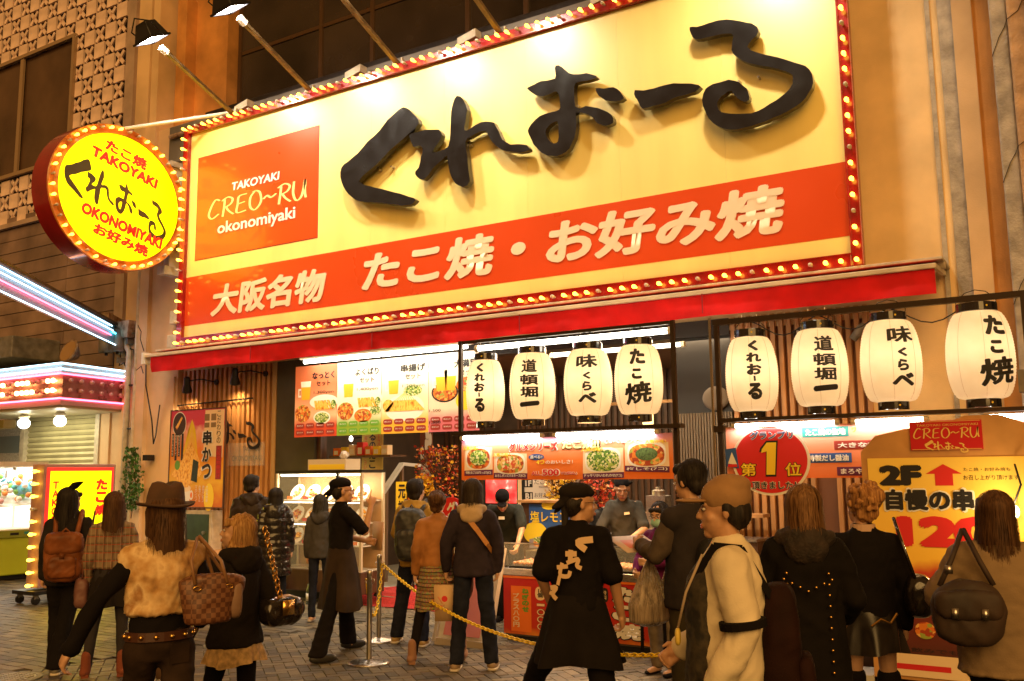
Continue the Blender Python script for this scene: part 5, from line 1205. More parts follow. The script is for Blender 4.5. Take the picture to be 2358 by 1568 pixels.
# grey box, floodlight and transformers on the marquee roof
tag(box('vent_hood', greymetal, -20.5, -17.7, -1.0, .0, 4.05, 4.48, bevel=.02), 'grey metal hood on the siding wall at the left edge above the marquee', 'hood')
tag(box('shadow_panel', mat('hood_shade', (.08, .06, .055), .6), -20.5, -18.3, -.3, -.01, 3.72, 4.05), 'dark panel put in as shade under the grey hood at the left edge', 'panel')  # dark box added in place of the shade below the hood
T = thing('floodlight', 'old rusty floodlight lying on top of the neon marquee', 'floodlight', (-15.6, -1.0, 3.8)); M_ = Matrix.Translation((-15.75, -1.0, 3.98)) @ Matrix.Rotation(1.2, 4, 'X')
MB().lathe([(.06, -.14), (.14, -.05), (.22, .05), (.235, .06), (.235, .08)], (0, 0, 0), 18, M_).build('housing', rust, T, smooth=True); MB().lathe([(.2, .075), (.2, .085)], (0, 0, 0), 18, M_).build('lens', mat('amber_lens', (.35, .2, .08), .15), T)
for k, (x, h_) in enumerate(((-15.75, .36), (-15.42, .42))):
    T = thing('transformer', ['grey cylinder transformer above the marquee, smaller left one', 'grey cylinder transformer above the marquee, larger right one'][k], 'transformer', (x, -.3, 4.15))
    MB().lathe([(.12, 0), (.14, .02), (.14, h_ - .02), (.10, h_)], (x, -.3, 4.05), 18).build('drum', greymetal, T, smooth=True); MB().lathe([(.03, 0), (.03, .05)], (x, -.3, 4.0), 8).build('plug', blackm, T)
T = thing('wiring', 'tangle of black wires and small fittings between marquee and downpipe', 'cable', (-15.3, -.2, 4.0)); r = random.Random(4)
for k in range(5):
    a = Vector((-15.6 + r.random() * .5, -.2, 4.0 + r.random() * .9)); pts = [a]
    for j in range(5): pts.append(pts[-1] + Vector((r.uniform(-.05, .16), 0, r.uniform(-.25, .12))))
    MB().tube(pts, .011, 5).build('wire', blackm, T)
for k in range(4): MB().box(-15.5 + k * .12, -15.44 + k * .12, -.25, -.1, 3.85 + .17 * k, 3.95 + .17 * k).build('fitting', greymetal, T)
# neon eave beam
a = Vector((-15.6, -.22, 4.36)); b = Vector((-10.9, -5.95, 4.36)); d = (b - a).normalized(); nrm = Vector((-d.y, d.x, 0)) * -1
if nrm.dot(Vector(CAM) - a) < 0: nrm = -nrm
NE = thing('neon_eave', 'long eave running towards the street with blue white and pink neon tubes', 'neon canopy', tuple(a))
MB().bar(a, b, .10, .34).build('fascia', mat('pale_blue_paint', (.16, .26, .32), .4), NE)
MB().hexa([a + nrm * .1 + Vector((0, 0, .17)), b + nrm * .1 + Vector((0, 0, .17)), b - nrm * .5 + Vector((0, 0, .30)), a - nrm * .2 + Vector((0, 0, .30)), a + nrm * .1 + Vector((0, 0, .22)), b + nrm * .1 + Vector((0, 0, .22)), b - nrm * .5 + Vector((0, 0, .36)), a - nrm * .2 + Vector((0, 0, .36))]).build('gutter', darkmetal, NE)
a2 = a + d * .55
for z_, m_, s0, off in ((.12, neonw, .55, .08), (.04, neonw, .5, .09), (-.06, neonp, .62, .09), (-.20, neonw, .3, .09)):
    MB().tube([a + d * s0 + nrm * off + Vector((0, 0, z_)), b + nrm * off + Vector((0, 0, z_))], .011, 6).build('neon_tube', m_, NE)
MB().tube([a - d * .2 + nrm * .08 + Vector((0, 0, -.0)), a + d * .5 + nrm * .08 + Vector((0, 0, .02))], .016, 6).build('neon_tube', neonc, NE)
MB().bar(a - d * .3 + Vector((0, 0, .28)), a + d * .7 + Vector((0, 0, .28)), .12, .14).build('end_gutter', rust, NE)
# downpipe
DP = thing('downpipe', 'cream downpipe with a square hopper on the pier left of the shop', 'pipe', (-15.3, -.2, 0))
MB().hexa([(-15.38, -.32, 4.3), (-15.12, -.32, 4.3), (-15.12, -.12, 4.3), (-15.38, -.12, 4.3), (-15.5, -.38, 4.6), (-15.0, -.38, 4.6), (-15.0, -.1, 4.6), (-15.5, -.1, 4.6)]).build('hopper', rust, DP)
MB().tube([(-15.3, -.2, 4.32), (-15.3, -.2, 4.15), (-15.2, -.2, 4.05), (-15.2, -.2, 3.9), (-15.2, -.2, 0)], .055, 10).build('pipe', creamm, DP, smooth=True)
for z in (3.4, 2.6, 1.9, 1.1): MB().box(-15.27, -15.02, -.22, -.12, z, z + .025).build('pipe_clip', darkmetal, DP)
MB().tube([(-15.0, -.2, 8), (-15.0, -.2, 3.2), (-14.99, -.2, 0)], .03, 8).build('conduit', creamm, DP)
# marquee with chamfered end
MQ = thing('neon_marquee', 'pink neon marquee with two rows of round bulbs and a slanted end', 'marquee', (-16, -1, 3.0))
c0, c1, c2 = Vector((-22, -1.5, 0)), Vector((-15.18, -1.5, 0)), Vector((-15.72, -.02, 0))
c2 = Vector((-15.55, .0, 0))
def slab(z0, z1, gr_, m, nm):
    ps = [c0 + Vector((0, -gr_, 0)), c1 + Vector((gr_ * .7, -gr_, 0)), c2 + Vector((gr_, 0, 0)), Vector((-22, 0, 0))]
    n = 4; MB().add([p + Vector((0, 0, z0)) for p in ps] + [p + Vector((0, 0, z1)) for p in ps], [(3, 2, 1, 0), (4, 5, 6, 7)] + [(i, (i + 1) % 4, 4 + (i + 1) % 4, 4 + i) for i in range(4)]).build(nm, m, MQ)
pkm = mat('pink_reflector', (.35, .16, .15), .3, .3, noise=(5, .3))
slab(3.12, 3.52, 0, pkm, 'band'); slab(3.52, 3.72, .06, mat('blue_white_trim', (.45, .55, .6), .35), 'top_trim'); slab(2.98, 3.12, .05, mat('pink_trim', (.5, .3, .3), .4), 'bottom_trim'); slab(2.94, 2.98, -.02, mat('cream_soffit', (.6, .55, .4), .4), 'soffit')
for z_, m_, o_ in ((3.70, neonw, .09), (3.60, neonw, .09), (3.52, neonp, .08), (3.09, neonp, .08)):
    MB().tube([c0 + Vector((0, -o_, z_)), c1 + Vector((o_ * .7, -o_, z_)), c2 + Vector((o_, -.02, z_))], .014, 6).build('neon_tube', m_, MQ)
r = random.Random(12)
for z_ in (3.24, 3.41):
    for k in range(26):
        x = -15.36 - k * .155; lit = k not in (2, 3, 8, 9, 13, 14) and k < 26 and not (z_ > 3.3 and k in (4, 12))
        bulb(bm_or if lit else bm_pk, (x, -1.5, z_), (0, -1, 0), MQ)
    for k in range(6):
        p_ = c1 + (c2 - c1) * ((k + .6) / 6.2); bulb(bm_pk, (p_.x, p_.y, z_), (.95, -.25, 0), MQ)
lamp('marquee_glow', 'AREA', (-17.2, -1.62, 3.33), (-17.2, -4, 3.3), 6, (1, .5, .4), 3.5, .5)
for k, x in enumerate((-16.15, -17.3)):
    T = thing('globe_lamp', ['round white ceiling globe under the marquee, near the slanted end', 'round white ceiling globe under the marquee, farther left'][k], 'lamp', (x, -.9, 2.7), group='globe lamps under the marquee')
    MB().lathe([(.09, .17), (.10, .2), (.06, .24)], (x, -.9, 2.69), 12).build('base', creamm, T); MB().ell((x, -.9, 2.76), (.11, .11, .10), 14, 10).build('globe', glow('globe_glow', (1, .96, .8), 9), T, smooth=True)
lamp('soffit_light', 'AREA', (-17.2, -.8, 2.9), (-17.2, -.5, 0), 34, (1, .9, .55), 2.0, .8)
tag(box('dark_awning_arm', mat('olive_arm', (.12, .1, .02), .4), -18.9, -16.6, -1.7, -1.45, 2.62, 2.78, bevel=.02), 'dark olive arm below the marquee at the left edge', 'arm')
# shutter and lower walls
SHU = thing('roller_shutter', 'cream roller shutter with horizontal slats under the marquee', 'shutter', (-17.5, .0, 0))
for k in range(27): 
    z = 0.1 + k * .107; MB().add([(-18.7, .05, z), (-16.35, .05, z), (-16.35, .02, z + .05), (-18.7, .02, z + .05), (-16.35, .05, z + .1), (-18.7, .05, z + .1)], [(0, 1, 2, 3), (3, 2, 4, 5)]).build('slat', mat('shutter_cream', (.5, .45, .25), .45, noise=(2, .2)), SHU)
nx('shutter_post', creamm, -18.85, -18.7, -.05, .1, 0, 2.95); nx('shutter_post', creamm, -16.35, -16.22, -.05, .1, 0, 2.95); nx('wall', beige2, -16.22, -15.95, -.02, .1, 0, 3.05); nx('wall', darkrec, -18.7, -16.35, .06, .2, 0, 3.0)
nx('wall', mat('granite', (.4, .38, .33), .5, noise=(30, .4)), -24, -18.85, .0, .2, 0, 3.0); nx('wall_band', mat('slate_band', (.12, .16, .17), .4), -24, -18.85, -.01, .0, 2.25, 2.6)

# claw machine
CM = thing('claw_machine', 'bright claw machine full of coloured balls on a lime green base', 'claw machine', (-16.6, -1.9, 0))
lime = mat('lime_base', (.42, .48, .02), .4, noise=(2, .1)); X0, X1, Y0, Y1 = -17.05, -16.10, -3.4, -1.12
box('base', lime, X0, X1, Y0, Y1, .08, .72, CM, bevel=.02); box('control_panel', mat('olive_panel', (.22, .24, .02), .4), X0, X1 + .03, Y0, Y1, .72, .84, CM); box('feet', blackm, X0 + .05, X1 - .08, Y0 + .1, Y1 - .1, 0, .08, CM)
box('coin_slot', blackm, X1 + .03, X1 + .036, -1.75, -1.6, .76, .8, CM); box('display', prt, X1 + .03, X1 + .036, -1.5, -1.3, .77, .81, CM)
box('top', whitep, X0, X1 + .02, Y0, Y1, 1.93, 2.02, CM)
for y in (Y0, Y1 - .05): 
    for x in (X0, X1 - .05): box('corner_post', mat('machine_white', (.8, .78, .7), .4), x, x + .05, y, y + .05, .84, 1.93, CM)
box('floor_panel', mat('machine_white', (0, 0, 0)), X0, X1, Y0, Y1, .84, .86, CM); box('back_panel', glow('machine_back_light', (1, .95, .8), 1.0), X0, X0 + .02, Y0 + .05, Y1 - .05, .86, 1.93, CM); box('far_panel', glow('machine_back_light', (0, 0, 0), 1), X0 + .02, X1 - .05, Y1 - .03, Y1 - .01, .86, 1.93, CM)
MB().quad((X1 - .01, Y0 + .05, .86), (X1 - .01, Y1 - .05, .86), (X1 - .01, Y1 - .05, 1.93), (X1 - .01, Y0 + .05, 1.93)).build('pane', clear, CM)
MB().hexa([(X1 - .05, Y0 + .06, 1.16), (X1 - .03, Y1 - .06, 1.28), (X0 + .05, Y1 - .06, 1.5), (X0 + .05, Y0 + .06, 1.4), (X1 - .05, Y0 + .06, 1.17), (X1 - .03, Y1 - .06, 1.29), (X0 + .05, Y1 - .06, 1.51), (X0 + .05, Y0 + .06, 1.41)]).build('ramp', mat('machine_white', (0, 0, 0)), CM)
MB().tube([(-16.4, -1.7, 1.93), (-16.4, -1.7, 1.75)], .03, 8).build('claw_motor', steel, CM)
for k in range(3): a = k * 2.09; MB().tube([(-16.4, -1.7, 1.75), (-16.4 + .1 * math.cos(a), -1.7 + .1 * math.sin(a), 1.68), (-16.4 + .05 * math.cos(a), -1.7 + .05 * math.sin(a), 1.58)], .01, 5).build('claw_prong', steel, CM)
MB().bar((-16.95, -1.7, 1.9), (-16.15, -1.7, 1.9), .05).build('gantry', steel, CM)
lamp('machine_light', 'AREA', (-16.5, -2.0, 1.90), (-16.5, -2.0, 1), 26, (1, .97, .85), .7, 1.6)
bc = [mat('ball_%s' % n_, c, .45, noise=(20, .15)) for n_, c in (('orange', (.75, .22, .03)), ('blue', (.05, .3, .5)), ('green', (.15, .4, .05)), ('white', (.75, .7, .62)), ('pink', (.75, .3, .3)), ('teal', (.05, .35, .35)))]
bms = [MB().ell((0, 0, 0), (.05, .05, .05), 10, 7).mesh('prize_ball', m_, True) for m_ in bc]
PB = thing('prize_balls', 'heap of small coloured balls inside the claw machine', 'balls', (-16.4, -1.9, 1.2), group=None)
for k in range(190):
    y = r.uniform(Y0 + .15, Y1 - .1); t = r.random(); x = X1 - .08 - t * .6
    z = 1.2 + .12 * (y - Y0) / 2.2 + .2 * t + r.random() * .22 * (.4 + (y - Y0) / 2.3)
    o = bpy.data.objects.new('prize_ball', r.choice(bms)); COL.objects.link(o); o.parent = PB; o.location = Vector((x, y, z + .03)) - Vector((-16.4, -1.9, 1.2))
T = thing('plush_toy', 'large pale blue plush lump on top of the ball heap', 'toy', (-16.5, -1.35, 1.5)); MB().ell((-16.45, -1.32, 1.52), (.17, .2, .12), 14, 10).build('body', mat('plush_blue', (.12, .42, .58), .9, bump=(60, .6)), T, smooth=True); MB().ell((-16.34, -1.25, 1.63), (.07, .07, .05), 10, 8).build('head', mat('plush_blue', (0, 0, 0)), T, smooth=True)
for k in range(6):
    tag(MB().ell((X0 + .1 + .08 * (k % 2), Y0 + .3 + k * .32, 1.55 + .1 * (k % 3)), (.06, .09, .09), 10, 8).build('hanging_toy', bc[(k * 2 + 3) % 6], smooth=True), ['small white toy hanging at the back of the claw machine, nearest the street', 'small teal toy hanging at the back of the claw machine', 'small blue toy hanging at the back of the claw machine', 'small second white toy hanging in the machine above the balls', 'small teal toy hanging in the machine near its far pane', 'small blue toy beside the far pane of the claw machine'][k], 'toy', group='toys hung at the back of the claw machine')
# street sign box on wheels
SX = thing('sign_box', 'lit yellow box sign on wheels with red border and a side column of bulbs', 'sign', (-12.8, -2.8, 0))
pk2 = mat('mauve_case', (.40, .22, .20), .45, noise=(6, .2)); fx = -12.66; fy0, fy1, fz0, fz1 = -3.30, -2.16, .22, 1.93
box('case', pk2, fx - .30, fx - .01, fy0, fy1, fz0, fz1, SX, bevel=.01); box('border', glow('lit_red_border', (.9, .03, .02), .8), fx - .009, fx, fy0 + .04, fy1 - .04, fz0 + .06, fz1 - .05, SX)
box('face', yl, fx + .001, fx + .004, fy0 + .09, fy1 - .08, fz0 + .1, fz1 - .10, SX)
FX = Frame((fx + .004, fy0 + .09, fz0 + .1), (0, 1, 0), (0, 0, 1), (1, 0, 0), fy1 - fy0 - .17, fz1 - fz0 - .2)
vtext('TAKOYAKI', FX, (.04, .14, .26, .91), litr, SX, bold=.03, h=.003); vtext('たこ焼', FX, (.74, .94, .56, .93), litr, SX, bold=.06, h=.003); text('お好み焼', FX, (.2, .8, .08, .2), litr, SX, bold=.04, h=.003)
for k in range(10): bulb(bm_off if k == 3 else bm_on, (fx - .13, fy0, fz1 - .10 - k * .175), (0, -1, 0), SX)
box('wheel_board', blackm, fx - .42, fx + .12, fy0 - .12, fy1 + .1, .14, .19, SX)
for x in (fx - .34, fx + .04):
    for y in (fy0 - .05, fy1): MB().lathe([(.03, -.02), (.06, -.015), (.06, .015), (.03, .02)], (0, 0, 0), 14, Matrix.Translation((x, y, .065)) @ Matrix.Rotation(PI / 2, 4, 'Y')).build('wheel', blackm, SX); MB().box(x - .02, x + .02, y - .03, y + .03, .08, .14).build('wheel_fork', greymetal, SX)
lamp('sign_box_glow', 'AREA', (fx + .06, -2.73, 1.1), (fx + 2, -2.73, 1.0), 7, (1, .8, .1), 1.0, 1.5)
# ivy
IV = thing('ivy_plant', 'green climbing plant trailing down the pier beside the downpipe', 'plant', (-14.9, -.4, 1.1)); r = random.Random(8); g = MB()
for k in range(520):
    z = 1.15 + r.random() * 1.1; w_ = .12 * math.sin(min(1, (z - 1.1) / .9) * 2.4 + .3)
    p_ = Vector((-14.75 + r.gauss(0, w_ * .8 + .03), -.35 + r.gauss(0, .06), z)); s_ = r.uniform(.02, .04); M_ = Matrix.Rotation(r.uniform(0, 6), 3, 'Z') @ Matrix.Rotation(r.uniform(.3, 2), 3, 'X')
    g.add([p_ + M_ @ Vector(q) * s_ for q in ((0, -1, 0), (.8, -.2, .15), (.4, .9, 0), (-.4, .9, 0), (-.8, -.2, .15))], [(0, 1, 2, 3, 4)])
tag(g.build('leaves', mat('ivy_leaf', (.05, .14, .02), .5, noise=(9, .5)), IV), kind='stuff'); MB().tube([(-14.8, -.3, 1.0), (-14.72, -.3, 1.5), (-14.78, -.28, 2.2)], .01, 5).build('stem', woodd, IV)
tag(box('pier_box', darkmetal, -14.55, -14.42, -.3, -.15, 2.02, 2.12), 'small dark box fixed on the shop pier above the ivy', 'box')

# ---------------------------------------------------------------- stanchions and chains
def stanchion(x, y, h_, label):
    T = thing('stanchion', label, 'stanchion', (x, y, 0), group='steel posts of the yellow chain')
    MB().lathe([(.20, 0), (.20, .008), (.17, .022), (.03, .035), (.025, .04)], (x, y, .002), 32).build('base', steel, T, smooth=True)
    MB().lathe([(.025, 0), (.025, h_ - .06), (.027, h_ - .058), (.027, h_ - .01), (.02, h_)], (x, y, .03), 18).build('pole', steel, T, smooth=True)
    for s_ in (1, -1): MB().tube([(x + s_ * .025, y, h_ - .06), (x + s_ * .05, y, h_ - .05), (x + s_ * .055, y, h_ - .08), (x + s_ * .03, y, h_ - .1)], .005, 5).build('hook', steel, T)
PA = (-5.94, -4.17); PBk = (-6.62, -3.22); PC = (-1.80, -6.15); PD = (-1.78, -4.68)
stanchion(*PA, .82, 'steel post on a round base right of the pointing cook, front one'); stanchion(*PBk, .86, 'steel post behind the front one, beside the backpack man'); stanchion(*PC, .84, 'steel post hidden behind the man in the tan cap'); stanchion(*PD, .87, 'steel post at the right in front of the studded black coat')
ylw = mat('yellow_plastic', (.92, .62, .02), .4, noise=(10, .15)); 
lk = MB()
lk.tube([(.030 * math.cos(t) * 1.0, .013 * math.sin(t), 0) for t in np.linspace(0, 2 * PI, 15)], .0052, 6, caps=False)
lkm = lk.mesh('link', ylw, True)
def chain(p0, p1, sag, label):
    p0 = Vector(p0); p1 = Vector(p1); T = thing('chain', label, 'chain', tuple((p0 + p1) / 2 - Vector((0, 0, sag))), group='yellow plastic chains between the posts')
    f = lambda t: p0.lerp(p1, t) + Vector((0, 0, -4 * sag * t * (1 - t)))
    L_ = sum((f((k + 1) / 60) - f(k / 60)).length for k in range(60)); n = max(3, int(L_ / .044)); acc = 0; ts = [0]
    S_ = [0]
    for k in range(200): S_.append(S_[-1] + (f((k + 1) / 200) - f(k / 200)).length)
    for k in range(n):
        t = np.interp((k + .5) / n * S_[-1], S_, np.linspace(0, 1, 201)); p_ = f(t); d_ = (f(min(1, t + .01)) - f(max(0, t - .01))).normalized()
        o = bpy.data.objects.new('link', lkm); COL.objects.link(o); o.parent = T; o.location = p_ - Vector(WLOC[T.name])
        o.rotation_euler = (d_.to_track_quat('X', 'Z').to_matrix() @ Matrix.Rotation((PI / 2 if k % 2 else 0) + .5, 3, 'X')).to_euler()
chain((PBk[0] + .04, PBk[1], .80), (PC[0] - .05, PC[1], .78), .30, 'long yellow plastic chain sagging almost to the paving in front of the queue')
chain((PC[0] + .05, PC[1], .78), (PD[0] - .05, PD[1], .80), .10, 'short yellow plastic chain ending at the right steel post')
chain((PA[0] - .04, PA[1], .76), (PBk[0] + .04, PBk[1], .78), .42, 'yellow plastic chain hanging in a deep loop between the two left posts')

# ---------------------------------------------------------------- A-board at the right and small boards
AB = thing('a_board', 'tall brown and yellow standing board with 2F and a red arrow', 'sign', (-.75, -2.95, 0)); AY = -2.95
q0 = xz(2012, 1540, AY); X0_ = q0[0]; X1_ = .15; ZT = 1.78
brn = mat('board_brown', (.55, .28, .09), .4, noise=(3, .2), coat=.3)
pts = [(X0_, .05), (X1_, .05), (X1_, 1.95), (X1_ - .12, 2.08), (X1_ - .35, 2.13), ((X0_ + X1_) / 2 + .3, 2.15), ((X0_ + X1_) / 2 + .12, 2.22), ((X0_ + X1_) / 2 - .12, 2.22), ((X0_ + X1_) / 2 - .3, 2.15), (X0_ + .35, 2.13), (X0_ + .12, 2.08), (X0_, 1.95)]
pts = [(x, .05 if z_ == .05 else z_ - .07) for x, z_ in pts]
g = MB(); flat_poly(g, pts, lambda a, b, h: (a, AY - h, b), 0.0, (), thick=.06); g.build('board', brn, AB)
zt = xz(2100, 1054, AY)[1]
pb = ramp_mat('a_board_print', 'Z', [(0, (.35, .25, .12)), (.09, (.35, .22, .12)), (.12, (.08, .02, .01)), (.34, (.18, .02, .012)), (.50, (.50, .05, .02)), (.56, (.85, .50, .05)), (1, (.88, .60, .10))], scale=(-AY * 0 + .12, zt), distort=.06)
box('poster', pb, X0_ + .05, X1_ - .05, AY - .006, AY - .001, .12, zt, AB)
AF = facade_frame(X0_ + .05, X1_ - .05, .12, zt, AY - .006)
def ab(px0, px1, pyb, pyt):
    a_ = xz(px0, pyb, AY - .006); b_ = xz(px1, pyt, AY - .006); return ((a_[0] - X0_ - .05) / AF.w, (b_[0] - X0_ - .05) / AF.w, (a_[1] - .12) / AF.h, (b_[1] - .12) / AF.h)
text('2F', AF, ab(2025, 2120, 1118, 1070), prk, AB, bold=.07, h=.003)
u0, u1, v0, v1 = ab(2133, 2212, 1118, 1068); um = (u0 + u1) / 2; p = Print(AF, AB)
p.poly([(u0, v0 + (v1 - v0) * .55), (um - (u1 - u0) * .25, v0 + (v1 - v0) * .55), (um - (u1 - u0) * .25, v0), (um + (u1 - u0) * .25, v0), (um + (u1 - u0) * .25, v0 + (v1 - v0) * .55), (u1, v0 + (v1 - v0) * .55), (um, v1)], prr, .002)
r = random.Random(2)
for k in range(26): p.oval(r.uniform(.08, .9), r.uniform(.2, .48), r.uniform(.03, .07), r.uniform(.02, .05), r.choice([food_rd, prr, prm, food_or]), .002 + k * .0002)
p.rect(.02, .98, .0, .10, prcream, .008).rect(.04, .3, .03, .055, prr, .009)
p.done()
text('たこ焼・お好み焼も', AF, ab(2218, 2325, 1085, 1076), prk, AB, h=.003); text('お召し上がり頂けます', AF, ab(2218, 2345, 1105, 1093), prk, AB, h=.003)
text('自慢の串', AF, ab(2035, 2245, 1178, 1122), prw, AB, bold=.08, h=.003); text('自慢の串', AF, ab(2040, 2240, 1174, 1126), prk, AB, bold=.045, h=.009)
text('120', AF, ab(2065, 2290, 1258, 1190), prr, AB, bold=.07, h=.003)
text('む・飲みでもいろいろ大好評', AF, (.04, .7, .11, .13), prk, AB, h=.004); logo(AF, (.36, .95, .0, .09), prk, AB, h=.011, rise=.5)
q0 = xz(2098, 1037, AY); q1 = xz(2259, 966, AY)
box('emblem_panel', mat('card_red', (.5, .015, .02), .3), q0[0], q1[0], AY - .02, AY - .001, q0[1], q1[1], AB); EF = facade_frame(q0[0], q1[0], q0[1], q1[1], AY - .02)
goldm = mat('gold_ink', (.75, .5, .12), .4)
hand('CREO~RU', EF, (.04, .96, .40, .76), goldm, AB, w=.15); logo(EF, (.2, .8, .02, .38), goldm, AB, rise=.5); text('TAKOYAKI OKONOMIYAKI', EF, (.1, .95, .82, .9), goldm, AB)
for a in ((0.02, .98, .015, .03), (.02, .98, .97, .985)): MB().quad(EF(a[0], a[2], .001), EF(a[1], a[2], .001), EF(a[1], a[3], .001), EF(a[0], a[3], .001)).build('border', goldm, AB)
LC = thing('clip_lamp', 'small warm lamp shining on the yellow board at the right edge', 'lamp', (-.42, -3.2, 1.5)); q = on(2335, 1178, 1, -3.12)
MB().ell((q[0], -3.12, q[2]), (.035, .03, .05), 12, 8).build('bulb', glow('warm_bulb', (1, .75, .35), 22), LC, smooth=True); MB().tube([(q[0] + .02, -3.0, q[2] + .35), (q[0] + .06, -3.15, q[2] + .2), (q[0], -3.12, q[2] + .05)], .008, 6).build('arm', blackm, LC)
lamp('clip_light', 'POINT', (q[0], -3.2, q[2]), (0, 0, 0), 9, (1, .72, .35), .04)
# leaning white framed board by the queue
WB = thing('leaning_board', 'white framed sandwich board standing between the queue and the counter', 'sign', (-5.6, -2.95, 0))
x0, x1 = -6.0, -5.35; 
MB().hexa([(x0, -3.05, .02), (x1, -3.05, .02), (x1, -2.99, .02), (x0, -2.99, .02), (x0, -2.75, .95), (x1, -2.75, .95), (x1, -2.69, .95), (x0, -2.69, .95)]).build('panel', prw, WB)
for a_, b_ in (((x0, -3.06, .02), (x0, -2.75, .97)), ((x1, -3.06, .02), (x1, -2.75, .97)), ((x0, -3.06, .03), (x1, -3.06, .03)), ((x0, -2.75, .96), (x1, -2.75, .96))): MB().bar(a_, b_, .04, .07).build('frame', mat('frame_ivory', (.6, .5, .38), .4), WB)
MB().hexa([(x0 + .1, -3.06, .1), (x1 - .1, -3.06, .1), (x1 - .1, -3.055, .1), (x0 + .1, -3.055, .1), (x0 + .1, -2.80, .8), (x1 - .1, -2.80, .8), (x1 - .1, -2.795, .8), (x0 + .1, -2.795, .8)]).build('print', prpink, WB)
RD = thing('round_card', 'small red round sign with a white kana behind the tan jacket woman', 'sign', (-5.9, -2.0, .9)); q = xz(1040, 1185, -2.2)
MB().lathe([(.20, 0), (.20, .01)], (0, 0, 0), 28, Matrix.Translation((q[0], -2.2, q[1])) @ Matrix.Rotation(PI / 2, 4, 'X')).build('disc', prr, RD); text('グ', facade_frame(q[0] - .1, q[0] + .1, q[1] - .02, q[1] + .15, -2.212), (0.2, .8, 0, 1), prw, RD, bold=.04)
MB().bar((q[0], -2.19, 0), (q[0], -2.19, q[1]), .03).build('post', blackm, RD)
for k, (px, s_) in enumerate(((925, '元祖'), (950, '只今'))):
    q = xz(px, 1150, -.5); T = thing('price_flag', ['small orange card with black brush letters, left of a pair by the stairs', 'small orange card with black brush letters, right of a pair by the stairs'][k], 'notice', (q[0], -.5, q[1] - .25))
    box('card', pro if k else pry, q[0] - .11, q[0] + .11, -.5, -.49, q[1] - .25, q[1] + .25, T); vtext(s_, facade_frame(q[0] - .11, q[0] + .11, q[1] - .25, q[1] + .25, -.5), (.2, .8, .05, .95), prk, T, bold=.03); MB().bar((q[0], -.48, .1), (q[0], -.48, q[1] - .25), .02).build('post', blackm, T)

# ---------------------------------------------------------------- people
REM = []       # (object, voxel, wrinkle amplitude, kind) grown and creased together at the end
skinm = mat('skin', (.58, .33, .20), .5, noise=(12, .12)); skin2 = mat('skin_warm', (.54, .29, .16), .5, noise=(12, .12))
eyem = mat('eye_dark', (.02, .012, .01), .2); eyew = mat('eye_white', (.6, .55, .5), .3); lipm = mat('lips', (.42, .12, .09), .45)
def cloth(name, c, rough=.9, n=(5, .3), bump=(110, .35, .004), **k): return mat(name, c, rough, noise=n, bump=bump, spec=.12, **k)
blk = cloth('black_cloth', (.009, .007, .007)); blk2 = cloth('charcoal_cloth', (.017, .013, .011)); denim = cloth('dark_denim', (.014, .016, .028), n=(9, .45)); brownb = cloth('brown_leather', (.20, .065, .022), .38, n=(7, .45), bump=(40, .3, .004))
soleW = mat('pale_sole', (.55, .48, .38), .6)
def hairmat(nm, c, c2): return ramp_mat(nm, (26, 26, 2.2), [(.35, c), (.65, c2)], rough=.62, scale=4, tex='noise')
hk = hairmat('hair_black', (.010, .008, .007), (.028, .020, .015)); hb = hairmat('hair_brown', (.05, .022, .010), (.12, .055, .022)); hbl = hairmat('hair_blond', (.22, .10, .03), (.50, .28, .10)); ha = hairmat('hair_auburn', (.10, .045, .018), (.26, .13, .05)); ho = hairmat('hair_orange', (.20, .08, .025), (.48, .24, .08))
def later(mb, nm, m, root, voxel=.014, amp=.004, kind='cloth'):
    o = mb.build(nm, m, root, local=True) if root is not None else mb.build(nm, m)
    REM.append((o, voxel, amp, kind)); return o
def atd(px, depth, py=1200):
    r = RM @ np.array([px - PW / 2, -(py - PH / 2), -FPX]); p = CAM + r * depth / FPX; return p[0], p[1]
def viewang(x, y): return math.atan2(-(x - CAM[0]), y - CAM[1])
V = Vector
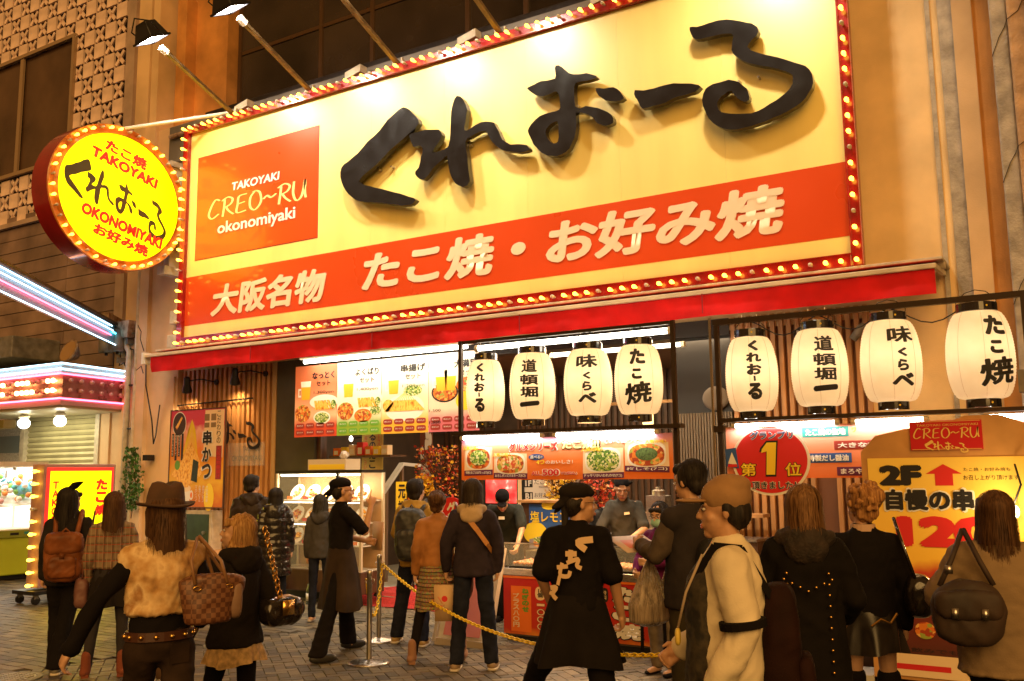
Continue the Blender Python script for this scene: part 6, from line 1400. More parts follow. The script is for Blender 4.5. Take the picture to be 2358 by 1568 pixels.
class Person:
    def __init__(s, label, xy, rel, h=1.65, head=(0, 0), joints=None, feet=None, skin=None, wd=1.0, face=False, group=None, z0=0.0, fist=(1, 1), point=None, barearm=False, voxel=.012, lift=(0, 0)):
        s.s = h / 1.72; s.x, s.y = xy; s.z0 = z0
        s.a = viewang(*xy) + math.radians(rel); s.R = Matrix.Rotation(s.a, 4, 'Z'); s.W = Matrix.Translation((s.x, s.y, z0)) @ s.R
        J = dict(pel=(0, 0, .95), wai=(0, 0, 1.10), che=(0, -.005, 1.30), nec=(0, -.015, 1.45), hed=(0, .01, 1.595),
                 hipL=(-.09, 0, .92), hipR=(.09, 0, .92), kneL=(-.10, .02, .50), kneR=(.10, .02, .50), ankL=(-.105, -.02, .09), ankR=(.105, -.02, .09),
                 shL=(-.150 * wd, -.01, 1.375), shR=(.150 * wd, -.01, 1.375), elL=(-.200 * wd, -.04, 1.11), elR=(.200 * wd, -.04, 1.11), wrL=(-.215 * wd, .04, .88), wrR=(.215 * wd, .04, .88))
        J.update(joints or {}); s.J = J = {k: V(v) * s.s for k, v in J.items()}
        if feet:
            inv = s.W.inverted()
            for sd, (fx, fy), lf in (('L', feet[0], lift[0]), ('R', feet[1], lift[1])):
                p = inv @ V((fx, fy, z0)); an = V((p.x, p.y, .09 * s.s + lf)); J['ank' + sd] = an; hp = J['hip' + sd]
                mid = (an + hp) / 2; L = (hp - an).length; need = .84 * s.s
                bend = math.sqrt(max(0, (need / 2) ** 2 - (L / 2) ** 2)) if L < need else 0
                J['kne' + sd] = mid + V((0, max(.02, min(.2, bend)), 0))
        s.Hm = (Matrix.Rotation(math.radians(head[0]), 3, 'Z') @ Matrix.Rotation(math.radians(head[1]), 3, 'X'))
        k = s.s; b = MB(); Jv = J
        # trunk
        up = V((0, 0, 1))
        b.loft([(Jv['pel'] - up * .10 * k, (.10 * k, 0, 0), (0, .08 * k, 0)), (Jv['pel'], (.150 * k, 0, 0), (0, .10 * k, 0)), (Jv['wai'], (.125 * k, 0, 0), (0, .09 * k, 0)), (Jv['che'], (.135 * k * wd, 0, 0), (0, .098 * k, 0)), (Jv['che'].lerp(Jv['nec'], .6), (.115 * k * wd, 0, 0), (0, .07 * k, 0)), (Jv['nec'], (.06 * k, 0, 0), (0, .055 * k, 0))])
        b.cap(Jv['nec'] - up * .02 * k, Jv['hed'] - up * .03 * k, .054 * k, .050 * k)
        for sd in 'LR':
            b.cap(Jv['hip' + sd], Jv['kne' + sd], .070 * k, .046 * k); b.cap(Jv['kne' + sd], Jv['ank' + sd], .046 * k, .032 * k); b.cap(Jv['ank' + sd] - V((0, .02, .04)) * k, Jv['ank' + sd] + V((0, .13, -.055)) * k, .038 * k, .028 * k)
            b.cap(Jv['nec'].lerp(Jv['sh' + sd], .3) - up * .02 * k, Jv['sh' + sd], .05 * k, .052 * k); b.cap(Jv['sh' + sd], Jv['el' + sd], .050 * k, .040 * k); b.cap(Jv['el' + sd], Jv['wr' + sd], .040 * k, .027 * k)
            s.hand(b, sd, fist['LR'.index(sd)], point == sd)
        # head
        k = k * 1.07; H = lambda x, y, z: Jv['hed'] + s.Hm @ (V((x, y, z)) * k); E = s.Hm
        b.ell(H(0, -.012, .025), (.075 * k, .093 * k, .088 * k), 18, 12, E); b.ell(H(0, .030, -.035), (.059 * k, .060 * k, .078 * k), 16, 10, E); b.ell(H(0, .062, -.092), (.026 * k, .022 * k, .020 * k), 10, 8, E)
        b.cap(H(0, .086, .012), H(0, .103, -.026), .007 * k, .011 * k, 8); b.ell(H(-.012, .092, -.030), (.008 * k, .008 * k, .007 * k), 8, 6, E); b.ell(H(.012, .092, -.030), (.008 * k, .008 * k, .007 * k), 8, 6, E)
        b.cap(H(-.034, .072, .026), H(.034, .072, .026), .013 * k, .013 * k, 8); b.ell(H(-.040, .052, -.028), (.022 * k, .022 * k, .022 * k), 8, 6, E); b.ell(H(.040, .052, -.028), (.022 * k, .022 * k, .022 * k), 8, 6, E)
        b.cap(H(-.016, .082, -.060), H(.016, .082, -.060), .010 * k, .010 * k, 8)
        for sx in (-1, 1): b.ell(H(sx * .077, -.006, -.006), (.009 * k, .016 * k, .028 * k), 8, 8, E)
        s.sk = skin or skinm
        me = b.mesh('person', s.sk); o = bpy.data.objects.new('person', me); COL.objects.link(o); o.location = (s.x, s.y, z0); o.rotation_euler = (0, 0, s.a); WLOC[o.name] = (0, 0, 0)
        s.root = o; tag(o, label, 'person', group); REM.append((o, .0065 if face else voxel, 0, 'skin')); s.H = H; s.k = k; s.wd = wd
        if face:
            for sx in (-1, 1):
                MB().ell(H(sx * .031, .079, .006), (.013 * k, .008 * k, .0065 * k), 10, 6, E).build('eye', eyew, o, smooth=True, local=True)
                MB().ell(H(sx * .031, .085, .006), (.0065 * k, .004 * k, .006 * k), 8, 6, E).build('pupil', eyem, o, smooth=True, local=True)
                MB().cap(H(sx * .018, .088, .028), H(sx * .046, .078, .030), .0045 * k, .003 * k, 6).build('eyebrow', hk, o, smooth=True, local=True)
            g = MB(); g.cap(H(-.018, .0905, -.0575), H(.018, .0905, -.0575), .005 * k, .005 * k, 6); g.cap(H(-.014, .090, -.066), H(.014, .090, -.066), .0055 * k, .0055 * k, 6); g.build('lips', lipm, o, smooth=True, local=True)
    def w(s, p): return s.W @ V(p)
    def hand(s, b, sd, curl, point):
        J, k = s.J, s.s; d = (J['wr' + sd] - J['el' + sd]).normalized(); sx = -1 if sd == 'L' else 1
        n = V((-sx, 0, 0)); n = (n - d * n.dot(d))
        if n.length < .2: n = V((0, 0, -1)) - d * V((0, 0, -1)).dot(d)
        n = n.normalized(); t = d.cross(n).normalized()
        if t.y < 0 and abs(d.z) > .5: t = -t
        if d.z > -.3 and t.z < 0: t = -t
        w0 = J['wr' + sd]; b.cap(w0, w0 + d * .05 * k + t * .012 * k, .025 * k, .026 * k); b.cap(w0 + d * .03 * k - t * .018 * k, w0 + d * .075 * k - t * .022 * k, .020 * k, .018 * k); b.cap(w0 + d * .03 * k + t * .02 * k, w0 + d * .078 * k + t * .022 * k, .020 * k, .018 * k)
        for i, (off, L) in enumerate(((.031, .070), (.011, .078), (-.010, .072), (-.030, .058))):
            c = curl if not (point and i == 0) else 0.0
            if point and i > 0: c = 2.2
            p0 = w0 + d * .082 * k + t * off * k; a1 = .25 + c * .55; a2 = a1 + .2 + c * .7
            if c == 0.0: a1 = a2 = 0
            d1 = d * math.cos(a1) + n * math.sin(a1); d2 = d * math.cos(a2) + n * math.sin(a2)
            p1 = p0 + d1 * L * .55 * k; p2 = p1 + d2 * L * .5 * k
            b.cap(p0, p1, .0098 * k, .0090 * k, 8); b.cap(p1, p2, .0090 * k, .0078 * k, 8)
        q0 = w0 + d * .02 * k + t * .030 * k; q1 = q0 + (d * .6 + t * .6 + n * .3).normalized() * .035 * k; q2 = q1 + (d * .9 + n * .45).normalized() * .030 * k
        b.cap(q0, q1, .012 * k, .010 * k, 8); b.cap(q1, q2, .010 * k, .0085 * k, 8)
    def top(s, m, t=.018, hem=.86, sleeve='long', flare=.0, name='jacket', amp=.009, kind='cloth', cuff=.045, collar=True, bulk=0.0):
        J, k, wd = s.J, s.s, s.wd; b = MB(); hz = hem * k; pel = J['pel']; lv = []
        dn = V((pel.x, pel.y, hz))
        if hz < pel.z - .06: lv += [(dn, .150 + t + flare, .105 + t + flare), (dn.lerp(pel, .5), .152 + t + flare * .6, .106 + t + flare * .6)]
        if hz < pel.z + .02: lv.append((pel, .150 + t + bulk, .102 + t + bulk))
        else: lv.append((pel.lerp(J['wai'], (hz - pel.z) / (J['wai'].z - pel.z)), .145 + t, .098 + t))
        if hz < J['wai'].z - .01: lv.append((J['wai'], .132 + t + bulk, .094 + t + bulk))
        lv += [(J['che'], (.140 * wd + t + bulk), .100 + t + bulk), (J['che'].lerp(J['nec'], .58), .118 * wd + t, .078 + t), (J['nec'] + V((0, 0, .01 * k)), .062 + t * .5, .058 + t * .5)]
        lv[0:0] = [(lv[0][0] - V((0, 0, .002)), lv[0][1] - .01, lv[0][2] - .01)]
        b.loft([(c, (a * k, 0, 0), (0, d * k, 0)) for c, a, d in lv], 20)
        for sd in 'LR':
            sh, el, wr = J['sh' + sd], J['el' + sd], J['wr' + sd]
            b.cap(J['nec'].lerp(sh, .30) - V((0, 0, .022 * k)), sh - V((0, 0, .006 * k)), (.044 + t * .5) * k, (.046 + t * .8) * k)
            if sleeve == 'long': b.cap(sh, el, (.046 + t * .8) * k, (.038 + t * .8) * k); b.cap(el, el.lerp(wr, .96), (.037 + t * .8) * k, max(.034, cuff) * k)
            elif sleeve == 'short': e2 = sh.lerp(el, .85); b.cap(sh, e2, (.047 + t * .7) * k, (.050 + t * .8) * k)
        if collar: b.loft([(J['nec'] - V((0, 0, .01)), (.07 * k, 0, 0), (0, .066 * k, 0)), (J['nec'] + V((0, .005, .045 * k)), (.066 * k, 0, 0), (0, .064 * k, 0))], 16)
        return later(b, name, m, s.root, .013, amp, kind)
    def trousers(s, m, r=(.090, .068, .058), name='trousers', amp=.007, end=.03, ztop=1.0):
        J, k = s.J, s.s; b = MB()
        b.loft([(J['pel'] - V((0, 0, .11 * k)), (.12 * k, 0, 0), (0, .09 * k, 0)), (J['pel'] - V((0, 0, .03 * k)), (.165 * k, 0, 0), (0, .118 * k, 0)), (J['pel'] + V((0, 0, .06 * k)), (.148 * k, 0, 0), (0, .106 * k, 0))], 18)
        for sd in 'LR':
            a, kn, an = J['hip' + sd], J['kne' + sd], J['ank' + sd]
            b.cap(a - V((0, 0, .02 * k)), kn, r[0] * k, r[1] * k, 14); b.loft([(kn + V((0, 0, .02)), (r[1] * k, 0, 0), (0, r[1] * k, 0)), (kn.lerp(an, .5), ((r[1] + r[2]) / 2 * k, 0, 0), (0, (r[1] + r[2]) / 2 * k, 0)), (an - V((0, 0, end * k)), (r[2] * k, 0, 0), (0, r[2] * 1.1 * k, 0))], 14)
        return later(b, name, m, s.root, .013, amp, 'legs')
    def shoes(s, m, sole=None, kind='shoe', hgt=.0):
        J, k = s.J, s.s
        for sd in 'LR':
            an = J['ank' + sd]; kn = J['kne' + sd]; f = V((0, 1, 0)); ox = V((-.012 if sd == 'L' else .012, 0, 0))
            z0 = an.z - .09 * k; c = V((an.x, an.y + .055 * k, z0 + .045 * k)) + ox; b = MB()
            b.ell(c, (.046 * k, .135 * k, .042 * k), 16, 10, e=.75); b.cap(V((an.x, an.y - .01, z0 + .055 * k)), V((an.x, an.y - .01, z0 + (.10 if kind == 'shoe' else .20) * k)), .048 * k, .046 * k)
            if kind == 'flat': b = MB(); b.ell(c - V((0, 0, .02)), (.042 * k, .13 * k, .025 * k), 14, 8, e=.8)
            later(b, 'shoe' if kind != 'boot' else 'boot', m, s.root, .009, .001, 'skin')
            if sole: MB().ell(V((c.x, c.y, z0 + .014)), (.049 * k, .140 * k, .016 * k), 16, 6, e=.5).build('sole', sole, s.root, smooth=True, local=True)
            if kind == 'boot': MB().box(an.x - .03, an.x + .03, an.y - .06, an.y - .005, z0, z0 + .03).build('heel', sole or m, s.root, local=True)
    def skirt(s, m, ztop, zhem, rt, rh, name='skirt', folds=9, amp=.03, dy=0.0, open_front=False, nseg=56):
        J, k = s.J, s.s; pel = J['pel']; r = random.Random(len(REM)); ph = [r.uniform(0, 6) for _ in range(4)]
        def f(u, v):
            a = u * 2 * PI; z = (ztop + (zhem - ztop) * v) * k
            fold = amp * v * (math.sin(a * folds + ph[0]) * .5 + math.sin(a * (folds * .55) + ph[1] + v * 2) * .5)
            ra = (rt[0] + (rh[0] - rt[0]) * v ** .8 + fold) * k; rb_ = (rt[1] + (rh[1] - rt[1]) * v ** .8 + fold) * k
            return (pel.x + ra * math.cos(a), pel.y + dy * v * k + rb_ * math.sin(a), z + .012 * v * math.sin(a * 3 + ph[2]))
        b = MB().grid(f, nseg, 14); o = b.build(name, m, s.root, smooth=True, local=True); return o
    def hair(s, m, style, amp=.006):
        k, H, E = s.k, s.H, s.Hm; b = MB()
        b.ell(H(0, -.030, .036), (.086 * k, .094 * k, .090 * k), 18, 12, E)
        if style == 'capped': b = MB(); b.ell(H(0, -.050, -.005), (.078 * k, .062 * k, .075 * k), 14, 8, E); [b.ell(H(sx * .072, -.020, .01), (.010 * k, .030 * k, .030 * k), 8, 8, E) for sx in (-1, 1)]
        if style == 'short': b.ell(H(0, -.060, -.03), (.072 * k, .050 * k, .055 * k), 14, 8, E); b.ell(H(0, .030, .080), (.070 * k, .055 * k, .042 * k), 14, 8, E); [b.ell(H(sx * .070, -.01, .01), (.016 * k, .035 * k, .04 * k), 8, 8, E) for sx in (-1, 1)]
        if style == 'updo': b.ell(H(0, -.060, -.03), (.070 * k, .048 * k, .055 * k), 14, 8, E); b.ell(H(.02, -.095, .065), (.062 * k, .055 * k, .055 * k), 12, 8, E); b.ell(H(-.03, -.085, .08), (.045 * k, .045 * k, .04 * k), 10, 8, E)
        if style in ('bob', 'long', 'longer', 'wavy', 'shag'):
            n_ = {'bob': .09, 'shag': .14, 'long': .22, 'longer': .32, 'wavy': .17}[style]; wd = {'bob': .086, 'shag': .078, 'long': .09, 'longer': .10, 'wavy': .105}[style]
            top_ = s.J['hed'] + E @ (V((0, -.035, .02)) * k); nk = s.J['hed'] + E @ (V((0, -.055, -.09)) * k); low = V((nk.x, nk.y - .035 * k, nk.z - n_ * k))
            b.loft([(top_, (.082 * k, 0, 0), (0, .085 * k, 0)), (nk, (wd * k, 0, 0), (0, .062 * k, 0)), (nk.lerp(low, .6), (wd * 1.05 * k, 0, 0), (0, .045 * k, 0)), (low, (wd * .6 * k, 0, 0), (0, .025 * k, 0))], 18)
            for sx in (-1, 1): b.cap(H(sx * .074, -.004, .03), H(sx * .080, -.020, -.09), .020 * k, .022 * k); (style in ('long', 'longer', 'wavy')) and b.cap(H(sx * .078, .0, -.09), H(sx * .082, .005, -.11 - n_ * .6), .024 * k, .016 * k)
            if style == 'wavy':
                for j in range(14): a = j / 13 * PI * 1.3 - PI * .15; b.ell(H(-.10 * math.cos(a), -.035 - .07 * math.sin(a), -.10 - .05 * (j % 3)), (.03 * k, .03 * k, .04 * k), 8, 6, E)
        if style not in ('short', 'updo', 'capped'): b.cap(H(-.052, .058, .062), H(.052, .058, .062), .026 * k, .026 * k)
        r = random.Random(len(REM)); g = MB(); drop = {'bob': .10, 'shag': .15, 'long': .24, 'longer': .33, 'wavy': .18, 'short': .0, 'updo': .0, 'capped': 0}[style]
        if style != 'capped':
            for _ in range(260):
                a = r.uniform(PI * .98, PI * 2.02) if r.random() < .85 else r.uniform(0, PI); a0 = r.uniform(.0, 1.2); pts = []; off = 1.02 + r.random() * .07
                end = 1.75 if drop else r.uniform(a0 + .3, 2.0)
                for q in np.linspace(a0, end, 7):
                    pts.append(H(.087 * off * math.sin(q) * math.cos(a), -.030 + .096 * off * math.sin(q) * math.sin(a), .036 + .092 * off * math.cos(q)))
                if drop:
                    e = pts[-1]; n_ = V((e.x - s.J['hed'].x, e.y - s.J['hed'].y, 0)); L_ = drop * r.uniform(.75, 1.12) + .05
                    if math.sin(a) > .2: continue
                    for q in (.25, .5, .75, 1.0): pts.append(V((e.x + n_.x * .12 * q + r.uniform(-.006, .006), e.y + n_.y * .12 * q - .012 * q + r.uniform(-.006, .006), e.z - L_ * q * k)))
                w_ = .0022; N_ = len(pts); tn = V((-math.sin(a), math.cos(a), 0)); tn = s.Hm @ tn
                vs = []
                for i_, p_ in enumerate(pts): ww = w_ * (1 - (i_ / (N_ - 1)) ** 2 * .85); vs += [p_ - tn * ww, p_ + tn * ww]
                g.add(vs, [(2 * i_, 2 * i_ + 1, 2 * i_ + 3, 2 * i_ + 2) for i_ in range(N_ - 1)])
            tag(g.build('hair_strands', m, s.root, smooth=True, local=True), kind='stuff')
        return later(b, 'hair', m, s.root, .0085, amp, 'hair')
    def hood(s, m, fur=False, big=1.0):
        J, k = s.J, s.s; b = MB(); n = J['nec']
        for j in range(15):
            a = PI * (.0 + j / 14); b.ell(n + V((.105 * math.cos(a) * big, -.075 * math.sin(a) - .015, -.01 + .02 * math.sin(a))) * k, (.045 * k * big, .045 * k * big, .048 * k * big), 10, 8)
        b.ell(n + V((0, -.10, -.05)) * k, (.11 * k * big, .055 * k, .085 * k * big), 14, 8)
        return later(b, 'hood', m, s.root, .012, .009 if not fur else .014, 'cloth' if not fur else 'fur')
    def bandana(s, m, tail=1):
        k, H, E = s.k, s.H, s.Hm; b = MB()
        b.ell(H(0, -.024, .072), (.090 * k, .106 * k, .060 * k), 18, 10, E); b.ell(H(0, -.085, .03), (.055 * k, .04 * k, .04 * k), 10, 8, E)
        if tail: b.cap(H(0, -.09, .015), H(.01, -.17, -.02), .035 * k, .014 * k); b.cap(H(-.02, -.09, .01), H(-.03, -.15, -.05), .025 * k, .010 * k)
        b.cap(H(-.055, .055, .066), H(.055, .055, .066), .022 * k, .022 * k)
        return later(b, 'bandana', m, s.root, .008, .003, 'cloth')
    def glasses(s):
        k, H = s.k, s.H; g = MB()
        for sx in (-1, 1):
            g.tube([H(sx * .032 + .021 * math.cos(t), .104, .004 + .014 * math.sin(t)) for t in np.linspace(0, 2 * PI, 14)], .0018, 5, caps=False); g.tube([H(sx * .053, .102, .008), H(sx * .083, .01, .008)], .0018, 5)
        g.tube([H(-.011, .105, .006), H(.011, .105, .006)], .0018, 5); g.build('glasses', blackm, s.root, local=True)
    def strap(s, pts, w_, m, name='strap', th=.006, up=(0, 0, 1)):
        g = MB(); P = [V(p) * s.s for p in pts]
        for i in range(len(P) - 1):
            mid = (P[i] + P[i + 1]) / 2; n_ = V((mid.x, mid.y, 0)); n_ = n_.normalized() if n_.length > .01 else V((0, -1, 0)); d = (P[i + 1] - P[i]).normalized(); sd_ = d.cross(n_).normalized() * w_ / 2; nn = sd_.cross(d).normalized() * th / 2
            e = d * .004
            g.hexa([P[i] - sd_ - nn - e, P[i] + sd_ - nn - e, P[i] + sd_ + nn - e, P[i] - sd_ + nn - e, P[i + 1] - sd_ - nn + e, P[i + 1] + sd_ - nn + e, P[i + 1] + sd_ + nn + e, P[i + 1] - sd_ + nn + e])
        return g.build(name, m, s.root, local=True)
def bag(name, label, cat, P, centre, parts, group=None):
    """a thing carried by person P; parts in P's local frame: (name, MB, material, smooth, voxel)"""
    c = P.w(V(centre)); T = thing(name, label, cat, tuple(c), P.a, group)
    off = V(centre)
    for nm, mb, m, vx in parts:
        mb.v = [tuple(V(v) - off) for v in mb.v]; o = mb.build(nm, m, T, smooth=True, local=True)
        if vx: REM.append((o, vx, .008, 'cloth'))
    return T
def rb(c, r, e=.45, n=20, m=12): return MB().ell(c, r, n, m, e=e)

# --- 1 woman with the brown backpack
fur = ramp_mat('rabbit_fur', (1, 1, 1), [(.3, (.16, .07, .025)), (.42, (.50, .28, .10)), (.55, (.78, .56, .30)), (.66, (.40, .20, .07)), (.8, (.7, .5, .28))], rough=.95, scale=7, tex='noise')
X1, Y1_ = atd(160, 8.75)
p1 = Person('woman with long dark hair carrying a brown leather backpack, at far left', (X1, Y1_), -8, 1.64, head=(-38, 0), feet=((X1 - .12, Y1_ + .02), (X1 + .14, Y1_ - .16)))
p1.top(cloth('black_wool', (.020, .017, .016)), hem=.80, t=.026, flare=.02); p1.trousers(blk, (.095, .075, .085)); p1.shoes(mat('grey_canvas', (.16, .14, .11), .8), soleW); p1.hair(hk, 'longer')
k = p1.s; g = MB(); g.hexa([p1.H(-.02, -.05, .10), p1.H(.05, -.05, .10), p1.H(.05, .02, .115), p1.H(-.02, .02, .115), p1.H(.06, -.05, .17), p1.H(.13, -.05, .175), p1.H(.13, .02, .18), p1.H(.06, .02, .18)]); g.build('black_bow', blk, p1.root, local=True)
bag('backpack', 'brown leather backpack on the back of the woman at far left', 'backpack', p1, (0, -.25, .85), [
    ('body', rb((0, -.215, 1.03), (.165, .10, .22), .5), brownb, .012), ('flap', rb((0, -.245, 1.15), (.160, .085, .10), .45), brownb, .012), ('front_pocket', rb((0, -.30, .95), (.12, .04, .10), .45), brownb, .01),
    ('side_pocket', rb((.165, -.21, .95), (.03, .06, .08), .5), brownb, 0), ('strap', MB().tube([(-.09, -.16, 1.22), (-.11, -.02, 1.43), (-.10, .10, 1.30)], .022, 8), brownb, 0), ('strap', MB().tube([(.09, -.16, 1.22), (.11, -.02, 1.43), (.10, .10, 1.30)], .022, 8), brownb, 0),
    ('top_handle', MB().tube([(-.04, -.19, 1.24), (0, -.19, 1.28), (.04, -.19, 1.24)], .01, 8), brownb, 0), ('buckle', MB().box(-.02, .02, -.345, -.335, 1.02, 1.07), brownb, 0)])
# --- 2 woman in the plaid jacket
pl = bpy.data.materials.new('plaid_cloth'); pl.use_nodes = True; nt = pl.node_tree; bs = nt.nodes['Principled BSDF']; bs.inputs['Roughness'].default_value = .9
tcn = nt.nodes.new('ShaderNodeTexCoord'); col = None
def band(ax, sc, width):
    s_ = nt.nodes.new('ShaderNodeSeparateXYZ'); nt.links.new(tcn.outputs['Object'], s_.inputs[0]); m1 = nt.nodes.new('ShaderNodeMath'); m1.operation = 'MULTIPLY'; m1.inputs[1].default_value = sc; nt.links.new(s_.outputs[ax], m1.inputs[0])
    m2 = nt.nodes.new('ShaderNodeMath'); m2.operation = 'FRACT'; nt.links.new(m1.outputs[0], m2.inputs[0]); m3 = nt.nodes.new('ShaderNodeMath'); m3.operation = 'LESS_THAN'; m3.inputs[1].default_value = width; nt.links.new(m2.outputs[0], m3.inputs[0]); return m3.outputs[0]
base = None
prev = (0.22, .15, .09, 1)
for ax, sc, w_, c_ in ((2, 14, .3, (.14, .09, .05, 1)), (0, 14, .3, (.12, .075, .045, 1)), (2, 14, .08, (.35, .05, .02, 1)), (0, 14, .08, (.32, .06, .02, 1)), (0, 28, .1, (.30, .24, .16, 1))):
    mx_ = nt.nodes.new('ShaderNodeMix'); mx_.data_type = 'RGBA'; nt.links.new(band(ax, sc, w_), mx_.inputs[0])
    if isinstance(prev, tuple): mx_.inputs[6].default_value = prev
    else: nt.links.new(prev, mx_.inputs[6])
    mx_.inputs[7].default_value = c_; prev = mx_.outputs[2]
nt.links.new(prev, bs.inputs['Base Color'])
X1, Y1_ = atd(262, 8.5)
p2 = Person('woman with long brown hair in a brown plaid jacket and dark leggings', (X1, Y1_), -5, 1.60, feet=((X1 - .10, Y1_ - .14), (X1 + .12, Y1_ + .06)))
p2.top(pl, hem=1.0, t=.024); p2.skirt(blk2, 1.03, .64, (.14, .10), (.20, .15)); p2.trousers(cloth('legging_grey', (.03, .026, .028)), (.080, .058, .046), name='leggings', amp=.002); p2.shoes(mat('red_brown_suede', (.18, .045, .02), .9, bump=(60, .4)), None, 'boot'); p2.hair(hb, 'long')
bag('shoulder_bag', 'mauve cloth bag hanging at the left of the plaid jacket woman', 'bag', p2, (-.22, .02, .62), [('body', rb((-.24, .04, .72), (.06, .10, .13), .5), mat('mauve_leather', (.16, .07, .06), .5), .012), ('strap', MB().tube([(-.24, -.03, .84), (-.19, -.02, 1.15), (-.16, 0, 1.44), (-.22, .1, 1.1), (-.24, .11, .84)], .008, 6), mat('mauve_leather', (0, 0, 0)), 0)])
# --- 3 woman in hat and fur vest
x, y = atd(378, 4.95)
p3 = Person('woman in a brown felt hat and fur vest with black sleeves, walking away', (x, y), 10, 1.66, head=(12, 0), joints=dict(elL=(-.33, -.06, 1.17), wrL=(-.44, -.02, .93), elR=(.28, -.02, 1.12), wrR=(.24, .16, 1.0), kneL=(-.08, .18, .52), ankL=(-.08, .05, .12), kneR=(.10, -.12, .50), ankR=(.12, -.42, .16)))
p3.top(blk, hem=.93, t=.014, name='black_top'); p3.top(fur, hem=1.08, t=.052, sleeve='none', name='fur_vest', amp=.016, kind='fur', collar=True, flare=.01); p3.trousers(cloth('dark_jeans', (.030, .018, .013), n=(7, .5)), (.094, .068, .06)); p3.shoes(blk, None); p3.hair(hb, 'shag')
fe = mat('brown_felt', (.085, .042, .022), .9, noise=(9, .3), bump=(120, .3, .003)); Hm4 = Matrix.Translation(p3.J['hed']) @ p3.Hm.to_4x4()
prf = [(.088, .048), (.146, .046), (.152, .058), (.146, .058), (.100, .064), (.098, .10), (.093, .150), (.080, .180), (.05, .190), (.01, .178)]
g = MB().lathe([(r_ * p3.s, z_ * p3.s) for r_, z_ in prf], (0, -.012, 0), 36); g.v = [(v[0] * (1 - .25 * max(0, v[2] - .12) / .06 * (v[1] > 0) * .8), v[1] * 1.12, v[2] + (.022 * (abs(v[0]) / .16) ** 2 if v[2] < .08 and math.hypot(v[0], v[1]) > .12 else 0) - (.022 * math.exp(-(v[0] / .03) ** 2) if v[2] > .16 else 0)) for v in g.v]
g.v = [tuple(Hm4 @ V(v)) for v in g.v]; g.build('hat', fe, p3.root, smooth=True, local=True)
MB().lathe([(.0995 * p3.s, .062 * p3.s), (.0985 * p3.s, .088 * p3.s)], (0, -.012, 0), 30, Hm4 @ Matrix.Diagonal((1, 1.12, 1, 1))).build('hat_band', blk2, p3.root, smooth=True, local=True)
g = MB().loft([(p3.J['pel'] + V((0, 0, .0)), (.172, 0, 0), (0, .128, 0)), (p3.J['pel'] + V((0, 0, .045)), (.170, 0, 0), (0, .126, 0))], 24); g.build('belt', mat('belt_leather', (.06, .02, .01), .4), p3.root, local=True)
for j in range(14): a = 2 * PI * j / 14; MB().ell(p3.J['pel'] + V((.172 * math.cos(a), .128 * math.sin(a), .022)), (.013, .013, .013), 8, 6).build('belt_stud', mat('gold_stud', (.75, .45, .12), .25, 1.0), p3.root, smooth=True, local=True)
MB().hexa([(.03, -.125, .80), (.13, -.105, .80), (.13, -.10, .80), (.03, -.12, .80), (.03, -.133, .90), (.13, -.113, .90), (.13, -.108, .9), (.03, -.128, .90)]).build('back_pocket', cloth('dark_jeans', (0, 0, 0)), p3.root, local=True)
chk = ramp_mat('checkered_canvas', (1, 1, 1), [(0, (.11, .045, .02)), (.5, (.17, .075, .035))], rough=.5, scale=4, tex='noise')
nt = chk.node_tree; ck = nt.nodes.new('ShaderNodeTexChecker'); ck.inputs['Scale'].default_value = 42; ck.inputs['Color1'].default_value = (.10, .035, .015, 1); ck.inputs['Color2'].default_value = (.20, .085, .04, 1); tcn = nt.nodes.new('ShaderNodeTexCoord'); nt.links.new(tcn.outputs['Object'], ck.inputs['Vector']); nt.links.new(ck.outputs[0], nt.nodes['Principled BSDF'].inputs['Base Color'])
tan_l = mat('tan_leather', (.28, .14, .06), .45)
g = MB().loft([((.20, -.19, 1.00), (.115, 0, 0), (0, .06, 0)), ((.21, -.19, 1.10), (.145, 0, 0), (0, .065, 0)), ((.22, -.18, 1.21), (.172, 0, 0), (0, .055, 0)), ((.22, -.18, 1.225), (.165, 0, 0), (0, .045, 0))], 24)
g.v = [(v[0], v[1], v[2] + .03 * math.cos((v[0] - .22) * 11) * (v[2] > 1.18)) for v in g.v]
bag('tote_bag', 'large brown checked tote bag on the shoulder of the woman in the hat', 'bag', p3, (.20, -.19, .96), [('body', g, chk, .012), ('end_panel', rb((.335, -.18, 1.11), (.035, .055, .10), .6), mat('worn_brown', (.24, .14, .09), .5, noise=(5, .4)), 0),
    ('handle', MB().tube([(.12, -.24, 1.20), (.10, -.22, 1.32), (.15, -.11, 1.425), (.20, .0, 1.40), (.24, -.10, 1.22)], .009, 8), tan_l, 0), ('handle', MB().tube([(.28, -.24, 1.20), (.25, -.22, 1.31), (.16, -.11, 1.432), (.20, -.0, 1.39), (.3, -.12, 1.22)], .009, 8), tan_l, 0),
    ('ring', MB().tube([(.13 + .02 * math.cos(t), -.247, 1.18 + .011 * math.sin(t)) for t in np.linspace(0, 6.28, 12)], .004, 6), mat('gold_stud', (0, 0, 0)), 0), ('ring', MB().tube([(.29 + .02 * math.cos(t), -.24, 1.18 + .011 * math.sin(t)) for t in np.linspace(0, 6.28, 12)], .004, 6), mat('gold_stud', (0, 0, 0)), 0)])
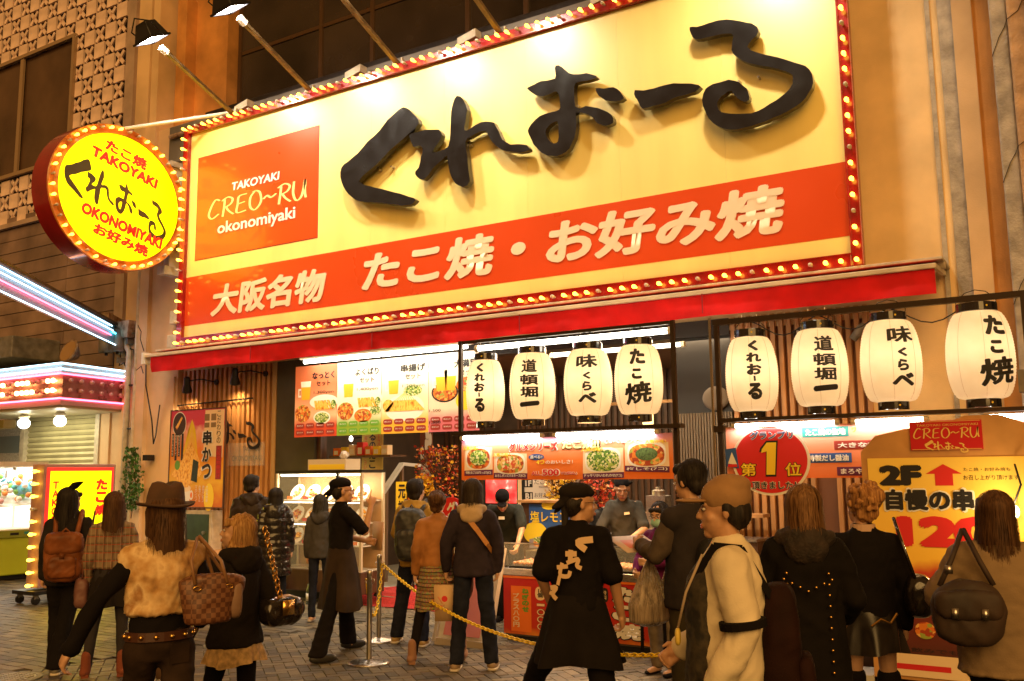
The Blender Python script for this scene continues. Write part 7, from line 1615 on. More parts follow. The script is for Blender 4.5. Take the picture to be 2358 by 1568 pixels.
# --- 4 blonde woman looking left
x, y = atd(548, 5.9)
p4 = Person('woman with wavy blonde hair in a black coat looking to the left', (x, y), 38, 1.50, head=(42, 8), face=True, joints=dict(elR=(.25, -.06, 1.12), wrR=(.18, .14, 1.0), elL=(-.24, .05, 1.12), wrL=(-.25, .2, .88), kneL=(-.09, .14, .50), ankL=(-.09, .0, .10), kneR=(.10, -.02, .50), ankR=(.11, -.2, .12)))
p4.top(blk2, hem=.82, t=.034, flare=.03, amp=.009); p4.hood(blk2, big=1.15); p4.skirt(mat('cream_lace', (.55, .36, .16), .9, noise=(30, .4)), .84, .70, (.19, .15), (.225, .18), name='hem_trim', folds=13); p4.trousers(blk, (.085, .062, .052), name='leggings', amp=.003); p4.shoes(blk, None, 'boot'); p4.hair(hbl, 'wavy', .010)
gold = mat('gold_chain', (.7, .42, .12), .25, 1.0)
parts = [('body', rb((.23, -.16, .90), (.15, .075, .09), .55), mat('black_patent', (.016, .012, .010), .15, coat=.6, bump=(30, .5)), .011), ('gold_plate', MB().box(.17, .26, -.245, -.236, .88, .97), gold, 0), ('fur_trim', rb((.36, -.15, .90), (.05, .06, .06), 1.0), mat('black_fur', (.02, .014, .01), .9), 0)]
for j in range(13):
    t = j / 12; c = V((.19, -.19, .97)).lerp(V((.13, -.10, 1.40)), t); parts.append(('chain_link', MB().tube([c + V((.016 * math.cos(q), -.008 * (j % 2), .026 * math.sin(q))) for q in np.linspace(0, 6.28, 10)], .006, 5), gold, 0))
bag('shoulder_bag', 'black patent handbag with thick gold chain on the blonde woman', 'bag', p4, (.34, -.12, .76), parts)
kraft = mat('kraft_paper', (.42, .24, .13), .8, noise=(5, .15))
bag('paper_bag', 'brown paper bag held low by the blonde woman', 'bag', p4, (-.28, .25, .50), [('body', MB().hexa([(-.30, .12, .52), (-.24, .12, .52), (-.24, .36, .52), (-.30, .36, .52), (-.31, .12, .80), (-.23, .12, .80), (-.23, .36, .80), (-.31, .36, .80)]), kraft, 0), ('handle', MB().tube([(-.27, .17, .80), (-.26, .22, .86), (-.27, .29, .80)], .004, 5), kraft, 0)])
# --- 5 hooded man at the case
p5 = Person('tall man in a dark hooded jacket facing the display case', (-9.30, -2.55), -12, 1.74, head=(-25, 0), wd=1.08); p5.top(cloth('brown_black_nylon', (.035, .024, .018), .5), hem=.80, t=.045, bulk=.02, amp=.012); p5.hood(cloth('brown_black_nylon', (0, 0, 0))); p5.trousers(denim); p5.shoes(blk, None); p5.hair(hk, 'short')
# --- 6 long puffer coat
puff = mat('black_puffer', (.018, .014, .012), .25, noise=(8, .3), coat=.3)
p6 = Person('woman in a long shiny black quilted coat in front of the display case', (-8.80, -2.62), 2, 1.58, head=(-5, 8)); p6.top(puff, hem=.56, t=.045, bulk=.01, flare=.03, amp=.011, kind='puffer'); p6.hood(puff, big=1.2); p6.trousers(denim, (.085, .06, .05)); p6.shoes(mat('tan_flats', (.22, .10, .04), .6), None, 'flat'); p6.hair(hk, 'bob')
# --- 7 grey hoodie
p7 = Person('slim girl in a grey hooded jacket and sandals beside the display case', (-8.10, -2.55), -14, 1.50, head=(-10, 6), wd=.9); gh = cloth('grey_jersey', (.060, .055, .052)); p7.top(gh, hem=.86, t=.018); p7.hood(gh); p7.trousers(denim, (.078, .056, .05)); p7.shoes(mat('sandal', (.5, .45, .42), .6), None, 'flat'); p7.hair(hairmat('hair_grey_black', (.02, .018, .014), (.055, .05, .038)), 'bob')
# --- 8 cook pointing
apr = cloth('brown_apron', (.040, .026, .018), n=(4, .4)); 
p8 = Person('cook in a black bandana and dark apron pointing one finger upward', (-6.44, -4.02), -78, 1.70, head=(-8, 3), face=True, point='R', skin=skin2, feet=((-6.60, -3.72), (-6.36, -4.42)), wd=.98,
            joints=dict(shR=(.16, .02, 1.39), elR=(.21, .19, 1.20), wrR=(.20, .25, 1.45), elL=(-.22, .05, 1.14), wrL=(-.15, .28, 1.09)))
p8.top(blk, hem=.92, t=.020, sleeve='short'); p8.trousers(blk, (.09, .075, .08)); p8.shoes(mat('black_shoe', (.02, .018, .016), .3), None); p8.skirt(apr, 1.06, .46, (.150, .118), (.33, .20), name='apron', folds=7, amp=.03); p8.hair(hk, 'capped', .003); p8.bandana(blk); p8.glasses()
bag('order_board', 'pale order board with papers in the hand of the pointing cook', 'board', p8, (-.13, .40, 1.05), [('board', MB().hexa([(-.25, .36, .98), (-.02, .40, .98), (-.02, .42, .98), (-.25, .38, .98), (-.25, .38, 1.26), (-.02, .42, 1.26), (-.02, .44, 1.26), (-.25, .40, 1.26)]), mat('board_tan', (.45, .26, .14), .6), 0)])
# --- 9 mustard jacket with black backpack
p9 = Person('man in a mustard jacket and blue jeans with a black backpack, in the queue', (-6.22, -3.10), -14, 1.68, head=(-15, 10), feet=((-6.38, -3.22), (-6.02, -3.26)), joints=dict(elL=(-.23, .05, 1.14), wrL=(-.13, .26, 1.12), elR=(.23, .05, 1.14), wrR=(.13, .26, 1.12)))
p9.top(cloth('mustard_cotton', (.36, .22, .05)), hem=.80, t=.032); p9.hood(cloth('mustard_cotton', (0, 0, 0))); p9.trousers(denim, (.09, .075, .07)); p9.shoes(mat('tan_sneaker', (.40, .26, .10), .7), soleW); p9.hair(hk, 'short')
ny = mat('black_nylon', (.018, .018, .018), .5, noise=(10, .4), bump=(30, .3, .004))
bag('backpack', 'black nylon backpack on the man in the mustard jacket', 'backpack', p9, (0, -.25, .86), [('body', rb((0, -.235, 1.12), (.160, .115, .27), .55), ny, .013), ('front_pocket', rb((0, -.33, 1.03), (.13, .05, .15), .5), ny, .01), ('strap', MB().tube([(-.09, -.17, 1.35), (-.11, -.02, 1.455), (-.10, .12, 1.30)], .024, 8), ny, 0), ('strap', MB().tube([(.09, -.17, 1.35), (.11, -.02, 1.455), (.10, .12, 1.30)], .024, 8), ny, 0), ('top_handle', MB().tube([(-.03, -.2, 1.37), (0, -.21, 1.42), (.03, -.2, 1.37)], .009, 8), ny, 0)])
# --- 10 tan jacket and patterned skirt
kn = bpy.data.materials.new('striped_knit'); kn.use_nodes = True; nt = kn.node_tree; bs = nt.nodes['Principled BSDF']; bs.inputs['Roughness'].default_value = .95
tcn = nt.nodes.new('ShaderNodeTexCoord'); sp_ = nt.nodes.new('ShaderNodeSeparateXYZ'); nt.links.new(tcn.outputs['Object'], sp_.inputs[0]); m1 = nt.nodes.new('ShaderNodeMath'); m1.operation = 'MULTIPLY'; m1.inputs[1].default_value = 7.5; nt.links.new(sp_.outputs[2], m1.inputs[0]); m2 = nt.nodes.new('ShaderNodeMath'); m2.operation = 'FRACT'; nt.links.new(m1.outputs[0], m2.inputs[0])
rr = nt.nodes.new('ShaderNodeValToRGB'); rr.color_ramp.interpolation = 'CONSTANT'; nt.links.new(m2.outputs[0], rr.inputs[0])
for i, (pos, c) in enumerate(((0, (.30, .19, .09)), (.16, (.10, .045, .03)), (.24, (.40, .28, .14)), (.42, (.16, .07, .04)), (.5, (.34, .22, .11)), (.68, (.09, .04, .025)), (.74, (.42, .30, .15)), (.9, (.2, .1, .05)))):
    e = rr.color_ramp.elements[i] if i < 2 else rr.color_ramp.elements.new(pos); e.position = pos; e.color = (*c, 1)
vz = nt.nodes.new('ShaderNodeTexVoronoi'); vz.inputs['Scale'].default_value = 70; nt.links.new(tcn.outputs['Object'], vz.inputs['Vector']); mm = nt.nodes.new('ShaderNodeMix'); mm.data_type = 'RGBA'; mm.blend_type = 'MULTIPLY'; mm.inputs[0].default_value = .6; nt.links.new(rr.outputs[0], mm.inputs[6]); nt.links.new(vz.outputs['Color'], mm.inputs[7]); nt.links.new(mm.outputs[2], bs.inputs['Base Color'])
p10 = Person('woman in a tan leather jacket, striped knit skirt and ankle boots', (-5.42, -3.80), -2, 1.58, wd=1.08, head=(-12, 14), feet=((-5.58, -3.98), (-5.20, -3.72)), lift=(0, .03), joints=dict(elR=(.26, .0, 1.13), wrR=(.20, .20, 1.02)))
p10.top(cloth('tan_leather_jacket', (.34, .145, .045), .5, bump=(30, .2, .004)), hem=.92, t=.028, amp=.008); p10.skirt(kn, .98, .52, (.165, .125), (.235, .19), folds=6, amp=.02); p10.trousers(blk, (.080, .058, .046), name='leggings', amp=.002); p10.shoes(mat('taupe_suede', (.28, .14, .08), .8), None, 'boot'); p10.hair(hb, 'updo', .009)
mar = mat('maroon_leather', (.045, .010, .010), .4, noise=(6, .3))
bag('shoulder_bag', 'dark maroon leather bag hanging at the right hip of the tan jacket woman', 'bag', p10, (.25, -.05, .60), [('body', rb((.25, -.02, .76), (.085, .13, .20), .6), mar, .013), ('strap', MB().tube([(.25, -.10, .94), (.225, -.15, 1.15), (.18, -.08, 1.43), (.17, .0, 1.46), (.2, .12, 1.3), (.25, .1, .94)], .014, 8), mat('brown_strap', (.12, .045, .02), .4), 0), ('strap_buckle', MB().box(.205, .245, -.175, -.16, 1.18, 1.22), gold, 0)])
# --- 11 navy jacket
nav = cloth('navy_canvas', (.030, .022, .030), n=(6, .35))
p11 = Person('man in a navy jacket with a beige hood and orange shoulder strap', (-4.98, -3.85), -8, 1.68, feet=((-5.03, -4.05), (-4.78, -3.86)), joints=dict(wrL=(-.27, .08, .88), elL=(-.25, -.02, 1.13), elR=(.24, -.02, 1.13)), wd=1.04)
p11.top(nav, hem=.83, t=.032, flare=.012, amp=.009); p11.hood(cloth('beige_fleece', (.46, .33, .20))); p11.trousers(denim, (.088, .072, .066)); p11.shoes(mat('beige_sneaker', (.30, .21, .13), .8), soleW); p11.hair(hairmat('hair_dark_brown', (.018, .012, .009), (.05, .032, .020)), 'shag')
p11.strap([(-.13, .06, 1.44), (-.12, -.05, 1.465), (-.04, -.135, 1.38), (.06, -.158, 1.26), (.15, -.13, 1.13), (.185, -.02, 1.05)], .045, mat('orange_strap', (.45, .19, .04), .5), 'shoulder_strap')
bg_ = [('body', MB().hexa([(-.36, .02, .40), (-.20, .02, .40), (-.20, .13, .40), (-.36, .13, .40), (-.37, .02, .72), (-.19, .02, .72), (-.19, .13, .72), (-.37, .13, .72)]), mat('cream_paper', (.60, .40, .22), .8), 0), ('handle', MB().tube([(-.32, .05, .72), (-.28, .08, .83), (-.24, .05, .72)], .004, 5), kraft, 0)]
hm = MB()
for cx_, cz_, r_ in ((-.27, .60, .028), (-.30, .52, .02), (-.25, .50, .014)): hm.add([(cx_ + r_ * math.cos(2 * PI * j / 12), .0185, cz_ + r_ * math.sin(2 * PI * j / 12)) for j in range(12)], [tuple(range(12))])
for a_, b_ in (((-.36, .49), (-.27, .55)), ((-.33, .62), (-.29, .56))): hm.bar((a_[0], .0185, a_[1]), (b_[0], .0185, b_[1]), .012, .002)
bg_.append(('printed_picture', hm, prr, 0)); bag('paper_bag', 'cream paper carrier bag with red print in the hand of the navy jacket man', 'bag', p11, (-.28, .07, .40), bg_)
# --- 12 cook bending over the hot plate
x12 = on(1160, 1200, 1, -1.62)[0]; dk = cloth('dark_green_tee', (.030, .032, .026))
p12 = Person('cook in a black cap bending over the hot plate of the counter', (x12, -1.55), 168, 1.66, head=(10, -42), face=True, skin=skin2, z0=.0, barearm=True, joints=dict(pel=(0, -.10, .95), wai=(0, -.06, 1.10), che=(0, .06, 1.27), nec=(0, .16, 1.39), hed=(0, .26, 1.47), shL=(-.17, .11, 1.36), shR=(.17, .11, 1.36), elL=(-.24, .28, 1.14), wrL=(-.22, .48, .95), elR=(.22, .25, 1.13), wrR=(.12, .45, .95)))
p12.top(dk, hem=.9, t=.022, sleeve='short'); p12.trousers(blk); p12.shoes(blk); p12.skirt(apr, 1.04, .45, (.155, .12), (.2, .16), name='apron'); p12.hair(hk, 'capped', .003)
g = MB(); g.ell(p12.H(0, -.02, .055), (.088, .102, .075), 18, 10, p12.Hm); g.ell(p12.H(0, .10, .035), (.065, .06, .01), 14, 6, p12.Hm); later(g, 'cap', blk, p12.root, .009, .001); MB().box(-.02, .05, .235, .245, 1.20, 1.235).build('name_badge', prw, p12.root, local=True)
# --- 13 striding cook in the printed shirt
x, y = atd(1325, 5.95); f1 = on(1185, 1572, 2, 0); 
p13 = Person('cook in a black bandana and printed black shirt striding past the counter', (x, y), -12, 1.70, head=(-62, 0), face=True, skin=skin2, wd=.97, feet=((x - .62, y + .30), (x + .26, y - .16)), lift=(.04, 0), joints=dict(pel=(0, 0, .90), wai=(0, .01, 1.05), che=(0, .02, 1.26), nec=(0, .03, 1.41), hed=(.02, .05, 1.56), shL=(-.155, .0, 1.355), shR=(.155, .0, 1.355), hipL=(-.10, 0, .87), hipR=(.10, 0, .87), elL=(-.225, -.02, 1.10), wrL=(-.21, .13, .93), elR=(.24, .0, 1.09), wrR=(.26, .10, .87)))
p13.top(blk, hem=.86, t=.030, sleeve='short', amp=.008); p13.trousers(blk, (.098, .08, .065)); p13.shoes(blk, None); p13.skirt(cloth('black_apron', (.013, .010, .009)), 1.0, .57, (.160, .12), (.29, .17), name='apron', folds=7, amp=.045); p13.hair(hk, 'capped', .004); g = MB(); g.cap(p13.H(0, -.085, -.02), p13.H(0, -.10, -.13), .036, .022); later(g, 'ponytail', hk, p13.root, .008, .005, 'hair'); p13.bandana(blk2, 1); p13.glasses()
k = p13.s
def backfn(u, v, h=0): # printed on the back of the shirt, following it
    xx = (u - .5) * .36; zz = .98 + v * .40; return V((xx, -(.128 + .028 * (1 - (xx / .17) ** 2) + .004) + .02 * max(0, (1.08 - zz) * 4) + (.05 * max(0, zz - 1.28)), zz)) * k
g = MB()
for cu, cv, pts, w_ in ((.72, .86, [(.16, .06), (-.10, .02), (.04, -.10)], .085), (.50, .66, [(-.1, .04), (.1, .04)], .07), (.50, .66, [(0, .10), (-.02, -.1)], .07), (.50, .62, [(-.08, -.06), (.12, .0), (.10, -.10), (.18, -.14)], .055), (.34, .46, [(-.10, .03), (.10, .05)], .055), (.34, .46, [(.0, .10), (-.04, -.08), (.10, -.10), (.14, -.02)], .055), (.26, .28, [(.03, .08), (-.01, -.06)], .05), (.17, .12, [(-.06, .05), (.05, .06), (-.02, -.04), (.05, -.12)], .06), (.17, .10, [(-.08, .0), (-.02, -.02)], .05)):
    stroke(g, [(cu + a, cv + b_) for a, b_ in pts], w_ * 1.2, lambda u, v, h: backfn(u, v), sm=True)
o = g.build('shirt_print', mat('print_peach', (.70, .48, .28), .8), p13.root, local=True)
# --- 14 second cook
x14 = on(1437, 1200, 1, -1.45)[0]
p14 = Person('cook in a black cap and grey shirt serving behind the counter', (x14, -1.45), 170, 1.70, head=(14, -22), face=True, skin=skin2, joints=dict(che=(0, .03, 1.29), nec=(0, .06, 1.43), hed=(0, .11, 1.565), elL=(-.25, .14, 1.13), wrL=(-.12, .36, 1.03), elR=(.25, .12, 1.12), wrR=(.16, .36, 1.0)))
p14.top(cloth('slate_tee', (.050, .046, .038)), hem=.88, t=.022, sleeve='short'); p14.trousers(blk); p14.shoes(blk); p14.hair(hk, 'capped', .003)
g = MB(); g.ell(p14.H(0, -.02, .062), (.088, .102, .075), 18, 10, p14.Hm); g.cap(p14.H(-.07, -.08, .03), p14.H(-.12, -.13, .02), .03, .012); later(g, 'cap', blk, p14.root, .009, .001)
g = MB(); stroke(g, [(0, 0), (.3, .4), (.6, .2), (1, .5)], .25, lambda u, v, h: p14.H((u - .5) * .07, .086 + .006, .062 + v * .02)); stroke(g, [(.1, .6), (.9, .9)], .2, lambda u, v, h: p14.H((u - .5) * .07, .087 + .006, .062 + v * .02)); g.build('cap_print', prcream, p14.root, local=True)
MB().hexa([p14.J['che'] + V(q) for q in ((-.09, .128, .0), (-.03, .133, -.01), (-.03, .137, -.01), (-.09, .132, 0), (-.085, .125, .025), (-.03, .130, .02), (-.03, .135, .02), (-.085, .13, .025))]).build('name_badge', prcream, p14.root, local=True)
bag('ladle', 'pale serving scoop held by the cook in the grey shirt', 'scoop', p14, (.12, .48, .84), [('handle', MB().tube([(.16, .44, 1.0), (.14, .52, .90)], .010, 8), prpink, 0), ('scoop', rb((.12, .60, .87), (.07, .09, .03), .8), mat('scoop_pink', (.55, .28, .18), .4), 0)])
# --- 15 woman with glasses and a mask behind the tall man
p15 = Person('short woman with glasses, mask and purple sleeves half hidden by the tall man', (-3.36, -3.30), 140, 1.46, head=(12, -12), face=True, joints=dict(elL=(-.23, .08, 1.13), wrL=(-.08, .26, 1.14), elR=(.23, .08, 1.13), wrR=(.10, .28, 1.04)))
p15.top(cloth('purple_wool', (.12, .010, .075)), hem=.80, t=.03); p15.trousers(cloth('pale_grey_trouser', (.22, .17, .12)), (.085, .07, .06)); p15.shoes(blk, None, 'flat'); p15.hair(hk, 'bob'); p15.glasses()
g = MB(); g.ell(p15.H(0, .072, -.055), (.055, .04, .042), 14, 10, p15.Hm); g.build('face_mask', mat('mask_teal', (.28, .50, .42), .8), p15.root, smooth=True, local=True)
for sx in (-1, 1): MB().bar((sx * .12, .13, .8), (sx * .13, .13, .2), .03, .01).build('black_strap', blk, p15.root, local=True)
# --- 16 tall man with the menu
x, y = atd(1592, 6.1)
p16 = Person('tall man in a grey sweater and dark vest reading a menu', (x, y), 42, 1.80, head=(12, -10), face=True, skin=skin2, joints=dict(elL=(-.24, .06, 1.16), wrL=(-.16, .32, 1.20), elR=(.25, .05, 1.15), wrR=(.08, .32, 1.17)), wd=1.02)
p16.top(cloth('grey_knit', (.085, .062, .045), bump=(90, .5, .004)), hem=.86, t=.030, amp=.011); p16.top(cloth('dark_vest', (.030, .024, .024)), hem=.84, t=.050, sleeve='none', name='vest', amp=.006); p16.trousers(cloth('olive_cargo', (.05, .04, .022))); p16.shoes(blk); p16.hair(hk, 'short')
bag('menu_sheet', 'printed menu sheet held by the tall man in the grey sweater', 'menu', p16, (-.10, .50, 1.24), [('sheet', MB().hexa([(-.22, .40, 1.20), (.10, .40, 1.20), (.10, .62, 1.29), (-.22, .62, 1.29), (-.22, .40, 1.206), (.10, .40, 1.206), (.10, .62, 1.296), (-.22, .62, 1.296)]), mat('menu_paper', (.62, .45, .36), .4), 0), ('printed_picture', MB().hexa([(-.16, .45, 1.2275), (-.02, .45, 1.2275), (-.02, .56, 1.2725), (-.16, .56, 1.2725), (-.16, .45, 1.2285), (-.02, .45, 1.2285), (-.02, .56, 1.2735), (-.16, .56, 1.2735)]), prpink, 0)])
pb_ = mat('plastic_bag_film', (.34, .25, .17), .28, noise=(6, .5), stretch=(8, 8, .8), bump=(14, .9, .02), coat=.3)
def plastic(cx_, w_, zt_, zb_, seed):
    def f(u, v):
        a = u * 2 * PI; z = zt_ + (zb_ - zt_) * v; r_ = (.012 + (w_ - .012) * min(1, v * 1.5) ** .9) * (1 + .12 * mnoise.noise(V((math.cos(a) * 2.2, math.sin(a) * 2.2, v * 1.2 + seed)))) * (1 if v < .93 else (1 - (v - .93) * 9))
        return (cx_[0] + r_ * math.cos(a) * 1.1, cx_[1] + r_ * .6 * math.sin(a), z)
    return MB().grid(f, 40, 24)
bag('plastic_bag', 'crinkled translucent shopping bag hanging from the arm of the tall man', 'bag', p16, (-.14, .22, .70), [('bag', plastic((-.15, .26), .15, 1.17, .74, 1), pb_, 0), ('bag_twist', MB().tube([(-.15, .26, 1.15), (-.16, .24, 1.21), (-.14, .27, 1.22)], .012, 6), pb_, 0)])
bag('plastic_bag', 'second narrow shopping bag behind the larger one on the same arm', 'bag', p16, (.02, .22, .78), [('bag', plastic((.03, .26), .09, 1.15, .84, 4), pb_, 0)])
bag('backpack', 'dark backpack on the tall man in the grey sweater', 'backpack', p16, (0, -.25, .9), [('body', rb((0, -.24, 1.10), (.15, .09, .22), .55), ny, .014)])
# --- 17 passer-by in the tan cap
x, y = atd(1672, 4.0)
cm = cloth('cream_shirt', (.80, .68, .48), n=(3, .15)); 
p17 = Person('man in a tan cap, cream shirt and patterned vest walking to the left', (x, y), 88, 1.70, head=(4, 0), face=True, skin=skin2, wd=1.05, joints=dict(elL=(-.23, -.06, 1.14), wrL=(-.22, .06, .90), elR=(.23, -.02, 1.14), wrR=(.2, .22, .98), kneL=(-.09, .15, .5), ankL=(-.09, .22, .09), kneR=(.09, -.1, .5), ankR=(.09, -.3, .15)))
p17.top(cm, hem=.70, t=.040, bulk=.012, amp=.010, cuff=.06); p17.trousers(cloth('khaki', (.16, .10, .05))); p17.shoes(blk); p17.hair(hk, 'capped')
camo = ramp_mat('camo_cloth', (1, 1, 1), [(.4, (.012, .010, .008)), (.5, (.05, .038, .022)), (.6, (.018, .014, .010)), (.7, (.12, .09, .055))], rough=.9, scale=11, tex='noise')
g = MB(); k = p17.s; g.loft([((0, .10 * k, .80 * k), (.165 * k, 0, 0), (0, .10 * k, 0)), ((0, .10 * k, 1.05 * k), (.165 * k, 0, 0), (0, .085 * k, 0)), ((0, .10 * k, 1.28 * k), (.16 * k, 0, 0), (0, .085 * k, 0)), ((0, .06 * k, 1.40 * k), (.09 * k, 0, 0), (0, .06 * k, 0))], 20); later(g, 'vest', camo, p17.root, .013, .008)
g = MB(); cp = mat('tan_cap_cloth', (.36, .20, .085), .85, noise=(6, .2), bump=(90, .3, .003)); g.ell(p17.H(0, -.012, .055), (.093 * k, .110 * k, .085 * k), 20, 12, p17.Hm); g.ell(p17.H(0, -.03, .10), (.08 * k, .09 * k, .05 * k), 16, 8, p17.Hm); later(g, 'cap', cp, p17.root, .009, .004)
g = MB(); g.ell(p17.H(0, .120, .040), (.076 * k, .080 * k, .010 * k), 18, 6, p17.Hm); g.build('cap_peak', cp, p17.root, smooth=True, local=True)
e_, w_ = p17.J['shL'], p17.J['elL']; q = e_.lerp(w_, .92); MB().tube([q + V((0, .002, .012)), q + V((0, -.002, -.018))], .094, 20).build('armband', blk, p17.root, local=True)
p17.strap([(-.10, .15, 1.30), (-.11, .05, 1.45), (-.11, -.06, 1.44), (-.10, -.17, 1.25)], .035, blk, 'shoulder_strap')
mrn = cloth('dark_maroon_nylon', (.022, .008, .006), .8)
bag('backpack', 'dark reddish brown rucksack on the back of the man in the tan cap', 'backpack', p17, (0, -.28, .66), [('body', rb((0, -.20, .98), (.145, .075, .30), .55), mrn, .014), ('lower_pocket', rb((0, -.29, .86), (.12, .035, .14), .5), mrn, .012)])
bag('neck_tag', 'yellow tag on a neck cord worn by the man in the tan cap', 'tag', p17, (-.12, .20, 1.05), [('tag', rb((-.13, .21, 1.07), (.028, .012, .035), .7), mat('tag_yellow', (.65, .48, .08), .5), 0), ('cord', MB().tube([(-.13, .21, 1.10), (-.14, .17, 1.25), (-.10, .10, 1.40)], .006, 6), mat('cord_cream', (.4, .3, .2), .7), 0)])
# --- 18 studded coat
x, y = atd(1850, 4.9)
p18 = Person('woman with short auburn hair in a long studded black coat', (x, y), 2, 1.66, head=(6, 4), joints=dict(elL=(-.27, .05, 1.16), wrL=(-.20, .30, 1.17), elR=(.23, .0, 1.13), wrR=(.20, .2, 1.0)))
bc_ = cloth('black_coat', (.009, .007, .006)); p18.top(bc_, hem=.42, t=.036, flare=.03, amp=.009); p18.hood(mat('black_fur_trim', (.03, .018, .012), .8, noise=(14, .6), bump=(60, .8, .01)), True, 1.1); p18.trousers(blk); p18.shoes(blk, None, 'boot'); p18.hair(ha, 'shag', .006)
for cx_ in (-.10, .10):
    for j in range(15):
        z = (.50 + j * .055); f_ = .152 - max(0, z - 1.22) * .16 - (0.0 if z > .8 else -.03 * (.8 - z) / .4)
        MB().ell(V((cx_ * 1.05, -f_ + .012 * (abs(z - 1.08) < .1), z)) * p18.s, (.008, .008, .008), 8, 6).build('stud', gold, p18.root, smooth=True, local=True)
for j in range(7): MB().ell(V((-.12 + j * .04, -.157 + .03 * abs(-.12 + j * .04) - .0, 1.24 - .02 * (3 - abs(3 - j)))) * p18.s, (.008, .008, .008), 8, 6).build('stud', gold, p18.root, smooth=True, local=True)
MB().tube([p18.J['wrL'] + V((0, -.01, 0)), p18.J['wrL'] + V((0, .01, .0))], .05, 14).build('bracelet', mat('silver_metal', (.7, .6, .5), .2, 1.0), p18.root, local=True)
q0 = V((-.36, .30, 1.20)); bag('menu_sheet', 'large folded menu with red print held up by the studded coat woman', 'menu', p18, (-.30, .33, 1.12), [('sheet', MB().hexa([(-.22, .30, 1.14), (-.40, .46, 1.32), (-.36, .54, 1.36), (-.16, .40, 1.18), (-.22, .30, 1.146), (-.40, .46, 1.326), (-.36, .54, 1.366), (-.16, .40, 1.186)]), mat('menu_paper', (0, 0, 0)), 0), ('printed_picture', MB().hexa([(-.33, .405, 1.2525), (-.385, .455, 1.3075), (-.345, .52, 1.3445), (-.28, .47, 1.288), (-.33, .405, 1.2605), (-.385, .455, 1.3155), (-.345, .52, 1.3525), (-.28, .47, 1.296)]), prr, 0)])
# --- 19 orange curly hair, mini skirt
x, y = atd(1985, 5.55)
p19 = Person('woman with curly orange hair, black jacket, mini skirt and thigh socks', (x, y), 6, 1.64, head=(24, 0), joints=dict(elL=(-.25, .0, 1.13), wrL=(-.16, .20, 1.03), elR=(.23, -.02, 1.13)))
p19.top(blk, hem=.86, t=.026, amp=.007); p19.skirt(mat('black_satin', (.016, .012, .010), .3, noise=(9, .4)), .98, .735, (.165, .125), (.205, .17), folds=8, amp=.03)
b = MB()
for sd in 'LR': b.cap(p19.J['kne' + sd] + V((0, 0, .07)), p19.J['kne' + sd], .070, .060, 14); b.cap(p19.J['kne' + sd], p19.J['ank' + sd], .060, .042, 14)
later(b, 'long_socks', blk, p19.root, .012, .001); p19.shoes(blk, None, 'boot'); p19.hair(ho, 'updo', .014)
g = MB()
r = random.Random(6)
for j in range(46): a, z = r.uniform(0, 2 * PI), r.uniform(-.04, .11); rr_ = .088 * math.sqrt(max(.15, 1 - (z / .13) ** 2)); c = p19.H(rr_ * math.cos(a), -.035 + rr_ * math.sin(a) * (1.05 if math.sin(a) < 0 else .55), z + .03); g.ell(c, (.022, .022, .018), 8, 6)
later(g, 'curls', ho, p19.root, .008, .008, 'hair')
MB().loft([(p19.J['nec'] + V((0, .0, .0)), (.072, 0, 0), (0, .07, 0)), (p19.J['nec'] + V((0, .005, .04)), (.069, 0, 0), (0, .066, 0))], 18).build('collar', mat('collar_pale', (.5, .32, .22), .8), p19.root, local=True)
g = MB().tube([(.0, -.16, .86), (.05, -.17, .90), (.10, -.165, .88), (.14, -.14, .93)], .008, 6); g.build('gold_trim', gold, p19.root, local=True)
bag('shoulder_bag', 'shiny black bag under the arm of the woman with curly orange hair', 'bag', p19, (.27, -.06, .86), [('body', rb((.27, -.06, 1.02), (.075, .12, .12), .65), mat('black_patent', (0, 0, 0)), .012), ('strap', MB().tube([(.25, -.14, 1.12), (.20, -.12, 1.3), (.17, -.03, 1.455), (.22, .06, 1.3), (.27, .04, 1.12)], .010, 8), mat('black_patent', (0, 0, 0)), 0)])
# --- 20 beige padded jacket
x, y = atd(2290, 4.75)
bj = cloth('beige_padded', (.27, .185, .105), .75, n=(3, .2))
p20 = Person('woman with long dark brown hair in a beige padded jacket at the right edge', (x, y), 6, 1.62, head=(6, 4), wd=1.08, joints=dict(elL=(-.30, .02, 1.16), wrL=(-.26, .22, 1.07), elR=(.26, .0, 1.12), wrR=(.2, .2, 1.0)))
p20.top(bj, hem=.78, t=.055, bulk=.02, flare=.035, amp=.010, kind='puffer2'); p20.trousers(blk, (.09, .07, .06)); p20.shoes(blk, None, 'boot'); p20.hair(hb, 'long'); p20.hair
lb = mat('worn_dark_leather', (.045, .024, .014), .7, noise=(5, .5), bump=(30, .3, .005))
bag('shoulder_bag', 'large slouchy dark brown leather bag with buckles on the beige jacket woman', 'bag', p20, (-.20, -.24, .86), [('body', rb((-.17, -.225, 1.05), (.165, .075, .155), .7), lb, .013), ('flap', rb((-.17, -.27, 1.09), (.15, .045, .075), .6), lb, .012), ('strap', MB().tube([(-.29, -.21, 1.17), (-.23, -.19, 1.29), (-.16, -.07, 1.435)], .013, 8), lb, 0), ('strap', MB().tube([(-.05, -.21, 1.18), (-.10, -.19, 1.29), (-.155, -.07, 1.437)], .013, 8), lb, 0), ('strap_buckle', MB().box(-.26, -.225, -.215, -.205, 1.23, 1.27), steel, 0), ('buckle', MB().box(-.25, -.22, -.322, -.315, 1.03, 1.08), steel, 0), ('buckle', MB().box(-.12, -.09, -.322, -.315, 1.03, 1.08), steel, 0)])
finish_texts()

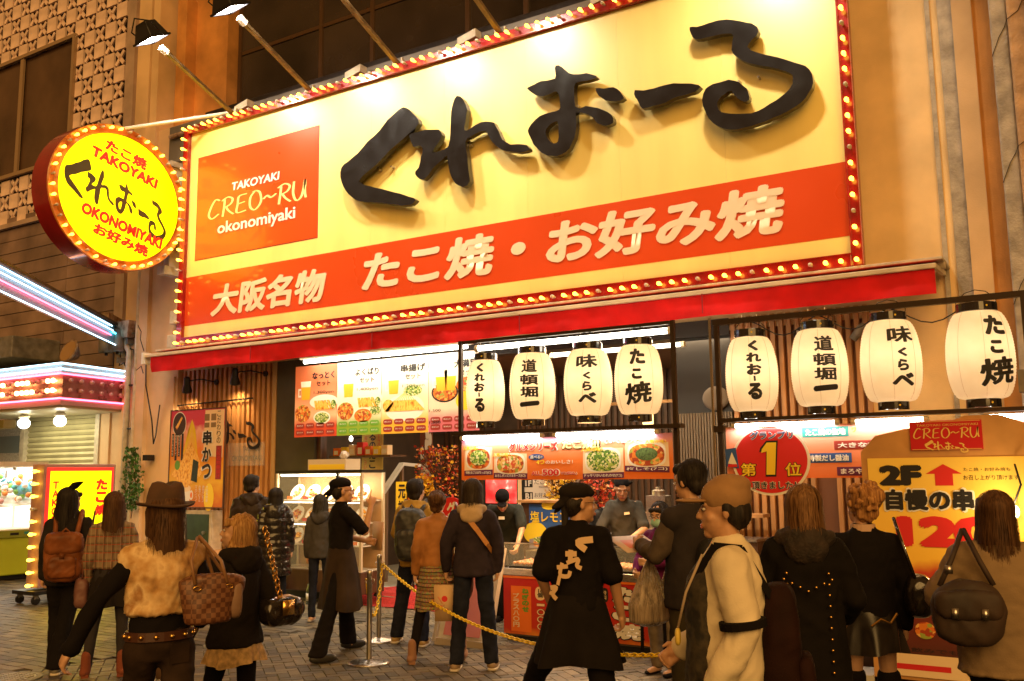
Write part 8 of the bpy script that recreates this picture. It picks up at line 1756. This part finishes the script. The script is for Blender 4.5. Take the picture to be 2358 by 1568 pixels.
# ---------------------------------------------------------------- grow the bodies and clothes, crease the cloth
for o, vx, amp, kind in REM:
    m = o.modifiers.new('grow', 'REMESH'); m.mode = 'VOXEL'; m.voxel_size = vx; m.use_smooth_shade = True
    sm = o.modifiers.new('soften', 'SMOOTH'); sm.factor = .6; sm.iterations = 3 if kind == 'skin' else 6
bpy.context.view_layer.update(); dg = bpy.context.evaluated_depsgraph_get(); ns = mnoise.noise
for idx, (o, vx, amp, kind) in enumerate(REM):
    me = bpy.data.meshes.new_from_object(o.evaluated_get(dg)); me.name = o.data.name; o.modifiers.clear(); o.data = me
    me.polygons.foreach_set('use_smooth', [True] * len(me.polygons))
    n = len(me.vertices)
    if not amp or not n: continue
    co = np.empty(n * 3, np.float32); me.vertices.foreach_get('co', co); co = co.reshape(-1, 3); no = np.empty(n * 3, np.float32); me.vertex_normals.foreach_get('vector', no); no = no.reshape(-1, 3)
    d = np.zeros(n); sd = idx * 3.7
    if kind == 'puffer' or kind == 'puffer2':
        f_ = 11.5 if kind == 'puffer' else 6.5
        for i in range(n):
            x, y, z = map(float, co[i]); d[i] = amp * (abs(math.sin(z * f_ * PI + .5 * ns(V((x * 5, y * 5, z * 3 + sd))))) ** .5 - .6) + .006 * ns(V((x * 22, y * 22, z * 30 + sd)))
    elif kind == 'hair':
        for i in range(n):
            x, y, z = map(float, co[i]); d[i] = amp * (1.6 * ns(V((x * 45, y * 45, z * 5 + sd))) + .9 * ns(V((x * 16, y * 16, z * 7 + sd))))
    elif kind == 'fur':
        for i in range(n):
            x, y, z = map(float, co[i]); d[i] = amp * (.9 * ns(V((x * 11, y * 11, z * 7 + sd))) + .55 * ns(V((x * 45, y * 45, z * 20 + sd))))
    elif kind == 'legs':
        for i in range(n):
            x, y, z = map(float, co[i]); d[i] = amp * (1.7 * (.40 - abs(ns(V((x * 6 + z * 4, y * 7, z * 11 + sd))))) + .9 * (.3 - abs(ns(V((x * 14, y * 14 - z * 6, z * 17 + sd))))))
    else:
        for i in range(n):
            x, y, z = map(float, co[i]); d[i] = amp * (2.2 * (.35 - abs(ns(V((x * 7 + z * 3, y * 7, z * 5 + sd))))) + 1.2 * (.3 - abs(ns(V((x * 15 - z * 7, y * 15 + z * 6, z * 12 + sd))))) )
    co += no * d[:, None].astype(np.float32); me.vertices.foreach_set('co', co.ravel()); me.update()
print('tris', sum(sum(len(p.vertices) - 2 for p in m.polygons) for m in [o.data for o in bpy.data.objects if o.type == 'MESH' and len(o.data.polygons) > 3000]))
